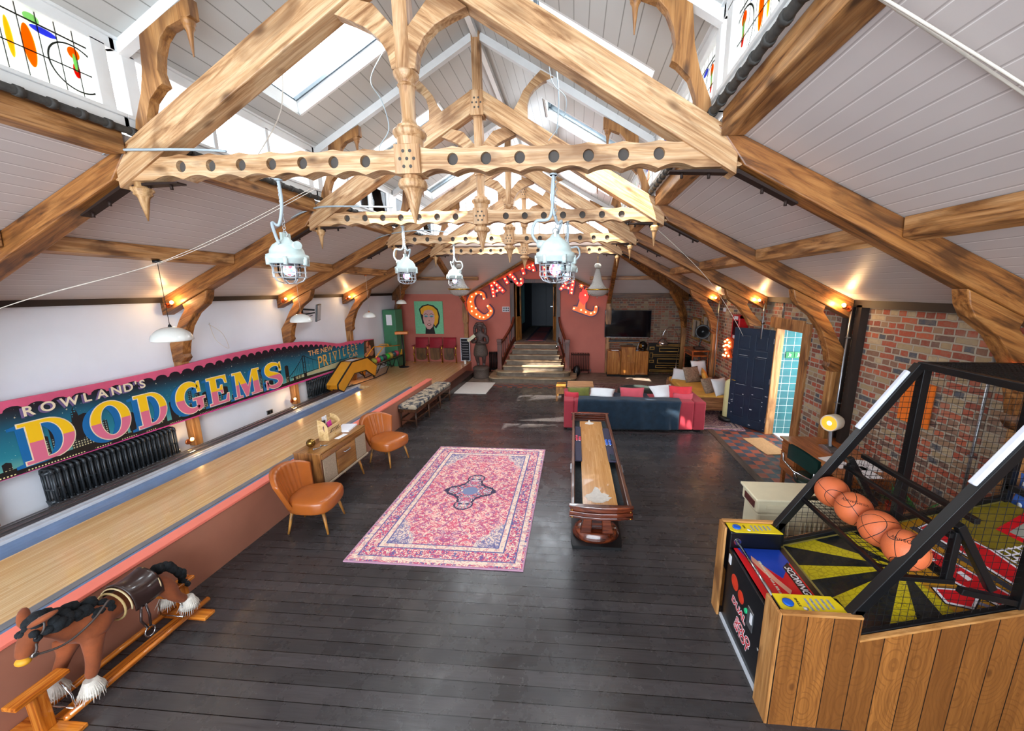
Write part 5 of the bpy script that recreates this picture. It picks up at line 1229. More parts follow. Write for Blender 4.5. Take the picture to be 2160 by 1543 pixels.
for i, (x, y, z, h) in enumerate(((-.1,-.2,.735,.16),(.05,-.25,.735,.12),(.1,0,.735,.2),(-.08,.15,.735,.14),(.0,-.22,.45,.17),(.08,.1,.45,.12))):
    tag(MB().lathe([(.03,0),(.035,.01),(.008,.03),(.008,h*.5),(.035,h*.65),(.04,h)], (3.53+x,11.15+y,z), 12).build('glass_goblet', mat('smoky_glass','#7c7f86',.1,trans=.6)), 'small smoky glass goblet inside the cherry display cabinet', 'glass', 'goblets in the display cabinet')
t = thing('horn_gramophone', 'black horn gramophone speaker on top of the cherry display cabinet', 'gramophone', (3.55,11.0,1.18))
MB().box(-.13,.13,-.12,.12,0,.07).build('base', wood('dark_base','#1c0f09','#3a2015','#4d2c1c'), t, bevel=.01)
MB().tube([tuple(p) for p in spline([(0,0,.07),(.02,0,.18),(.06,0,.3),(.10,-.02,.42),(.06,-.06,.50)],5)], [.014+.0011*k for k in range(21)], 10).build('neck', M_black, t)
hm = MB().lathe([(.035,0),(.05,.06),(.09,.12),(.15,.17),(.20,.20),(.195,.205),(.14,.18),(.08,.13),(.03,.02)], (0,0,0), 28).xf(Matrix.Translation((.07,-.05,.50)) @ Vector((-.35,-.9,.12)).to_track_quat('Z','Y').to_matrix().to_4x4()); hm.build('horn', M_black, t)
def picture(y0, y1, z0, z1, label):
    t = thing('framed_photograph', label, 'picture', (3.79,(y0+y1)/2,(z0+z1)/2), 0, 'gilt framed photographs'); a, b = (y1-y0)/2, (z1-z0)/2; f = .06
    MB().box(-.02,0,-a,a,b-f,b).box(-.02,0,-a,a,-b,-b+f).box(-.02,0,-a,-a+f,-b,b).box(-.02,0,a-f,a,-b,b).build('frame', M_gilt, t, bevel=.006)
    MB().box(-.008,0,-a+f,a-f,-b+f,b-f).build('mount', mat('aged_paper','#b3aa9c',.6,var=.1), t)
    MB().prism([(-.12,-.3),(.12,-.3),(.1,.0),(.06,.1),(.07,.2),(0,.27),(-.07,.2),(-.06,.1),(-.12,.0)], 'x', -.0095, -.008).build('sitter_silhouette', mat('faded_ink','#5b564f',.7,var=.3,vs=15), t)
picture(11.72,12.5,1.33,1.98,'gilt framed photograph nearer the back corner, behind the gramophone horn'); picture(10.75,11.5,1.36,2.13,'taller gilt framed photograph on the right wall, right of the gramophone')
# fire cabinet, bulb figure
t = thing('fire_hose_cabinet', 'red fire cabinet with a dark window on the right brick wall', 'fire cabinet', (3.69,8.78,2.03))
M_fred = mat('fire_red', '#c4121d', .3, coat=.3)
MB().box(-.1,.1,-.19,.19,-.27,.27).build('box', M_fred, t, bevel=.01); MB().box(-.104,-.1,-.14,.12,-.18,.14).build('window', mat('dark_red_glass','#3a0c10',.1), t)
MB().box(-.0,-.104,-.19,-.188,.2,.26).build('back_lip', M_fred, t); MB().box(-.106,-.1,-.11,.08,.17,.24).box(-.106,-.1,-.10,.08,-.25,-.19).build('label_plate', MATS['white_paper'], t)
t = thing('bulb_motif', 'small marquee motif of glowing orange bulbs on the right brick wall', 'light sign', (3.76,9.45,1.46))
MB().prism([(-.25,.2),(-.05,.26),(.15,.2),(.2,.0),(.1,-.12),(.17,-.3),(.02,-.24),(-.05,-.12),(-.12,-.24),(-.28,-.2),(-.12,-.04),(-.3,.05)], 'x', -.05, .0).build('tray', mat('marquee_rust','#8f3a1c',.5,emit='#ff5a1e',es=.25), t)
for y, z in ((-.18,.15),(-.05,.2),(.08,.14),(.13,.02),(.02,.06),(-.1,.08),(-.2,.06),(.03,-.05),(-.05,-.12),(.12,-.2),(-.2,-.17),(.0,-.2)): MB().ball((-.07,y,z),.026,0,10).build('bulb', M_rb, t)
point('motif_glow', (3.5,9.4,1.45), 3, (1,.3,.1), .1)
radiator('column_radiator', 'brown column radiator on the right wall behind the yellow daybed', 16, .06, .62, .12, mat('brown_iron','#4a2a24',.4,.2), (3.70,9.95,.0), radians(90))
# ================================================================ LOUNGE AND DOOR SIDE
M_sofa = mat('rose_red_velvet', '#9f2b38', .7, var=.12, vs=3, sheen=.08)
M_throw = mat('navy_teal_plush', '#14293a', .9, var=.3, vs=7, sheen=.08, bump=.5)
t = thing('velvet_sofa', 'rose red velvet sofa seen from behind, facing the television', 'sofa', (1.24,7.5,0), radians(1.2))
MB().box(-1.22,1.20,.0,.24,.03,.63).build('backrest', M_sofa, t, bevel=.03, seg=3)
for a, b in ((-1.43,-1.22),(1.20,1.43)): MB().box(a,b,.0,1.0,.03,.63).build('armrest', M_sofa, t, bevel=.03, seg=3)
MB().box(-1.22,1.20,.24,1.0,.03,.40).build('seat', M_sofa, t, bevel=.03)
for a, b in ((-1.2,0),(0,1.2)): MB().box(a+.01,b-.01,.42,1.02,.40,.52).build('seat_cushion', M_sofa, t, bevel=.04, seg=3)
MB().box(-1.36,1.36,.05,.95,0,.03).build('base', M_black, t)
def cushion(loc, w_, h, th, rot, m_, label, grp, name='cushion'):
    mb = MB(); n = 13
    for sg in (-1,1):
        def fn(u, v, sg=sg):
            a, b = 2*u-1, 2*v-1; k = (1-abs(a)**2.6)*(1-abs(b)**2.6); e = 1-.10*(1-abs(a*b))*(abs(a)**4+abs(b)**4)
            return (a*w_/2*e, b*h/2*e, sg*th/2*max(0,k)**.55)
        mb.grid(fn, n, n)
    o = mb.build(name, m_, None, 0); o.location = loc; o.rotation_euler = tuple(radians(r) for r in rot); return tag(o, label, 'cushion', grp)
G = 'sofa cushions'
M_olive = mat('olive_velvet','#5d5f1e',.7,var=.25,vs=6,sheen=.08); M_wcush = mat('white_cotton','#d8dadc',.8,var=.05); M_crim = mat('crimson_velvet','#b42436',.7,var=.2,sheen=.08)
M_brred = mat('bright_red_velvet','#d02b38',.65,var=.15,sheen=.08); M_pinkv = mat('dusty_pink_velvet','#c04a58',.7,var=.1,sheen=.08); M_fur = mat('grey_brown_faux_fur','#8a7664',.95,var=.45,vs=22,bump=1.0)
cushion((.12,7.86,.66), .50,.30,.14, (75,0,8), M_olive, 'olive green velvet cushion at the left end of the red sofa', G)
cushion((-.03,7.80,.60), .34,.26,.12, (80,0,0), M_crim, 'small crimson cushion tucked under the olive one on the sofa', G)
cushion((.62,8.05,.62), .55,.42,.14, (22,0,-10), M_wcush, 'white cushion beside the olive one on the red sofa', G)
cushion((1.24,7.88,.66), .52,.32,.15, (78,0,0), M_pinkv, 'rose velvet cushion showing above the middle of the sofa back', G)
cushion((1.92,8.0,.70), .56,.40,.14, (36,0,20), M_wcush, 'white cushion near the right end of the red sofa', G)
cushion((2.24,7.88,.70), .48,.34,.15, (72,0,-8), M_brred, 'bright red cushion at the right end of the sofa', G)
cushion((2.28,7.80,.58), .42,.32,.13, (80,0,0), M_pinkv, 'dusty rose cushion low in the right corner of the sofa', G)
# throw over the back
def thr(u, v):
    x = .12+2.06*u-.03*sin(v*3); s = v*1.02; fold = .012*sin(u*23)+.008*sin(u*51+2)
    topw = .27
    if s < topw: return (x, 7.735-s, .655+.006*sin(u*17))
    d = s-topw; tilt = .06*sin(u*3.1)+(.07 if u > .55 else 0)*(u-.55)
    return (x+(.06 if u>.9 else 0)*-d, 7.452-.012-fold-.01*d, .65-d*(.74+tilt))
tag(MB().grid(thr, 60, 30).build('plush_throw', M_throw), 'dark navy plush throw draped over the back of the red sofa', 'blanket')
bpy.data.objects['plush_throw'].modifiers.new('thick','SOLIDIFY').thickness = .008
tag(MB().grid(lambda u, v: (.75+.9*u, 8.0+.42*v, .545+.02*sin(u*9)*sin(v*7)), 20, 10).build('folded_blanket', mat('dark_blue_wool','#1b2536',.9,sheen=.08)), 'dark blue blanket lying on the sofa seat', 'blanket')
# tables behind the sofa, ottoman, rugs
t = thing('coffee_table', 'pale wooden crate table behind the left end of the sofa', 'table', (.17,9.75,0))
W_crate = wood('pale_crate','#a0724a','#cf9f70','#e0b88c',0,'x',.5,1,0,False)
MB().box(-.33,.35,-.28,.28,.38,.42).build('tabletop', W_crate, t, bevel=.006)
m = MB()
for z in (.06,.17,.28): m.box(-.31,.33,-.27,-.25,z,z+.08).box(-.31,.33,.25,.27,z,z+.08).box(-.31,-.29,-.25,.25,z,z+.08).box(.31,.33,-.25,.25,z,z+.08)
m.build('slats', W_crate, t)
for x in (-.3,.3):
    for y in (-.24,.24): MB().box(x-.02,x+.02,y-.02,y+.02,0,.38).build('leg', W_crate, t)
t = thing('wooden_stool', 'small orange-brown slatted wooden stool left of the crate table', 'stool', (-.32,9.75,0))
MB().box(-.13,.12,-.28,.28,.34,.38).box(-.13,.12,-.28,-.25,.2,.34).build('top', W_og, t, bevel=.006)
for x in (-.11,.1):
    for y in (-.25,.25): MB().box(x-.02,x+.02,y-.02,y+.02,0,.34).build('leg', W_og, t)
t = thing('ottoman', 'low dark green oval ottoman behind the sofa', 'ottoman', (1.60,9.5,0))
MB().lathe([(.40,.06),(.46,.09),(.48,.2),(.475,.34),(.43,.40),(.36,.41),(.32,.385),(.001,.38)], (0,0,0), 32, sy=.72).build('body', mat('bottle_green_velvet','#202b26',.7,var=.3,sheen=.08), t)
for a in range(4): MB().cone((.33*cos(a*pi/2+.7),.24*sin(a*pi/2+.7),0),(.33*cos(a*pi/2+.7),.24*sin(a*pi/2+.7),.07),.02,.03,8).build('foot', M_black, t)
def rug_mat(name, field, motif, border, navy, cream, hx, hy, bw=.32, med=True, sc=1):
    m_, t = newmat(name); v = t.coord(); X, Y, Z = t.xyz(v)
    ax = t.math('ABSOLUTE', X); ay = t.math('ABSOLUTE', Y)
    d = t.math('MINIMUM', t.math('SUBTRACT', hx, ax), t.math('SUBTRACT', hy, ay))          # distance from the edge
    def vor(s, f='F1'):
        n = t.add('ShaderNodeTexVoronoi'); n.inputs['Scale'].default_value = s; t.link(cmbA, n.inputs['Vector']); return n
    cb = t.add('ShaderNodeCombineXYZ'); t.link(ax, cb.inputs[0]); t.link(ay, cb.inputs[1]); cmbA = cb.outputs[0]
    n1 = t.noise(cmbA, 7*sc, 3, .6, 2.2); n2 = t.noise(cmbA, 14*sc, 2, .5, 1.8); n3 = t.noise(cmbA, 5*sc, 3, .6, 2.5)
    band = lambda n, a, b, s=.02: t.math('MULTIPLY', t.ramp(n, [(a-s,(0,0,0,1)),(a,(1,1,1,1))]), t.ramp(n, [(b,(1,1,1,1)),(b+s,(0,0,0,1))]))
    c = t.mix(t.ramp(n3, [(.4,(0,0,0,1)),(.6,(1,1,1,1))]), field, motif)
    c = t.mix(band(n1,.47,.50), c, cream); c = t.mix(band(n2,.56,.62), c, border); c = t.mix(band(n2,.36,.40), c, cream)
    c = t.mix(t.math('MULTIPLY', band(n1,.56,.60), .6), c, navy)
    # corner spandrels
    sp = t.math('ADD', t.math('MULTIPLY', t.math('DIVIDE', ax, hx), 1.0), t.math('DIVIDE', ay, hy)); wob = t.math('ADD', sp, t.math('MULTIPLY', t.math('SUBTRACT', n1, .5), .35))
    cs = t.mix(band(n2,.45,.6), '#7f88b0', cream); cs = t.mix(band(n1,.44,.5), cs, navy)
    c = t.mix(t.math('MULTIPLY', t.ramp(t.math('MULTIPLY',wob,.5), [(.56,(0,0,0,1)),(.58,(1,1,1,1))]), .9), c, cs)
    if med:
        E = lambda a, b, cx=0, cy=0: t.math('ADD', t.math('POWER', t.math('DIVIDE', t.math('SUBTRACT', ax, cx), a), 2), t.math('POWER', t.math('DIVIDE', t.math('SUBTRACT', ay, cy), b), 2))
        r = t.math('MINIMUM', t.math('MINIMUM', E(.15,.46), E(.37,.17)), t.math('MINIMUM', E(.24,.26), E(.13,.12,.0,.36)))
        r = t.math('ADD', r, t.math('MULTIPLY', t.math('SUBTRACT', t.noise(cmbA, 26, 2), .5), .55))
        inm = t.math('LESS_THAN', r, 1.0); rim = t.math('MULTIPLY', inm, t.math('GREATER_THAN', r, .70))
        c2 = t.mix(band(n2,.47,.56), cream, '#9aa0bd'); c2 = t.mix(band(n1,.46,.5), c2, '#3a3550'); c2 = t.mix(band(n2,.40,.45), c2, field)
        c = t.mix(inm, c, c2); c = t.mix(rim, c, '#3d3650')
        c = t.mix(t.math('LESS_THAN', t.math('ADD', t.math('POWER', ax, 2), t.math('POWER', ay, 2)), .012), c, '#7c86a8')
    # borders
    bc = t.mix(t.ramp(n1, [(.42,(0,0,0,1)),(.55,(1,1,1,1))]), border, field); bc = t.mix(band(n2,.48,.55), bc, cream); bc = t.mix(band(n1,.55,.6), bc, navy)
    c = t.mix(t.math('LESS_THAN', d, bw), c, bc)
    for a, b, col in ((bw-.07,bw,cream),(bw-.012,bw,navy),(.045,.10,cream),(.10,.112,navy),(0,.018,'#b78aa0'),(bw-.085,bw-.07,navy)):
        f = t.math('MULTIPLY', t.math('GREATER_THAN', d, a), t.math('LESS_THAN', d, b))
        if b-a > .03 and col == cream: f = t.math('MULTIPLY', f, t.math('ADD', .45, t.math('MULTIPLY', t.ramp(n2,[(.45,(0,0,0,1)),(.55,(1,1,1,1))]), .5)))
        c = t.mix(f, c, col)
    t.base(c); t.b.inputs['Roughness'].default_value = .95; t.bump(t.noise(v, 160, 2), .3, .003); return m_
M_rug = rug_mat('pink_persian_rug', '#d8526a', '#e38b98', '#c25678', '#5a5e92', '#ecd6c0', .97, 1.515, .33)
tag(MB().box(-.97,.97,-1.515,1.515,0,.012).build('persian_rug', M_rug, None, .002, (-1.458,4.893,0)), 'large faded pink persian rug with navy medallion on the dark floor', 'rug')
M_rug2 = rug_mat('dark_red_rug', '#7a2430', '#5a1d2c', '#3a2438', '#2a2440', '#a8937e', 1.5, 1.3, .3, False, 1.4)
tag(MB().box(-1.5,1.5,-1.3,1.3,0,.01).build('persian_rug', M_rug2, None, 0, (1.38,10.15,0)), 'dark red patterned rug behind the sofa', 'rug')
M_rug3 = rug_mat('plum_rug', '#5b2a3c', '#7b4452', '#3a2438', '#2a2440', '#b59c90', .62, .8, .2, False, 1.6)
tag(MB().box(-.62,.62,-.8,.8,0,.014).build('persian_rug', M_rug3, None, 0, (2.98,8.50,.0), -.08), 'small plum patterned rug by the gas cylinder and daybed', 'rug')
# daybed
t = thing('daybed', 'low wooden daybed with yellow mattress against the right wall', 'daybed', (3.07,9.65,0))
W_bed = wood('bed_board','#5b331a','#9a6740','#b98458',0,'x',.4,1,.2,False)
MB().box(-.42,.44,-1.05,-1.0,.12,.42).box(-.42,.44,1.0,1.05,.12,.42).box(-.44,-.40,-1.05,1.05,.12,.36).box(-.4,.42,-1.0,1.0,.12,.16).build('bed_frame', W_bed, t, bevel=.01)
for x in (-.36,.38):
    for y in (-.95,.95): MB().box(x-.03,x+.03,y-.03,y+.03,0,.13).build('leg', M_black, t)
M_must = mat('mustard_cotton','#d6a24a',.85,var=.12,vs=4)
MB().box(-.39,.42,-1.0,1.0,.3,.46).build('mattress', M_must, t, bevel=.04, seg=3)
G = 'daybed cushions'
cushion((3.42,8.85,.62), .46,.44,.15, (62,0,28), M_wcush, 'white cushion at the near end of the yellow daybed', G)
cushion((3.22,9.02,.60), .44,.42,.15, (60,0,35), M_fur, 'brown faux fur cushion behind the near white cushion', G)
cushion((3.34,9.65,.64), .62,.46,.14, (68,0,75), M_must, 'large mustard cushion leaning on the wall side of the daybed', G)
cushion((3.12,10.05,.64), .48,.46,.16, (62,0,20), M_fur, 'brown faux fur cushion towards the far end of the daybed', G)
cushion((3.38,10.32,.76), .46,.44,.13, (70,0,15), M_wcush, 'white cushion standing highest at the far end of the daybed', G)
cushion((2.92,10.35,.56), .46,.40,.13, (50,0,-25), M_wcush, 'white cushion lying low at the far left of the daybed', G)
t = thing('gas_cylinder', 'tall cream gas cylinder on a black base beside the blue door', 'gas cylinder', (3.42,8.30,.014))
M_cyl = mat('cream_enamel','#cdc691',.35,var=.08)
MB().lathe([(.115,.06),(.118,.08),(.118,.82),(.10,.88),(.05,.92),(.03,.93)], (0,0,0), 26).build('body', M_cyl, t)
MB().lathe([(.19,0),(.2,.03),(.19,.08),(.13,.1),(.12,.06)], (0,0,0), 24).build('base', M_black, t)
MB().cone((0,0,.92),(0,0,1.0),.02,.025,10).cone((-.05,0,.98),(.05,0,.98),.012,.012,8).lathe([(.001,.99),(.04,1.0),(.04,1.015),(.001,1.02)],(0,0,0),12).build('valve', M_brass, t)
t = thing('diving_helmet_stand', 'cream hooked metal pipe ornament behind the gas cylinder', 'ornament', (3.62,8.62,0))
MB().tube([tuple(p) for p in spline([(0,0,.05),(0,0,.95),(0,0,1.2),(.02,-.05,1.4),(.06,-.1,1.5),(.1,-.05,1.42),(.06,0,1.32)],5)], .035, 10).build('pipe', M_cyl, t)
MB().cone((0,0,0),(0,0,.06),.12,.1,16).build('base', M_black, t)
# blue door and frame
Wf = wood('orange_door_frame','#9a6030','#cf9354','#e0b27a',0,'z',.5)
Wj = wood('brown_door_frame','#6a4226','#a3703f','#bd8c5c',0,'z',.5)
fr_ = struct(MB().box(3.84,3.99,7.50,7.62,0,2.14).build('door_2', Wf, bevel=.006))
struct(MB().box(3.76,3.98,6.36,6.55,0,2.30).box(3.76,3.98,6.55,7.62,2.14,2.34).build('door_3', Wj, bevel=.008))
t = thing('panelled_door', 'dark blue six-panel door standing open into the hall', 'door', (3.86,7.54,.02), atan2(.66,-.50))
M_door = mat('chipped_dark_blue_paint','#1d2b3d',.35,var=.15,vs=5)
Ld = .82; Hd = 2.06
m = MB(); m.box(0,Ld,-.012,.012,0,Hd)
for a, b in ((0,.11),(Ld/2-.05,Ld/2+.05),(Ld-.11,Ld)): m.box(a,b,-.022,.022,0,Hd)
for a, b in ((0,.18),(.68,.88),(1.5,1.62),(Hd-.12,Hd)): m.box(.11,Ld-.11,-.0215,.0215,a,b)
m.build('leaf', M_door, t, bevel=.005)
for (a,b,c_,d_) in ((.13,Ld/2-.07,.21,.65),(Ld/2+.07,Ld-.13,.21,.65),(.13,Ld/2-.07,.91,1.47),(Ld/2+.07,Ld-.13,.91,1.47),(.13,Ld/2-.07,1.65,1.91),(Ld/2+.07,Ld-.13,1.65,1.91)):
    MB().box(a,b,-.018,.018,c_,d_).build('panel', M_door, t, bevel=.008)
for z in (.25,1.05,1.85): MB().box(-.012,.02,-.03,.03,z-.05,z+.05).build('hinge', M_steel, t)
MB().tube([(Ld-.06,.025,.95),(Ld-.06,.06,.95),(Ld-.14,.06,.95)],.009,8).build('handle', M_brass, t)
m = MB(); rnd = random.Random(3)
for i in range(16): x = rnd.choice([.02,.1,Ld-.05,Ld-.1,.3,.5]); z = rnd.uniform(.02,.85); m.box(x,x+rnd.uniform(.01,.05),.0222,.0228,z,z+rnd.uniform(.004,.02))
for z in (.88,1.5): m.box(.12,.30,.0217,.0225,z,z+.006).box(.5,.68,.0217,.0225,z,z+.006)
m.build('paint_chips', mat('chip_white','#b9bcc0',.7), t)
for i in range(3):
    t = thing('exit_tile', 'small green running man exit tile in the porch wall, %s of three' % ('left','middle','right')[i], 'sign', (4.13+.16*i,7.50,1.62), 0, 'green exit tiles')
    MB().box(-.075,.075,-.006,0,-.06,.06).build('plate', mat('exit_green','#2f7f49',.3), t)
    MB().ball((-.01,-.008,.03),.01,0,8,(1,.3,1)).prism([(-.03,-.04),(-.01,0),(-.02,.015),(.01,.018),(.03,.0),(.015,-.005),(.02,-.04),(.005,-.02)], 'y', -.0085, -.006).build('pictogram', MATS['white_paper'], t)
t = thing('porch_gate', 'white weathered panelled gate outside the open door', 'gate', (4.95,7.9,0))
MB().box(-.02,.02,-.95,.9,.05,2.15).build('boards', boards('white_gate_boards','#e0ddd6','#b9b2a6','zy',.14,.008,.6), t)
for z in (.3,1.0,1.6): MB().box(-.04,-.02,-.95,.9,z,z+.1).build('rail', M_trim, t)
struct(MB().box(4.0,5.8,6.55,7.55,-.02,.03).build('trim_12', M_trim))
tag(MB().box(-.2,.2,-.38,.38,0,.012).build('door_mat', mat('tan_coir','#b98f62',.95,var=.15,vs=40,bump=.8), None, 0, (3.55,6.88,0), radians(8)), 'tan coir doormat in front of the open door', 'mat')
# desk, chair, lamp
W_tk = wood('teak_desk','#6d3a1a','#9c5a2c','#b97545',0,'y',.28,1,.3,False)
t = thing('teak_desk', 'mid-century teak desk with drawers beside the right brick wall', 'desk', (3.38,4.88,0))
MB().box(-.36,.40,-.66,.60,.725,.75).build('desktop', W_tk, t, bevel=.006)
MB().box(-.33,.38,.18,.56,.28,.715).build('drawer_pedestal', W_tk, t, bevel=.005); 
for k in range(3):
    z = .3+.135*k; d = MB().box(-.345,-.33,.2,.54,z,z+.125).build('drawer', W_tk, t, bevel=.004)
    MB().box(-.352,-.345,.2,.54,z+.105,z+.118).build('pull', W_tk, d, bevel=.002)
for x in (-.3,.35):
    for y in (-.6,.5): MB().bar((x,y,0),(x,y,.725),.04,.05).build('leg', W_tk, t)
MB().box(-.33,.38,-.62,-.58,.6,.7).build('rail', W_tk, t)
t = thing('projector_lamp', 'vintage cream spotlight desk lamp, lit amber, on the teak desk', 'lamp', (3.42,5.02,.75))
MB().prism([(-.13,0),(.13,0),(.13,.02),(.06,.05),(-.04,.05),(-.13,.02)], 'x', -.06, .06).build('base', M_steel, t, bevel=.004)
MB().bar((0,.0,.04),(.05,.12,.28),.03,.07).build('arm', M_steel, t)
Q = Vector((-.80,-.48,.02)).normalized().to_track_quat('Z','Y').to_matrix().to_4x4()
MB().lathe([(.035,-.17),(.07,-.16),(.105,-.08),(.11,.07),(.105,.09),(.095,.085),(.09,.06)], (0,0,0), 28).xf(Matrix.Translation((.03,.06,.36)) @ Q).build('lamp_head', mat('ivory_enamel','#e3dcc8',.3,var=.03), t)
MB().lathe([(.001,.055),(.05,.06),(.092,.075)], (0,0,0), 28).xf(Matrix.Translation((.03,.06,.36)) @ Q).build('lens', mat('amber_lens','#e0902e',.2,emit='#ff9a2e',es=1.2), t)
o = MB().ball((0,0,.068),.034,0,12,(1,1,.5)).xf(Matrix.Translation((.03,.06,.36)) @ Q).build('bulb', mat('amber_bulb','#ffd080',.2,emit='#ffc060',es=14), t)
M_grn = mat('dark_green_leather','#12302b',.35,var=.15,coat=.2)
t = thing('desk_chair', 'dark green leather swivel chair with chrome back bar at the teak desk', 'chair', (3.08,4.66,0), radians(4))
MB().lathe([(.24,.44),(.25,.47),(.23,.5),(.001,.51)], (0,0,0), 26).build('seat', M_grn, t)
MB().grid(lambda u, v: (-.22-.05*cos((u-.5)*2.4)+.05, (-.28+.56*u), .66+.2*v+.03*sin(pi*u)), 14, 6).grid(lambda u, v: (-.25-.05*cos((u-.5)*2.4)+.05, (-.28+.56*u), .66+.2*v+.03*sin(pi*u)), 14, 6).build('backrest', M_grn, t)
MB().tube([(-.26,-.3,.72),(-.26,-.28,.62),(-.3,0,.6),(-.26,.28,.62),(-.26,.3,.72)], .012, 8).tube([(-.3,0,.6),(-.2,0,.42)], .014, 8).build('back_bar', M_chrome, t)
MB().cone((0,0,.08),(0,0,.45),.03,.03,12).build('column', M_chrome, t)
for k in range(5): a = 2*pi*k/5; MB().bar((0,0,.09),(.26*cos(a),.26*sin(a),.05),.03,.03).ball((.26*cos(a),.26*sin(a),.028),.028,0,8).build('base_leg', M_chrome, t)
for i, (x, y, r) in enumerate(((3.25,4.62,.3),(3.55,4.55,-.2),(3.4,4.36,.1))):
    tag(MB().obox((0,0,.004),(.21,.30,.006),(0,0,r)).build('paper_sheets', MATS['white_paper'], None, 0, (x,y,.75)), ('white papers on the desk behind the green chair','white papers on the desk near the brick wall','white papers at the near edge of the desk')[i], 'papers', 'papers on the desk')
# cream cast-iron stove
M_st = mat('cream_stove_enamel','#e3d9b8',.35,var=.04)
t = thing('cream_stove', 'cream enamelled gas fire cabinet with fluted front, beside the basketball machine', 'heater', (2.33,3.80,0))
MB().box(-.45,.52,-.15,.2,.60,.76).build('top_casing', M_st, t, bevel=.02); MB().box(-.47,.54,-.17,.22,.74,.77).build('lid', M_st, t, bevel=.01)
MB().box(-.43,.5,-.14,.18,.06,.60).build('body', M_st, t, bevel=.02); MB().box(-.45,.52,-.16,.19,0,.06).build('plinth', M_st, t, bevel=.01)
for x0, x1 in ((-.36,-.1),(-.02,.24)):
    m = MB(); k = 6
    for i in range(k): x = x0+.02+(x1-x0-.04)*i/(k-1); m.tube([(x,-.15,.2),(x,-.155,.36),(x,-.15,.52)], .012, 6)
    m.build('fluted_panel', M_st, t)
MB().box(.30,.46,-.15,-.14,.3,.34).box(.30,.46,-.15,-.14,.38,.42).box(.30,.46,-.15,-.14,.46,.5).build('louvres', M_st, t, bevel=.003)
MB().box(-.36,-.14,-.158,-.15,.66,.70).box(-.05,.45,-.158,-.15,.66,.70).build('moulding', M_st, t, bevel=.004); MB().cone((-.1,-.15,.68),(-.1,-.162,.68),.03,.028,16).build('knob', M_st, t)
MB().box(-.458,-.45,-.1,.12,.64,.71).build('maker_plate', mat('dark_red_plate','#5a2a26',.4,var=.5,vs=40), t)
text('lettering', 'AJAX', .06, M_cream, t, face((-.459,.01,.675),(0,-1,0),(0,0,1)), .0008) if False else None
tag(MB().box(-.1,.1,-.03,.03,0,.09).build('red_tin', mat('dark_red_tin','#6d1418',.35), None, .01, (2.62,3.56,.0)), 'dark red tin on the floor between stove and basketball machine', 'tin')
# orange poster, conduits, plants
t = thing('orange_poster', 'orange poster with a small dark picture on the right brick wall', 'poster', (3.775,4.32,1.62))
MB().box(-.012,.01,-.19,.19,-.24,.24).build('board', mat('poster_orange','#e8731a',.6,var=.06), t); MB().box(-.0135,-.012,-.10,.03,-.13,.07).build('picture', mat('poster_dark','#2c1c22',.5,var=.6,vs=30), t)
def conduit(x, y, z0, z1, label, dx=0):
    t = thing('metal_conduit', label, 'conduit', (x,y,0), 0, 'steel conduits'); MB().tube([(0,0,z0),(0,0,z1)], .013, 8).build('pipe', M_steel, t)
    for z in (z0+.3,(z0+z1)/2,z1-.4): MB().box(-.016,.03,-.022,.022,z-.008,z+.008).build('saddle', M_steel, t)
conduit(3.76,3.64,0,2.6,'vertical steel conduit on the brick wall behind the basketball cage')
conduit(3.64,5.33,0,2.62,'vertical steel conduit on the nearest right wall post'); conduit(3.64,7.66,1.9,2.6,'short steel conduit above the dark blue door'); conduit(3.64,9.97,0,2.6,'steel conduit on the post by the glowing bulb motif')
conduit(3.78,7.25,2.35,2.62,'short steel conduit on the brick above the porch opening')
for i, y in enumerate((5.24,5.48)): tag(MB().box(3.70,3.80,y,y+.09,0,2.65).build('wall_batten', M_dark), ('black wall batten left of the nearest conduit','black wall batten right of the nearest conduit')[1-i], 'batten')
tag(MB().box(-.03,.03,-.02,.02,-.05,.05).build('sensor_box', M_lgrey, None, .008, (3.72,9.8,2.36)), 'white sensor box beside the conduit near the fire cabinet', 'sensor')
def plant(loc, kind, label, potm, r=.09):
    t = thing('potted_plant', label, 'plant', loc); h = r*1.7
    MB().lathe([(r*.7,0),(r*.75,.01),(r,h),(r*1.05,h+.01),(r*.95,h+.01),(r*.9,h-.02),(.001,h-.02)], (0,0,0), 18).build('pot', potm, t)
    rnd = random.Random(len(label)); m = MB()
    for k in range(16 if kind == 'agave' else 26):
        a = rnd.uniform(0,6.28); L_ = rnd.uniform(.2,.34) if kind == 'agave' else rnd.uniform(.14,.3); sp_ = rnd.uniform(.2,.9); w_ = .022 if kind == 'agave' else .012
        P = [Vector((cos(a)*L_*sp_*u**1.2, sin(a)*L_*sp_*u**1.2, h-.02+L_*(u-.35*sp_*u*u*1.6))) for u in [j/6 for j in range(7)]]
        sd_ = Vector((-sin(a),cos(a),0)); vs = []
        for j, p in enumerate(P): ww = w_*(1-(j/6)**1.6)+.001; vs += [p-sd_*ww, p+Vector((0,0,-.006)), p+sd_*ww]
        m.add(vs, [(3*j+q,3*j+q+1,3*j+q+4,3*j+q+3) for j in range(6) for q in (0,1)], 0, True)
    m.build('leaves', mat('leaf_green','#3f7a38',.5,var=.35,vs=14), t); return t
M_terr = mat('red_glazed_pot','#a52c14',.3,var=.15)
tag(MB().box(-.28,.28,-.42,.42,.0,.55).build('low_cabinet', W_tk, None, .01, (3.42,3.62,0)), 'low wooden cabinet carrying the potted plants behind the cage', 'cabinet')
plant((3.28,3.50,.55), 'agave', 'spiky green plant in a green pot behind the basketball cage', mat('green_glazed_pot','#5d7a35',.35)); plant((3.42,3.30,.55), 'trail', 'trailing plant in a large red glazed pot behind the cage', M_terr, .13); plant((3.30,3.78,.55), 'trail', 'small leafy plant in a red pot beside the spiky plant', M_terr, .08)
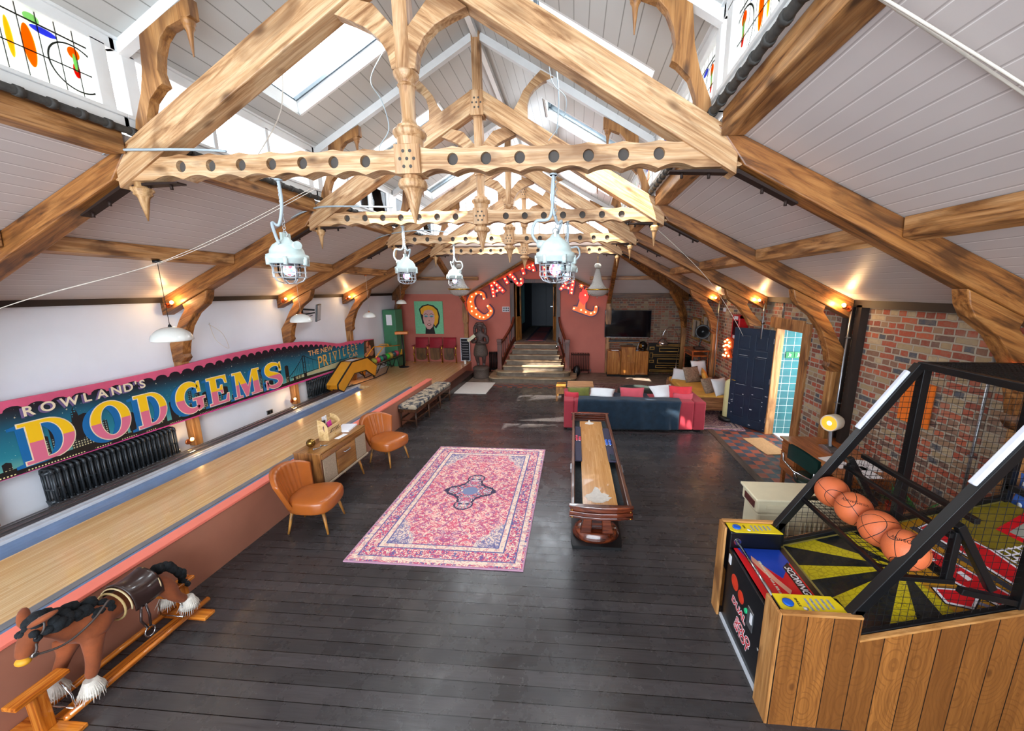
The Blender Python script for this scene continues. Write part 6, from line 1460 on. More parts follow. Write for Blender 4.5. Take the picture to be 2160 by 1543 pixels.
t = thing('dotted_blind', 'blue and white dotted banner end behind the basketball cage', 'banner', (3.60,2.95,1.0)); MB().grid(lambda u, v: (.02*sin(v*9), -.22+.44*u, -.35+.75*v), 4, 14).build('cloth', mat('blue_dot_cloth','#3a62b0',.8), t)
m = MB()
for i in range(4):
    for j in range(8): m.ball((-.022,-.18+.11*i+.05*(j%2),-.3+.09*j), .022, 0, 6, (.2,1,1))
m.build('dots', MATS['white_paper'], t)
# ropes and cords slung from the roof
def rope(pts, r, label, m_=None): return tag(MB().tube([tuple(p) for p in spline(pts,6)], r, 6).build('rope', m_ or M_rope), label, 'rope', 'roof ropes')
M_rope = mat('pale_rope','#cfc7bb',.8)
rope([(1.08,1.73,3.93),(1.78,1.82,3.625),(2.6,1.92,3.23)], .006, 'upper of two pale ropes crossing the near right ceiling')
rope([(1.12,1.76,3.93),(1.80,1.86,3.625),(2.6,1.96,3.23)], .006, 'lower of two pale ropes crossing the near right ceiling')
rope([(1.05,5.5,3.70),(2.1,6.3,3.0),(3.3,7.8,2.05),(3.78,8.6,1.6)], .004, 'thin rope slanting from the second truss to the wall above the blue door')
rope([(-2.2,3.3,3.7),(-3.5,3.25,3.15),(-5.0,3.1,2.75),(-6.2,2.9,2.3)], .0022, 'thin rope slanting from the nearest truss to the white wall')
rope([(-2.25,3.3,3.7),(-3.6,3.22,3.12),(-5.1,3.05,2.7),(-6.2,2.85,2.22)], .0022, 'second thin rope slanting from the nearest truss to the white wall')
rope([(-3.1,4.3,5.2),(-2.96,4.0,4.6),(-3.0,3.6,4.0)], .005, 'white blind cord hanging below the left rooflight')
rope([(-2.25,4.86,5.56),(-2.15,4.3,5.0),(-2.0,4.2,4.75),(-1.9,4.1,4.45),(-2.02,4.1,4.25),(-1.8,4.05,4.05)], .005, 'looped grey cable hanging from the left rooflight', M_hose)
rope([(-.28,4.6,5.52),(-.2,4.5,4.9),(-.22,4.5,4.5)], .008, 'vertical grey window pole hanging at the right rooflight', M_hose)
rope([(-.28,4.4,5.56),(-.3,4.4,5.2),(-.26,4.4,4.95),(-.12,4.4,4.8),(-.15,4.4,4.6),(-.3,4.4,4.4)], .004, 'thin looped cable beside the window pole at the right rooflight', M_hose)
rope([(-6.24,6.05,2.3),(-6.22,6.1,2.0),(-6.2,6.3,1.82),(-6.2,6.22,2.1),(-6.23,6.02,2.28)], .004, 'small loop of cord hung on the white wall right of the nearest pendant')
rope([(-3.98,3.07,3.88),(-3.75,3.06,3.95),(-3.4,3.07,3.955),(-3.0,3.09,3.95),(-2.8,3.11,3.94)], .010, 'grey cable clipped along the left end of the nearest truss', M_hose)
rope([(-4.0,5.35,3.85),(-3.6,5.33,3.97),(-3.1,5.33,3.98),(-2.5,5.34,3.96)], .012, 'grey cable clipped along the left end of the second truss', M_hose)
rope([(-4.0,7.65,3.85),(-3.6,7.62,3.95),(-3.0,7.62,4.0),(-2.5,7.64,3.96)], .011, 'grey cable clipped along the left end of the third truss', M_hose)
# ================================================================ MIDDLE OF THE HALL
W_mah = wood('mahogany', '#2a0f08', '#54210f', '#7a3a1e', 0, 'x', .22, 1, .5, False)
W_mahy = wood('mahogany_long', '#2a140c', '#5a3220', '#7d5238', 0, 'y', .35, 1, .2, False)
t = thing('shuffleboard_table', 'long mahogany shuffleboard table with maple playfield on pedestal feet', 'game table', (.285,3.38,0))
Lt = 2.78
m = MB(); m.box(-.295,-.255,.0,Lt,.66,.80); m.build('side_rail', W_mahy, t, bevel=.008)
m = MB(); m.box(.255,.295,.0,Lt,.66,.80); m.build('side_rail', W_mahy, t, bevel=.008)
for sg, y in ((-1,0),(1,Lt)):
    o = lambda d, e: [(-.30-e,y),(-.30-e,y+sg*(.02+d)),(-.15,y+sg*(.05+d)),(0,y+sg*(.06+d)),(.15,y+sg*(.05+d)),(.30+e,y+sg*(.02+d)),(.30+e,y)]
    m = MB(); m.prism(o(.012,.012),'z',.775,.80); m.prism(o(-.005,0),'z',.735,.775); m.prism(o(.01,.006),'z',.695,.735); m.prism(o(.015,.01),'z',.67,.695); m.prism(o(-.01,-.02),'z',.655,.67)
    m.build('end_apron', W_mah, t, bevel=.006)
    for x in (-.28,.28):
        for z in (.755,.682): MB().ball((x,y+sg*.045,z),.008,0,8).build('stud', M_brass, t)
MB().box(-.256,.256,.0,Lt,.64,.66).build('trough', M_black, t)
M_felt = mat('dusty_black_felt','#20262b',.8,var=.6,vs=30)
for a, b in ((-.255,-.18),(.18,.255)):
    MB().box(a,b,.02,Lt-.02,.66,.668).build('felt_gutter', M_felt, t)
M_play = boards('maple_playfield','#d9a468','#b97f42','y',.022,.0008,.18,.5,.7,True,True,.02,'#9a6a38',coat=.6)
MB().box(-.175,.175,.06,Lt-.22,.665,.735).build('playfield', M_play, t, bevel=.003)
m_ = mat('spilled_wax','#cfc8be',.8,var=.12,vs=30)
rnd = random.Random(2)
for cy, r in ((.24,.13),(Lt-.32,.07)):
    P = [(.0+r*(1+.16*rnd.uniform(-1,1))*cos(2*pi*k/26)-.02, cy+r*.75*(1+.16*rnd.uniform(-1,1))*sin(2*pi*k/26)+(.1 if 5<k<8 else 0)) for k in range(26)]
    MB().prism(P,'z',.7352,.7362).build('wax_powder', m_, t)
M_pad = mat('dark_purple_pad','#2d2a42',.7,var=.1)
for a, b, y0, y1 in ((-.262,-.165,1.05,2.25),(.165,.262,1.05,2.20)): MB().box(a,b,y0,y1,.74,.757).build('side_pad', M_pad, t, bevel=.006)
MB().box(.19,.25,1.08,1.24,.7575,.762).build('score_tablet', M_black, t); MB().box(.195,.245,1.085,1.235,.762,.7635).build('score_screen', mat('slate_screen','#2c3d48',.2), t)
for sg in (-1,1):
    for y in (.75,): MB().box(sg*.3-.006,sg*.3+.006,y,y+.14,.74,.79).build('latch', M_steel, t)
for y0 in (.62,2.1):
    P = thing
    MB().prism([(-.27,y0-.22),(.27,y0-.22),(.29,y0-.1),(.29,y0+.3),(-.29,y0+.3),(-.29,y0-.1)],'z',0,.035).build('floor_plate', M_black, t)
    m = MB(); m.lathe([(.27,.035),(.275,.07),(.255,.09),(.25,.12),(.21,.145),(.15,.16)], (0,y0+.03,0), 24, sy=.75); m.build('pedestal_foot', W_mah, t)
    for sg in (-1,1): MB().prism([(sg*.06,.15),(sg*.19,.15),(sg*.155,.3),(sg*.15,.48),(sg*.19,.645),(sg*.05,.645),(sg*.045,.45),(sg*.055,.3)],'y',y0-.16,y0-.06).build('pedestal_column', W_mah, t, bevel=.012)
    MB().box(-.15,.15,y0-.06,y0+.2,.15,.645).build('pedestal_core', W_mah, t, bevel=.01)
MB().box(-.04,.04,.75,2.0,.2,.3).build('stretcher', W_mahy, t)
M_pr = mat('red_puck','#d23a55',.3); M_pb = mat('blue_puck','#2f63c8',.3)
def puck(x, y, m_, lb, g):
    t = thing('shuffle_puck', lb, 'puck', (x,y,.757), 0, g); MB().lathe([(.020,0),(.0225,.002),(.0225,.009),(.018,.011)], (0,0,0), 16).build('weight', M_chrome, t); MB().lathe([(.017,.011),(.018,.017),(.012,.019),(.001,.018)], (0,0,0), 16).build('cap', m_, t)
for i in range(4):
    for j in range(2):
        if i*2+j < 7: puck(.055+.046*j+.0, 5.06+.05*i, M_pr, 'small red puck in the cluster on the left pad of the shuffleboard', 'red pucks on the left pad')
        puck(.47+.046*j, 4.93+.05*i, M_pb, 'small blue puck in the cluster on the right pad of the shuffleboard', 'blue pucks on the right pad')
# radiogram sideboard
W_sb = wood('walnut_veneer', '#54300f', '#8a5a2a', '#a87842', 0, 'y', .3, 1, .3, False); W_sbz = wood('walnut_veneer_side', '#4b2a0f', '#85562a', '#a5733c', 0, 'z', .3, 1, .3, False)
M_grl = mat('speaker_cloth','#9c8a74',.85,var=.25,vs=60)
t = thing('radiogram_sideboard', 'walnut radiogram sideboard on splayed legs between the two tan chairs', 'sideboard', (-3.45,4.88,0))
MB().box(-.18,.19,-.53,.53,.30,.755).build('carcass', W_sbz, t, bevel=.006)
MB().box(-.185,.20,-.535,.535,.755,.77).build('top', W_sb, t, bevel=.004)
MB().box(.19,.198,-.50,-.24,.33,.66).build('speaker_grille', M_grl, t); MB().box(.19,.198,.24,.50,.33,.66).build('speaker_grille', M_grl, t)
d = MB().box(.19,.202,-.22,.22,.33,.66).build('drop_front', W_sb, t, bevel=.004); MB().tube([(.205,-.07,.60),(.225,-.06,.59),(.225,.06,.59),(.205,.07,.60)],.006,8).build('handle', M_steel, d)
MB().box(.19,.20,-.52,.52,.675,.745).build('upper_rail', W_sb, t, bevel=.003); MB().box(.185,.215,-.53,.53,.295,.318).build('lower_lip', M_grl, t, bevel=.003)
for x in (-.12,.12):
    for y in (-.38,.38): MB().cone((x+(.05 if x>0 else -.02),y*1.1,0),(x,y,.30),.013,.024,10).build('leg', W_og, t)
t = thing('letter_rack', 'pale wooden LETTERS rack on top of the sideboard', 'letter rack', (-3.49,4.92,.77), radians(4))
W_ply = wood('pale_ply','#b98f56','#d8b47c','#e6c894',0,'y',.45,1,0,False)
def lback(x, h): return MB().prism([(-.16,0),(.16,0),(.16,h*.8),(.12,h*.8),(.08,h*.9),(.03,h),(-.05,h*.97),(-.1,h*.85),(-.16,h*.82)], 'x', x-.005, x+.005)
lback(-.065,.30).build('back_board', W_ply, t); lback(.0,.25).build('divider', W_ply, t); MB().box(.06,.07,-.16,.16,0,.19).build('front_board', W_ply, t, bevel=.002); MB().box(-.07,.07,-.16,.16,0,.01).build('base', W_ply, t)
for y in (-.165,.155): MB().prism([(-.07,0),(.07,0),(.07,.19),(.03,.26),(-.02,.29),(-.07,.30)], 'y', y, y+.01).build('side_board', W_ply, t)
text('lettering', 'LETTERS', .062, mat('burnt_brown','#3a2214',.7), t, face((.0705,.0,.12),(0,1,0),(0,0,1)), .0008, .001, 'CENTER', 1.05)
MB().ball((.073,.0,.05),.008,0,8).build('knob', M_brass, t)
for i, (x, y, hx, c_, lb) in enumerate(((-.03,-.10,.26,'#3c2a30','dark printed leaflet in the letter rack'),(-.045,-.03,.31,'#e6e6ea','white leaflet standing tallest in the letter rack'),(.02,-.02,.24,'#d83c9a','magenta leaflet in the letter rack'),(.03,-.11,.22,'#8a6070','mauve leaflet at the front of the letter rack'))):
    tag(MB().obox((0,0,hx/2),(.003,.10,hx),(radians(8*(i-1)),0,0)).build('leaflet', mat('leaflet_%d'%i,c_,.5,var=.3,vs=30), None, 0, (-3.49+x,4.92+y,.78)), lb, 'leaflet', 'leaflets in the rack')
tag(MB().ball((0,0,.055),.058,0,14,(1,1,.95)).build('brass_orb', mat('hammered_brass','#8a6a35',.25,.9,var=.5,vs=30), None, 0, (-3.52,4.55,.77)), 'dark brass crackled orb at the near end of the sideboard', 'ornament')
tag(MB().obox((0,0,.012),(.21,.30,.024),(0,0,.15)).build('paper_stack', MATS['white_paper'], None, .001, (-3.46,5.24,.77)), 'thick stack of white paper at the far end of the sideboard', 'papers')
tag(MB().obox((0,0,.002),(.07,.19,.003),(0,0,-.12)).build('envelope', MATS['white_paper'], None, 0, (-3.34,4.93,.77)), 'white envelope lying in front of the letter rack', 'envelope')
for i, (x, y, r) in enumerate(((-3.37,4.60,.3),(-3.40,4.50,.9))):
    tag(MB().tube([(-.04,0,.004),(.04,0,.004)],.004,6).ball((-.045,0,.007),.01,0,8).build('bottle_opener', M_steel, None, 0, (x,y,.77), r), ('small silver key fob on the sideboard, nearer the rack','small silver key fob on the sideboard, nearer the brass orb')[i], 'keys')
# cocktail chairs
M_tan = mat('tan_leather', '#a85a22', .35, var=.14, vs=3, coat=.25)
def cocktail():
    t = thing('cocktail_chair', 'x', 'chair', (0,0,0), 0, 'tan cocktail chairs')
    # seat: rounded trapezoid, wider at the front
    def outl(s): return [(-.26*s,-.18*s),(-.12*s,-.25*s),(.10*s,-.285*s),(.24*s,-.255*s),(.275*s,-.15*s),(.285*s,0),(.275*s,.15*s),(.24*s,.255*s),(.10*s,.285*s),(-.12*s,.25*s),(-.26*s,.18*s)]
    m = MB(); n = len(outl(1)); L_ = [(.90,.27),(.98,.285),(1.0,.33),(1.0,.39),(.97,.425),(.85,.445),(.5,.46),(.001,.463)]
    vs = [(x,y,z) for s, z in L_ for x, y in outl(s)]; fs = [tuple(range(n))[::-1]]+[(i*n+k,i*n+(k+1)%n,(i+1)*n+(k+1)%n,(i+1)*n+k) for i in range(len(L_)-1) for k in range(n)]
    m.add(vs, fs, 0, True); m.build('seat', M_tan, t, sub=1)
    # backrest: winged shell with vertical channels
    def bk(u, v, off):
        a = (u-.5)*2; w_ = .22+.11*v; y = a*w_; wing = .16*abs(a)**2.2*(.75+.25*v)
        ch = 0 if abs(a) > .6 else .010*abs(sin(a*14))
        x = -.235-.11*v+wing-off+ch*(off == 0); z = .32+.47*v-.11*abs(a)**3*v
        return (x, y, z)
    m = MB(); m.grid(lambda u, v: bk(u,v,0), 41, 12); m.grid(lambda u, v: bk(u,v,.065), 41, 12)
    m.grid(lambda u, v: bk(u,1,.065*v), 41, 3); m.grid(lambda u, v: bk(0,u,.065*v), 12, 3); m.grid(lambda u, v: bk(1,u,.065*v), 12, 3); m.grid(lambda u, v: bk(u,0,.065*v), 41, 3)
    m.build('backrest', M_tan, t)
    for x, y in ((.17,-.17),(.17,.17),(-.19,-.14),(-.19,.14)): MB().cone((x*1.32,y*1.25,0),(x,y,.29),.012,.021,10).build('leg', W_og, t)
    return t
c0 = cocktail(); c0.location = (-3.13,3.99,0); c0.rotation_euler[2] = radians(8); c0['label'] = 'tan leather cocktail chair nearest the camera, left of the sideboard'
dup(c0, (-3.10,5.78,0), radians(-17), 'tan leather cocktail chair at the far end of the sideboard')
# bench
M_bt = mat('worn_patterned_upholstery','#b5a990',.7,var=.35,vs=9)
m_, q = newmat('cracked_seat_cover'); v = q.coord(); nz = q.noise(v, 9, 6, .7); q.base(q.mix(q.ramp(nz, [(.45,(0,0,0,1)),(.52,(1,1,1,1))]), '#39424c', '#b8ab93')); q.b.inputs['Roughness'].default_value = .5
t = thing('padded_bench', 'long narrow bench with cracked cream and slate seat beside the lane', 'bench', (-3.42,8.35,0), radians(-1.5))
MB().box(-.20,.20,-1.05,1.05,.40,.50).build('seat_pad', m_, t, bevel=.03, seg=3)
W_bn = wood('dark_bench_wood','#2c1a10','#553420','#6d4830',0,'z',.35)
MB().box(-.19,.19,-1.04,1.04,.34,.40).build('seat_frame', W_bn, t, bevel=.004)
for y in (-1.0,-.34,.34,1.0):
    for x in (-.16,.16): MB().cone((x*1.05,y,0),(x,y,.35),.012,.022,10).build('leg', W_bn, t)
for y in (-1.0,1.0): MB().box(-.15,.15,y-.01,y+.01,.14,.165).build('stretcher', W_bn, t)
for x in (-.16,.16): MB().box(x-.01,x+.01,-1.0,1.0,.17,.19).build('stretcher', W_bn, t)

# ================================================================ ROCKING HORSE
W_rk = wood('amber_varnished_pine', '#7a3208', '#c06a1c', '#dc8c34', 0, 'y', .18, 1, .6, False); W_rkx = wood('amber_varnished_pine_x', '#7a3208', '#c06a1c', '#dc8c34', 0, 'x', .18, 1, .6, False); W_rkz = wood('amber_varnished_pine_z', '#7a3208', '#b8641a', '#d68630', 0, 'z', .18, 1, .6, False)
M_hide = mat('chestnut_plush','#7f3e1a',.85,var=.22,vs=10,sheen=.08,bump=.3); M_mane = mat('black_fur','#14181c',.95,var=.5,vs=30,bump=1.0); M_feather = mat('white_hair','#c9c1b6',.9,var=.2,vs=30,bump=.6); M_sad = mat('dark_brown_leather','#2f1f1c',.3,coat=.4)
hx_, hy_ = -3.42, 2.17
t = thing('rocking_horse', 'chestnut plush rocking horse with black mane on an amber glider stand', 'rocking horse', (hx_,hy_,0))
Yh = lambda y: y-hy_
V = [(0,Yh(2.24),.52),(0,Yh(2.36),.53),(0,Yh(2.45),.51),(0,Yh(2.10),.53),(0,Yh(2.0),.55),(.0,Yh(1.92),.62),(.0,Yh(1.85),.69),(.01,Yh(1.80),.745),(.015,Yh(1.755),.70),(.02,Yh(1.72),.63),(.02,Yh(1.705),.59),
     (.075,Yh(1.99),.45),(.10,Yh(1.95),.32),(.11,Yh(1.905),.20),(-.075,Yh(1.98),.45),(-.10,Yh(1.93),.33),(-.11,Yh(1.87),.21),
     (.075,Yh(2.47),.44),(.10,Yh(2.50),.32),(.11,Yh(2.565),.23),(-.075,Yh(2.47),.44),(-.10,Yh(2.51),.33),(-.11,Yh(2.58),.24)]
E_ = [(0,1),(1,2),(0,3),(3,4),(4,5),(5,6),(6,7),(7,8),(8,9),(9,10),(4,11),(11,12),(12,13),(4,14),(14,15),(15,16),(2,17),(17,18),(18,19),(2,20),(20,21),(21,22)]
Rr = [.095,.098,.088,.105,.105,.082,.07,.062,.055,.045,.038,.065,.042,.034,.065,.042,.034,.07,.042,.034,.07,.042,.034]
skin('body', V, E_, Rr, M_hide, t)
m = MB(); m.ball((.02,Yh(1.703),.578),.042,0,14,(1,.8,.62)); m.build('muzzle', mat('mustard_muzzle','#d0931f',.6), t)
for sg in (-1,1): m = MB(); m.ball((0,0,0),.075,0,10,(.28,.4,1)); o = m.build('ear', M_hide, t); o.location = (sg*.07,Yh(1.80),.795); o.rotation_euler = (radians(-35),radians(sg*62),0)
for sg in (-1,1): MB().ball((.015+sg*.052,Yh(1.752),.70),.011,0,8).build('eye', M_black, t)
rnd = random.Random(5)
m = MB()
for k in range(60):
    f = rnd.random(); sd_ = rnd.uniform(-.6,1); c = Vector((sd_*.075, Yh(1.79+.33*f), .80-.16*f-.08*abs(sd_)+rnd.uniform(-.02,.02))); m.ball(c, rnd.uniform(.022,.04), 0, 8, (1,1.2,.9))
for k in range(14): m.ball((rnd.uniform(-.03,.06),Yh(1.745)+rnd.uniform(-.02,.02),.75-rnd.uniform(0,.1)), .024, 0, 8)
m.build('mane', M_mane, t)
m = MB(); P = spline([(0,Yh(2.50),.58),(.02,Yh(2.56),.55),(.03,Yh(2.62),.44),(.03,Yh(2.66),.30)],5)
for i, p in enumerate(P):
    for k in range(3): m.ball(p+Vector((rnd.uniform(-.02,.02),rnd.uniform(-.015,.015),0)), .036*(1-.5*i/len(P)), 0, 8, (1,1,1.2))
m.build('tail', M_mane, t)
def feather(x, y, z, nm='hoof_feather'):
    m = MB(); m.lathe([(.036,.09),(.05,.05),(.066,.01),(.058,-.02),(.02,-.03)], (x,y,z), 12)
    for k in range(34):
        a = 2*pi*k/34; rr = rnd.uniform(.055,.09); m.tube([(x+.03*cos(a),y+.03*sin(a),z+.08),(x+.06*cos(a),y+.06*sin(a),z+.02),(x+rr*cos(a),y+rr*sin(a)-.01,z-rnd.uniform(.02,.05))], [.006,.004,.001], 4)
    m.build(nm, M_feather, t)
for x, y, z in ((.11,Yh(1.90),.115),(-.11,Yh(1.865),.125),(.11,Yh(2.585),.155),(-.11,Yh(2.60),.16)): feather(x,y,z)
# saddle, girth, bridle
def sadl(u, v):
    a = (v-.5)*2; y = Yh(2.20+.20*u)+.02*abs(a); ang = a*1.9; r = .118+.006*sin(pi*u); drop = max(0,abs(a)-.62)*.10
    return (r*sin(ang)*1.02, y, .525+r*cos(ang)+.03*(abs(u-.5)*2)**2*(1-abs(a))-drop)
o = MB().grid(sadl, 12, 25).build('saddle', M_sad, t); md = o.modifiers.new('thick','SOLIDIFY'); md.thickness = .010; md.offset = 1
MB().tube([(.129*sin(a),Yh(2.20),.525+.129*cos(a)) for a in [k*.25-1.9 for k in range(16)]], .006, 6).tube([(.129*sin(a),Yh(2.40),.525+.129*cos(a)) for a in [k*.25-1.9 for k in range(16)]], .006, 6).build('saddle_piping', mat('cream_piping','#cbb58a',.6), t)
MB().tube([(.112*cos(a),Yh(2.17),.525+.112*sin(a)) for a in [2*pi*k/24 for k in range(24)]], .008, 6, closed=True).build('girth_strap', mat('webbing','#b59a66',.7), t)
MB().tube([(.125,Yh(2.25),.46),(.14,Yh(2.22),.36),(.14,Yh(2.25),.27)], .009, 6).tube([(.125,Yh(2.28),.46),(.14,Yh(2.28),.36),(.14,Yh(2.27),.27)], .009, 6).build('stirrup_leather', M_sad, t)
MB().tube([(.14+.0,Yh(2.26)+.035*cos(a),.23+.04*sin(a)) for a in [2*pi*k/16 for k in range(16)]], .005, 6, closed=True).build('stirrup', M_chrome, t)
M_rein = mat('grey_brown_strap','#4a403c',.5)
MB().tube([tuple(p) for p in spline([(.06,Yh(1.72),.60),(.10,Yh(1.84),.56),(.12,Yh(1.98),.60),(.10,Yh(2.1),.66)],5)], .007, 6).tube([(.02+.057*cos(a),Yh(1.735)+.02*sin(a),.63+.045*sin(a)) for a in [2*pi*k/18 for k in range(18)]], .006, 6, closed=True).tube([(.015+.065*cos(a),Yh(1.79)+.02*sin(a),.74+.055*sin(a)) for a in [2*pi*k/18 for k in range(18)]], .006, 6, closed=True).build('bridle', M_rein, t)
MB().lathe([(.012,-.005),(.02,0),(.012,.005)], (.075,Yh(1.725),.605), 12, axis='x').build('bit_ring', M_chrome, t)
# stand
def plank(x0,x1,y0,y1,z0,z1,nm,w_): return MB().box(x0,x1,Yh(y0),Yh(y1),z0,z1).build(nm, w_, t, bevel=.006)
plank(-.22,.23,1.66,1.77,0,.03,'cross_foot',W_rkx); plank(-.22,.23,2.58,2.68,0,.03,'cross_foot',W_rkx); plank(-.045,.045,1.77,2.58,0,.028,'base_rail',W_rk)
for y in (1.715,2.63): plank(-.035,.035,y-.035,y+.035,.03,.31,'upright',W_rkz)
plank(-.05,.05,1.60,1.86,.31,.34,'top_bar',W_rk); plank(-.05,.05,2.47,2.72,.31,.34,'top_bar',W_rk)
for x in (-.11,.11):
    m = MB(); m.tube([(x,Yh(1.76),.075),(x,Yh(2.74),.075)], .023, 10); m.ball((x,Yh(1.76),.075),.023,0,8); m.build('glider_rail', W_rk, t)
m = MB()
for y in (1.80,2.53):
    m = MB(); m.tube([(-.11,Yh(y),.09),(-.11,Yh(y),.2),(-.05,Yh(y),.30)],.006,6); m.tube([(.11,Yh(y),.09),(.11,Yh(y),.2),(.05,Yh(y),.30)],.006,6); m.tube([(-.12,Yh(y),.09),(.12,Yh(y),.09)],.006,6)
    m.build('swing_rod', M_chrome, t)

# ================================================================ BASKETBALL MACHINE
Wp = boards('knotty_pine_cladding', '#a66a30', '#653a16', 'z', .155, .006, .42, 9, .75, True, False, .4, '#1c110a', 5)
Wpt = wood('pine_edge','#8f5c2c','#b98348','#cf9c62',0,'x',.5); Wpz = wood('pine_front_edge','#7a4a20','#b07a42','#c9965c',0,'z',.5)
M_blk = mat('black_powder_coat','#0d0e10',.35,var=.05); M_cab = mat('black_cabinet','#0c0e14',.3)
X0, XE, N0, F0 = 1.32, 3.55, 2.12, 3.12
t = thing('basketball_machine', 'black caged arcade basketball machine clad in knotty pine, filling the near right corner', 'arcade game', (X0,N0,0))
lx = lambda x: x-X0; ly = lambda y: y-N0
zf = lambda x: .665+.30*(x-1.80)
# pine side cladding
side = [(1.32,0),(3.55,0),(3.55,zf(3.55)+.02),(1.80,.69),(1.80,.86),(1.32,.86)]
for y0, y1 in ((2.12,2.145),(3.095,3.12)): MB().prism([(lx(a),b) for a,b in side], 'y', ly(y0), ly(y1)).build('pine_side', Wp, t)
MB().box(lx(1.32),lx(1.80),ly(2.118),ly(2.15),.855,.87).build('pine_top_edge', Wpt, t); MB().box(lx(1.32),lx(1.80),ly(3.09),ly(3.122),.855,.87).build('pine_top_edge', Wpt, t); MB().bar((lx(1.80),ly(2.132),.70),(lx(3.55),ly(2.132),zf(3.55)+.03),.03,.015).build('pine_top_edge', Wpt, t)
for y0, y1 in ((2.12,2.285),(2.99,3.12)): MB().box(lx(1.30),lx(1.32),ly(y0),ly(y1),.0,.865).build('pine_front_board', Wpz, t, bevel=.003)
# cabinet front
MB().box(lx(1.34),lx(1.42),ly(2.285),ly(2.99),.03,.70).build('front_panel', M_cab, t, bevel=.006)
MB().box(lx(1.325),lx(1.34),ly(2.285),ly(2.99),.0,.03).build('kick_strip', M_lgrey, t)
MB().box(lx(1.36),lx(1.79),ly(2.285),ly(2.99),.60,.70).build('ball_trough', M_cab, t)
for y0, y1, nm in ((2.15,2.30,'SINGLE'),(2.96,3.09,'LINK')):
    MB().box(lx(1.34),lx(1.76),ly(y0),ly(y1),.45,.845).build('button_pod', M_cab, t, bevel=.01)
    yl = MB().prism([(lx(1.345),ly(y0)+.03),(lx(1.38),ly(y0)),(lx(1.76),ly(y0)),(lx(1.72),ly(y1)),(lx(1.345),ly(y1))], 'z', .846, .852).build('yellow_plate', mat('arcade_yellow','#e3c81c',.4,var=.08,vs=6), t)
    MB().lathe([(.033,0),(.034,.008),(.026,.012),(.001,.012)], (lx(1.41),ly((y0+y1)/2),.852), 20).build('push_button', mat('button_blue','#1257c0',.25), yl)
    text('lettering', nm, .022, M_black, yl, face((lx(1.475),ly((y0+y1)/2)+.01,.8525),(0,-1,0),(1,0,0)), .0004, .0006)
    MB().lathe([(.016,0),(.001,.0005)], (lx(1.50),ly(y0+.035),.8522), 16).build('round_sticker', MATS['white_paper'], yl)
    m = MB()
    for k in range(5): m.box(lx(1.53+.035*k),lx(1.545+.035*k),ly(y0+.02+.006*k),ly(y1-.03),.8522,.8526)
    m.build('small_print', mat('grey_print','#8f93a0',.5,var=.4,vs=60), yl)
MB().tube([(lx(1.40),ly(2.30),.76),(lx(1.40),ly(2.96),.76)], .012, 10).cone((lx(1.40),ly(2.955),.76),(lx(1.40),ly(2.965),.76),.03,.03,14).build('chrome_rail', M_chrome, t)
# printed instruction panel (sloping down to the front)
def pan(x0,x1,y0,y1,dz,m_,nm,poly=None):
    P = poly or [(x0,y0),(x1,y0),(x1,y1),(x0,y1)]
    mb = MB(); zz = lambda x: .703+dz
    mb.prism([(lx(a),ly(b)) for a,b in P],'z',zz(0)-.002,zz(0)); return mb.build(nm, m_, t)
pan(1.37,1.74,2.30,2.95,.003,mat('print_red','#cf1420',.35),'instruction_panel')
pan(0,0,0,0,.0045,mat('print_blue','#1b3fa8',.35),'blue_print',[(1.40,2.95),(1.74,2.95),(1.74,2.80),(1.60,2.62),(1.50,2.78),(1.42,2.84)])
pan(0,0,0,0,.006,mat('print_black','#1b1010',.35),'black_print',[(1.66,2.74),(1.725,2.80),(1.725,2.30),(1.66,2.30)])
pan(0,0,0,0,.006,mat('print_skin','#d99a80',.4),'hand_print',[(1.47,2.86),(1.52,2.74),(1.55,2.62),(1.60,2.50),(1.57,2.46),(1.53,2.56),(1.49,2.66),(1.45,2.80)])
text('lettering', 'SCORING SYS', .068, mat('print_white','#ece8ee',.4), t, face((lx(1.692),ly(2.55),.7095),(0,-1,0),(1,0,0)), .0004, .001, 'CENTER', .95, .25)
text('lettering', '400 basket points with a 90% shot', .026, mat('print_cream','#cfd6c0',.4), t, face((lx(1.505),ly(2.62),.7095),(0,-1,0),(1,0,0)), .0004, .0004)
# front art: two basketballs, red block lettering, coin slot
m = MB()
for y, z, r in ((2.80,.50,.062),(2.68,.47,.05)): m.cone((lx(1.34),ly(y),z),(lx(1.3385),ly(y),z),r,r,24)
m.build('printed_ball', mat('print_orange','#d83a1e',.35,var=.3,vs=12), t)
for s, y, z in (('DUAL',2.70,.34),('&',2.58,.285),('SOLO',2.60,.235),('SHOT',2.62,.17)):
    if s == '&': continue
    text('lettering', s, .085, mat('print_white','#ece8ee',.4), t, face((lx(1.339),ly(y),z),(0,-1,0),(0,0,1)), .0004, .006, 'CENTER', 1.1, .2)
    text('lettering', s, .085, mat('print_red','#cf1420',.35), t, face((lx(1.3382),ly(y),z),(0,-1,0),(0,0,1)), .0004, .001, 'CENTER', 1.1, .2)
MB().box(lx(1.332),lx(1.34),ly(2.46),ly(2.55),.36,.52).build('coin_plate', M_steel, t, bevel=.003); MB().box(lx(1.329),lx(1.332),ly(2.47),ly(2.50),.42,.5).build('coin_sticker', MATS['white_paper'], t)
MB().cone((lx(1.34),ly(2.57),.45),(lx(1.325),ly(2.57),.45),.02,.018,14).build('start_button', mat('button_green','#16a06a',.3,emit='#16a06a',es=.4), t)
MB().cone((lx(1.34),ly(2.36),.33),(lx(1.332),ly(2.36),.33),.012,.012,12).build('lock', M_chrome, t); MB().box(lx(1.336),lx(1.34),ly(2.90),ly(2.94),.58,.66).build('sticker', MATS['white_paper'], t)
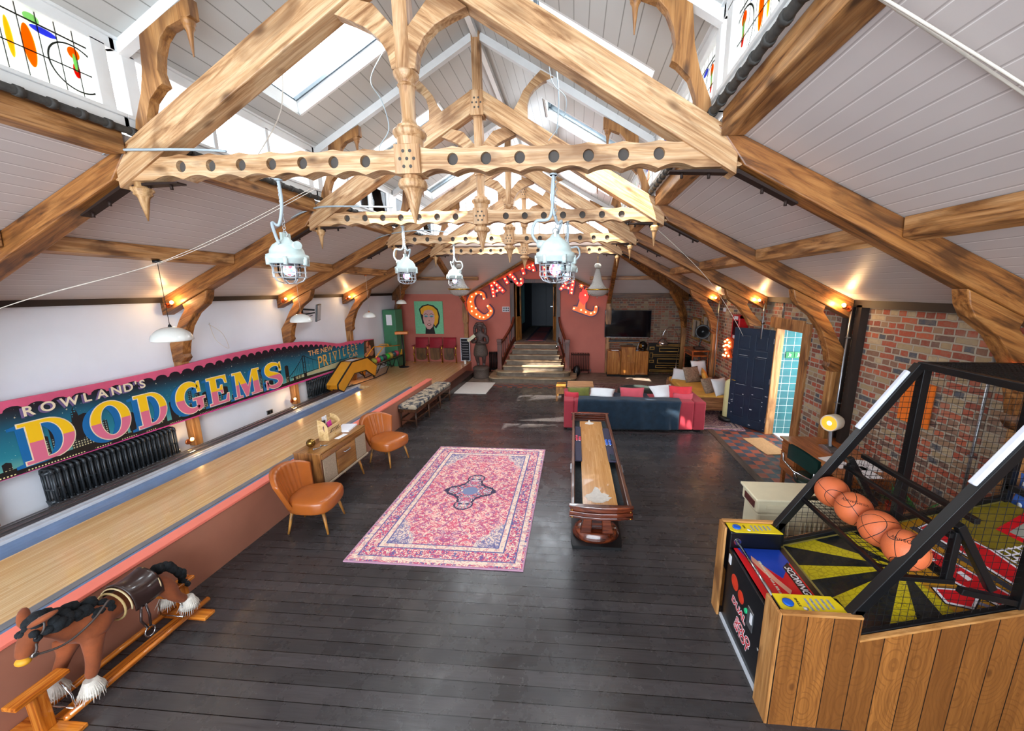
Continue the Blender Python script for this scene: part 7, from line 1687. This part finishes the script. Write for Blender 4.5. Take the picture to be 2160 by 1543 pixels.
# playfield: printed ramp
m_, q = newmat('sunburst_playfield'); v = q.coord(); X, Y, Z = q.xyz(v)
dx = q.math('SUBTRACT', X, lx(2.42)); dy = q.math('SUBTRACT', Y, ly(2.62)); an = q.math('ARCTAN2', dy, dx)
ray_ = q.math('GREATER_THAN', q.math('SINE', q.math('ADD', q.math('MULTIPLY', an, 11), .6)), .15)
rad = q.math('SQRT', q.math('ADD', q.math('MULTIPLY', dx, dx), q.math('MULTIPLY', dy, dy)))
vo = q.add('ShaderNodeTexVoronoi', feature='DISTANCE_TO_EDGE'); vo.inputs['Scale'].default_value = 26; q.link(v, vo.inputs['Vector'])
ring = q.math('LESS_THAN', vo.outputs['Distance'], .06)
yel = q.mix(q.math('MULTIPLY', ring, .45), q.mix(rad, '#d8c21a', '#a08e1c'), '#6e5f16'); blk = q.mix(q.math('MULTIPLY', ring, .4), '#141a20', '#4a4216')
c = q.mix(ray_, blk, yel)
right = q.math('GREATER_THAN', X, lx(2.42)); c2 = q.mix(q.noise(v, 6, 3), '#c98a1a', '#a9791a')
far = q.math('GREATER_THAN', X, lx(3.0)); c2 = q.mix(far, c2, q.mix(q.noise(v, 40, 3), '#6d5f1a', '#8f7c22'))
c = q.mix(right, c, c2)
ed = q.math('MAXIMUM', q.math('LESS_THAN', q.math('SUBTRACT', X, lx(1.80)), .03), q.math('MAXIMUM', q.math('LESS_THAN', Y, ly(2.16)+.03), q.math('GREATER_THAN', Y, ly(3.05))))
c = q.mix(ed, c, '#9c8c4a'); q.base(c); q.b.inputs['Roughness'].default_value = .25; q.b.inputs['Coat Weight'].default_value = .4
mb = MB(); mb.add([(lx(1.79),ly(2.15),zf(1.79)),(lx(3.5),ly(2.15),zf(3.5)),(lx(3.5),ly(3.09),zf(3.5)),(lx(1.79),ly(3.09),zf(1.79)),(lx(1.79),ly(2.15),zf(1.79)-.03),(lx(3.5),ly(2.15),zf(3.5)-.03),(lx(3.5),ly(3.09),zf(3.5)-.03),(lx(1.79),ly(3.09),zf(1.79)-.03)], [(0,1,2,3),(7,6,5,4),(0,4,5,1),(1,5,6,2),(2,6,7,3),(3,7,4,0)])
mb.build('playfield', m_, t)
MF = Matrix(((0,.957826,-.287348,0),(-1,0,0,0),(0,.287348,.957826,0),(0,0,0,1)))
def onfield(poly, h, m_, nm):
    P = [(a,b) for a,b in poly]; n = len(P); tri = tessellate_polygon([[Vector((a,b,0)) for a,b in P]])
    mb = MB(); mb.add([(lx(a),ly(b),zf(a)+h) for a,b in P]+[(lx(a),ly(b),zf(a)+h-.0012) for a,b in P], [tuple(q_) for q_ in tri]+[tuple(n+j for j in q_)[::-1] for q_ in tri]+[(i,(i+1)%n,n+(i+1)%n,n+i) for i in range(n)]); return mb.build(nm, m_, t)
PW, PR, PK = MATS['print_white'], MATS['print_red'], MATS['print_black']
for q_ in ([(2.46,2.40),(2.56,2.36),(2.60,2.30),(2.52,2.24),(2.44,2.30)], [(2.54,2.92),(2.66,2.94),(2.70,2.62),(2.76,2.26),(2.66,2.22),(2.58,2.5)], [(2.80,2.95),(2.92,2.98),(2.98,2.62),(2.96,2.36),(2.86,2.30),(2.84,2.6)], [(3.05,2.52),(3.14,2.5),(3.14,2.2),(3.05,2.2)]):
    onfield(offset(q_,.022),.003,PK,'logo_shadow'); onfield(offset(q_,.014),.0045,PW,'logo_outline'); onfield(q_,.006,PR,'logo_letter')
for q_ in ([(2.60,2.70),(2.64,2.70),(2.64,2.62),(2.60,2.62)],[(2.66,2.50),(2.69,2.50),(2.69,2.42),(2.66,2.42)],[(2.87,2.75),(2.90,2.75),(2.91,2.66),(2.88,2.66)]): onfield(q_,.0075,PW,'logo_cutout')
onfield([(2.74,2.98),(2.78,2.98),(2.84,2.20),(2.80,2.20)],.003,mat('print_slate','#3a3d48',.4),'slate_line'); onfield([(2.50,2.34),(2.53,2.34),(2.66,2.17),(2.63,2.17)],.003,mat('print_lavender','#8a88a0',.4),'lavender_line')
onfield([(3.18,2.80),(3.46,2.90),(3.46,2.30),(3.22,2.36)],.003,PR,'backboard_print'); onfield([(3.22,2.75),(3.44,2.83),(3.44,2.36),(3.26,2.42)],.0045,mat('print_grey','#9a9a90',.4),'backboard_fill')
onfield([(3.24+.07*cos(a),2.5+.1*sin(a)) for a in [2*pi*k/20 for k in range(20)]],.006,MATS['print_orange'],'printed_ball')
m = MB()
for k in range(5): m.add([(lx(3.0+.04*k),ly(2.4),zf(3.0+.04*k)+.004),(lx(3.012+.04*k),ly(2.4),zf(3.012+.04*k)+.004),(lx(3.012+.04*k),ly(2.62),zf(3.012+.04*k)+.004),(lx(3.0+.04*k),ly(2.62),zf(3.0+.04*k)+.004)],[(0,1,2,3)]); m.add([(lx(3.0),ly(2.4+.05*k),zf(3.0)+.0045),(lx(3.17),ly(2.4+.05*k),zf(3.17)+.0045),(lx(3.17),ly(2.412+.05*k),zf(3.17)+.0045),(lx(3.0),ly(2.412+.05*k),zf(3.0)+.0045)],[(0,1,2,3)])
m.build('printed_net', PW, t, fix=False)
# steel cage
def tub(p, q_, w_=.05, nm='cage_tube', h=None, m_=M_blk): return MB().bar((lx(p[0]),ly(p[1]),p[2]),(lx(q_[0]),ly(q_[1]),q_[2]),w_,h or w_).build(nm, m_, t, bevel=.004)
ya, yb = 2.17, 3.07
apex = (2.66,2.28)
for y in (ya,yb):
    tub((1.76,y,.84),(apex[0],y,apex[1]),.06); tub((1.80,y,zf(1.8)+.03),(3.5,y,zf(3.5)+.03),.035)
    tub((2.70,y,zf(2.7)+.03),(2.70,y,apex[1]),.06); tub((apex[0],y,apex[1]),(3.5,y,apex[1]),.045); tub((3.5,y,.4),(3.5,y,apex[1]),.05)
    tub((1.79,y,.68),(1.79,y,.90),.06)
    tub((2.26,y,1.50),(2.52,y,1.08),.045); tub((2.35,y,1.06),(2.70,y,zf(2.7)+.06),.04)
tub((apex[0],ya,apex[1]),(apex[0],yb,apex[1]),.05); tub((3.5,ya,apex[1]),(3.5,yb,apex[1]),.05); tub((3.5,ya,1.3),(3.5,yb,1.3),.05)
tub((2.36,ya,1.52),(2.36,yb,1.52),.035); tub((2.24,ya,1.42),(2.24,yb,1.42),.03); tub((2.30,ya,1.12),(2.30,yb,1.12),.035); tub((1.93,ya,1.13),(1.93,yb,1.13),.03)
tub((1.93,ya,1.13),(2.30,ya,1.12),.03); tub((1.93,yb,1.13),(2.30,yb,1.12),.03); tub((2.27,ya+.01,1.12),(2.27,ya+.01,1.45),.04); tub((2.27,yb-.01,1.12),(2.27,yb-.01,1.45),.04)
def led(y, z_, nm='light_tube'):
    a = Vector((1.76,y,.84)); b = Vector((apex[0],y,apex[1])); d = b-a; n = Vector((-d.z,0,d.x)).normalized()*.045
    p, q_ = a+d*z_[0]+n, a+d*z_[1]+n
    MB().bar((lx(p.x),ly(p.y),p.z),(lx(q_.x),ly(q_.y),q_.z),.035,.03).build(nm, mat('frosted_tube','#cfd3dc',.4,emit='#dfe6ff',es=.15), t, bevel=.006)
led(yb,(.62,.95)); led(ya,(.62,.98))
MB().bar((lx(2.85),ly(yb),apex[1]+.0),(lx(3.3),ly(yb),apex[1]),.055,.03).build('light_tube', MATS['frosted_tube'], t); MB().bar((lx(3.3),ly(yb),apex[1]),(lx(3.45),ly(yb),apex[1]),.056,.031).build('lit_segment', mat('amber_led','#ff8a3a',.3,emit='#ff6a2a',es=3), t)
# wire mesh panels
def mesh(fn, us, vs_, nm, r=.0018):
    m = MB()
    for u in us: m.tube([fn(u,vs_[0]),fn(u,vs_[-1])], r, 4, caps=False)
    for v_ in vs_: m.tube([fn(us[0],v_),fn(us[-1],v_)], r, 4, caps=False)
    return m.build(nm, M_blk, t, fix=False)
fr_ = lambda n: [i/n for i in range(n+1)]
for y in (ya,yb):
    m = MB()
    dz = lambda x: .84+(x-1.76)*(apex[1]-.84)/(apex[0]-1.76)
    x = 1.82
    while x < 3.5: m.tube([(lx(x),ly(y),zf(x)+.03),(lx(x),ly(y),min(dz(x),apex[1]))], .0018, 4, caps=False); x += .045
    z = .72
    while z < apex[1]:
        xs = 1.76+(z-.84)/(apex[1]-.84)*(apex[0]-1.76) if z > .84 else 1.8; xe = min(3.5, 1.8+(z-.03-.665)/.30) 
        if xe > xs: m.tube([(lx(xs),ly(y),z),(lx(xe),ly(y),z)], .0018, 4, caps=False)
        z += .045
    m.build('side_mesh', M_blk, t, fix=False)
mesh(lambda u, v_: (lx(1.93+.37*u), ly(ya+(yb-ya)*v_), 1.135-.02*sin(pi*u)), fr_(7), fr_(20), 'tray_mesh', .0025)
mesh(lambda u, v_: (lx(2.29+.06*u), ly(ya+(yb-ya)*v_), 1.13+.38*u), fr_(7), fr_(20), 'backstop_mesh')
mesh(lambda u, v_: (lx(apex[0]+(3.5-apex[0])*u), ly(ya+(yb-ya)*v_), apex[1]+.02), fr_(26), fr_(26), 'roof_mesh', .003)
# basketballs
m_, q = newmat('basketball_leather'); v = q.coord(); X, Y, Z = q.xyz(v); ab = lambda a: q.math('ABSOLUTE', a)
s1 = q.math('LESS_THAN', ab(Z), .0022); s2 = q.math('LESS_THAN', ab(X), .0022)
e1 = q.math('LESS_THAN', ab(q.math('SUBTRACT', q.math('SQRT', q.math('ADD', q.math('POWER', q.math('SUBTRACT', ab(Y), .125), 2), q.math('POWER', Z, 2))), .075)), .0022)
ln = q.math('MAXIMUM', s1, q.math('MAXIMUM', s2, e1)); pb = q.noise(v, 330, 1)
q.base(q.mix(ln, q.mix(q.noise(v, 8, 3), '#c65e36', '#d4703f'), '#1c120e')); q.b.inputs['Roughness'].default_value = .5; q.bump(q.math('SUBTRACT', pb, q.math('MULTIPLY', ln, 1.5)), .35, .004)
wh = ['farthest of the four on the wire ball tray','second from the far end of the wire tray','third from the far end of the wire tray','nearest the camera on the wire ball tray']
for i, (y, rot) in enumerate(((2.945,(.3,.5,.2)),(2.705,(.9,.2,1.1)),(2.465,(.4,.9,2.0)),(2.225+.03,(1.2,.3,.4)))):
    t2 = thing('basketball', 'orange basketball, '+wh[i], 'basketball', (2.08,y,1.258), 0, 'basketballs on the tray')
    o = MB().ball((0,0,0), .119, 0, 32).build('ball', m_, t2); o.rotation_euler = rot
    vd = (Vector((0,0,2.85))-Vector((2.08,y,1.258))).normalized(); rr_ = Vector((0,0,1)).cross(vd).normalized(); uu = vd.cross(rr_)
    Mx = Matrix(((rr_.x,uu.x,vd.x,0),(rr_.y,uu.y,vd.y,0),(rr_.z,uu.z,vd.z,0),(0,0,0,1)))
    if i in (1,3):
        tx = text('lettering', 'AboveGenius', .034, M_black, t2, None, .0003, 0, 'CENTER'); me = tx.data
        for vv in me.vertices:
            a = vv.co.x/.119; b = (vv.co.y+.05)/.119; vv.co = Mx @ Vector((sin(a)*cos(b)*.1195, sin(b)*.1195, cos(a)*cos(b)*.1195))
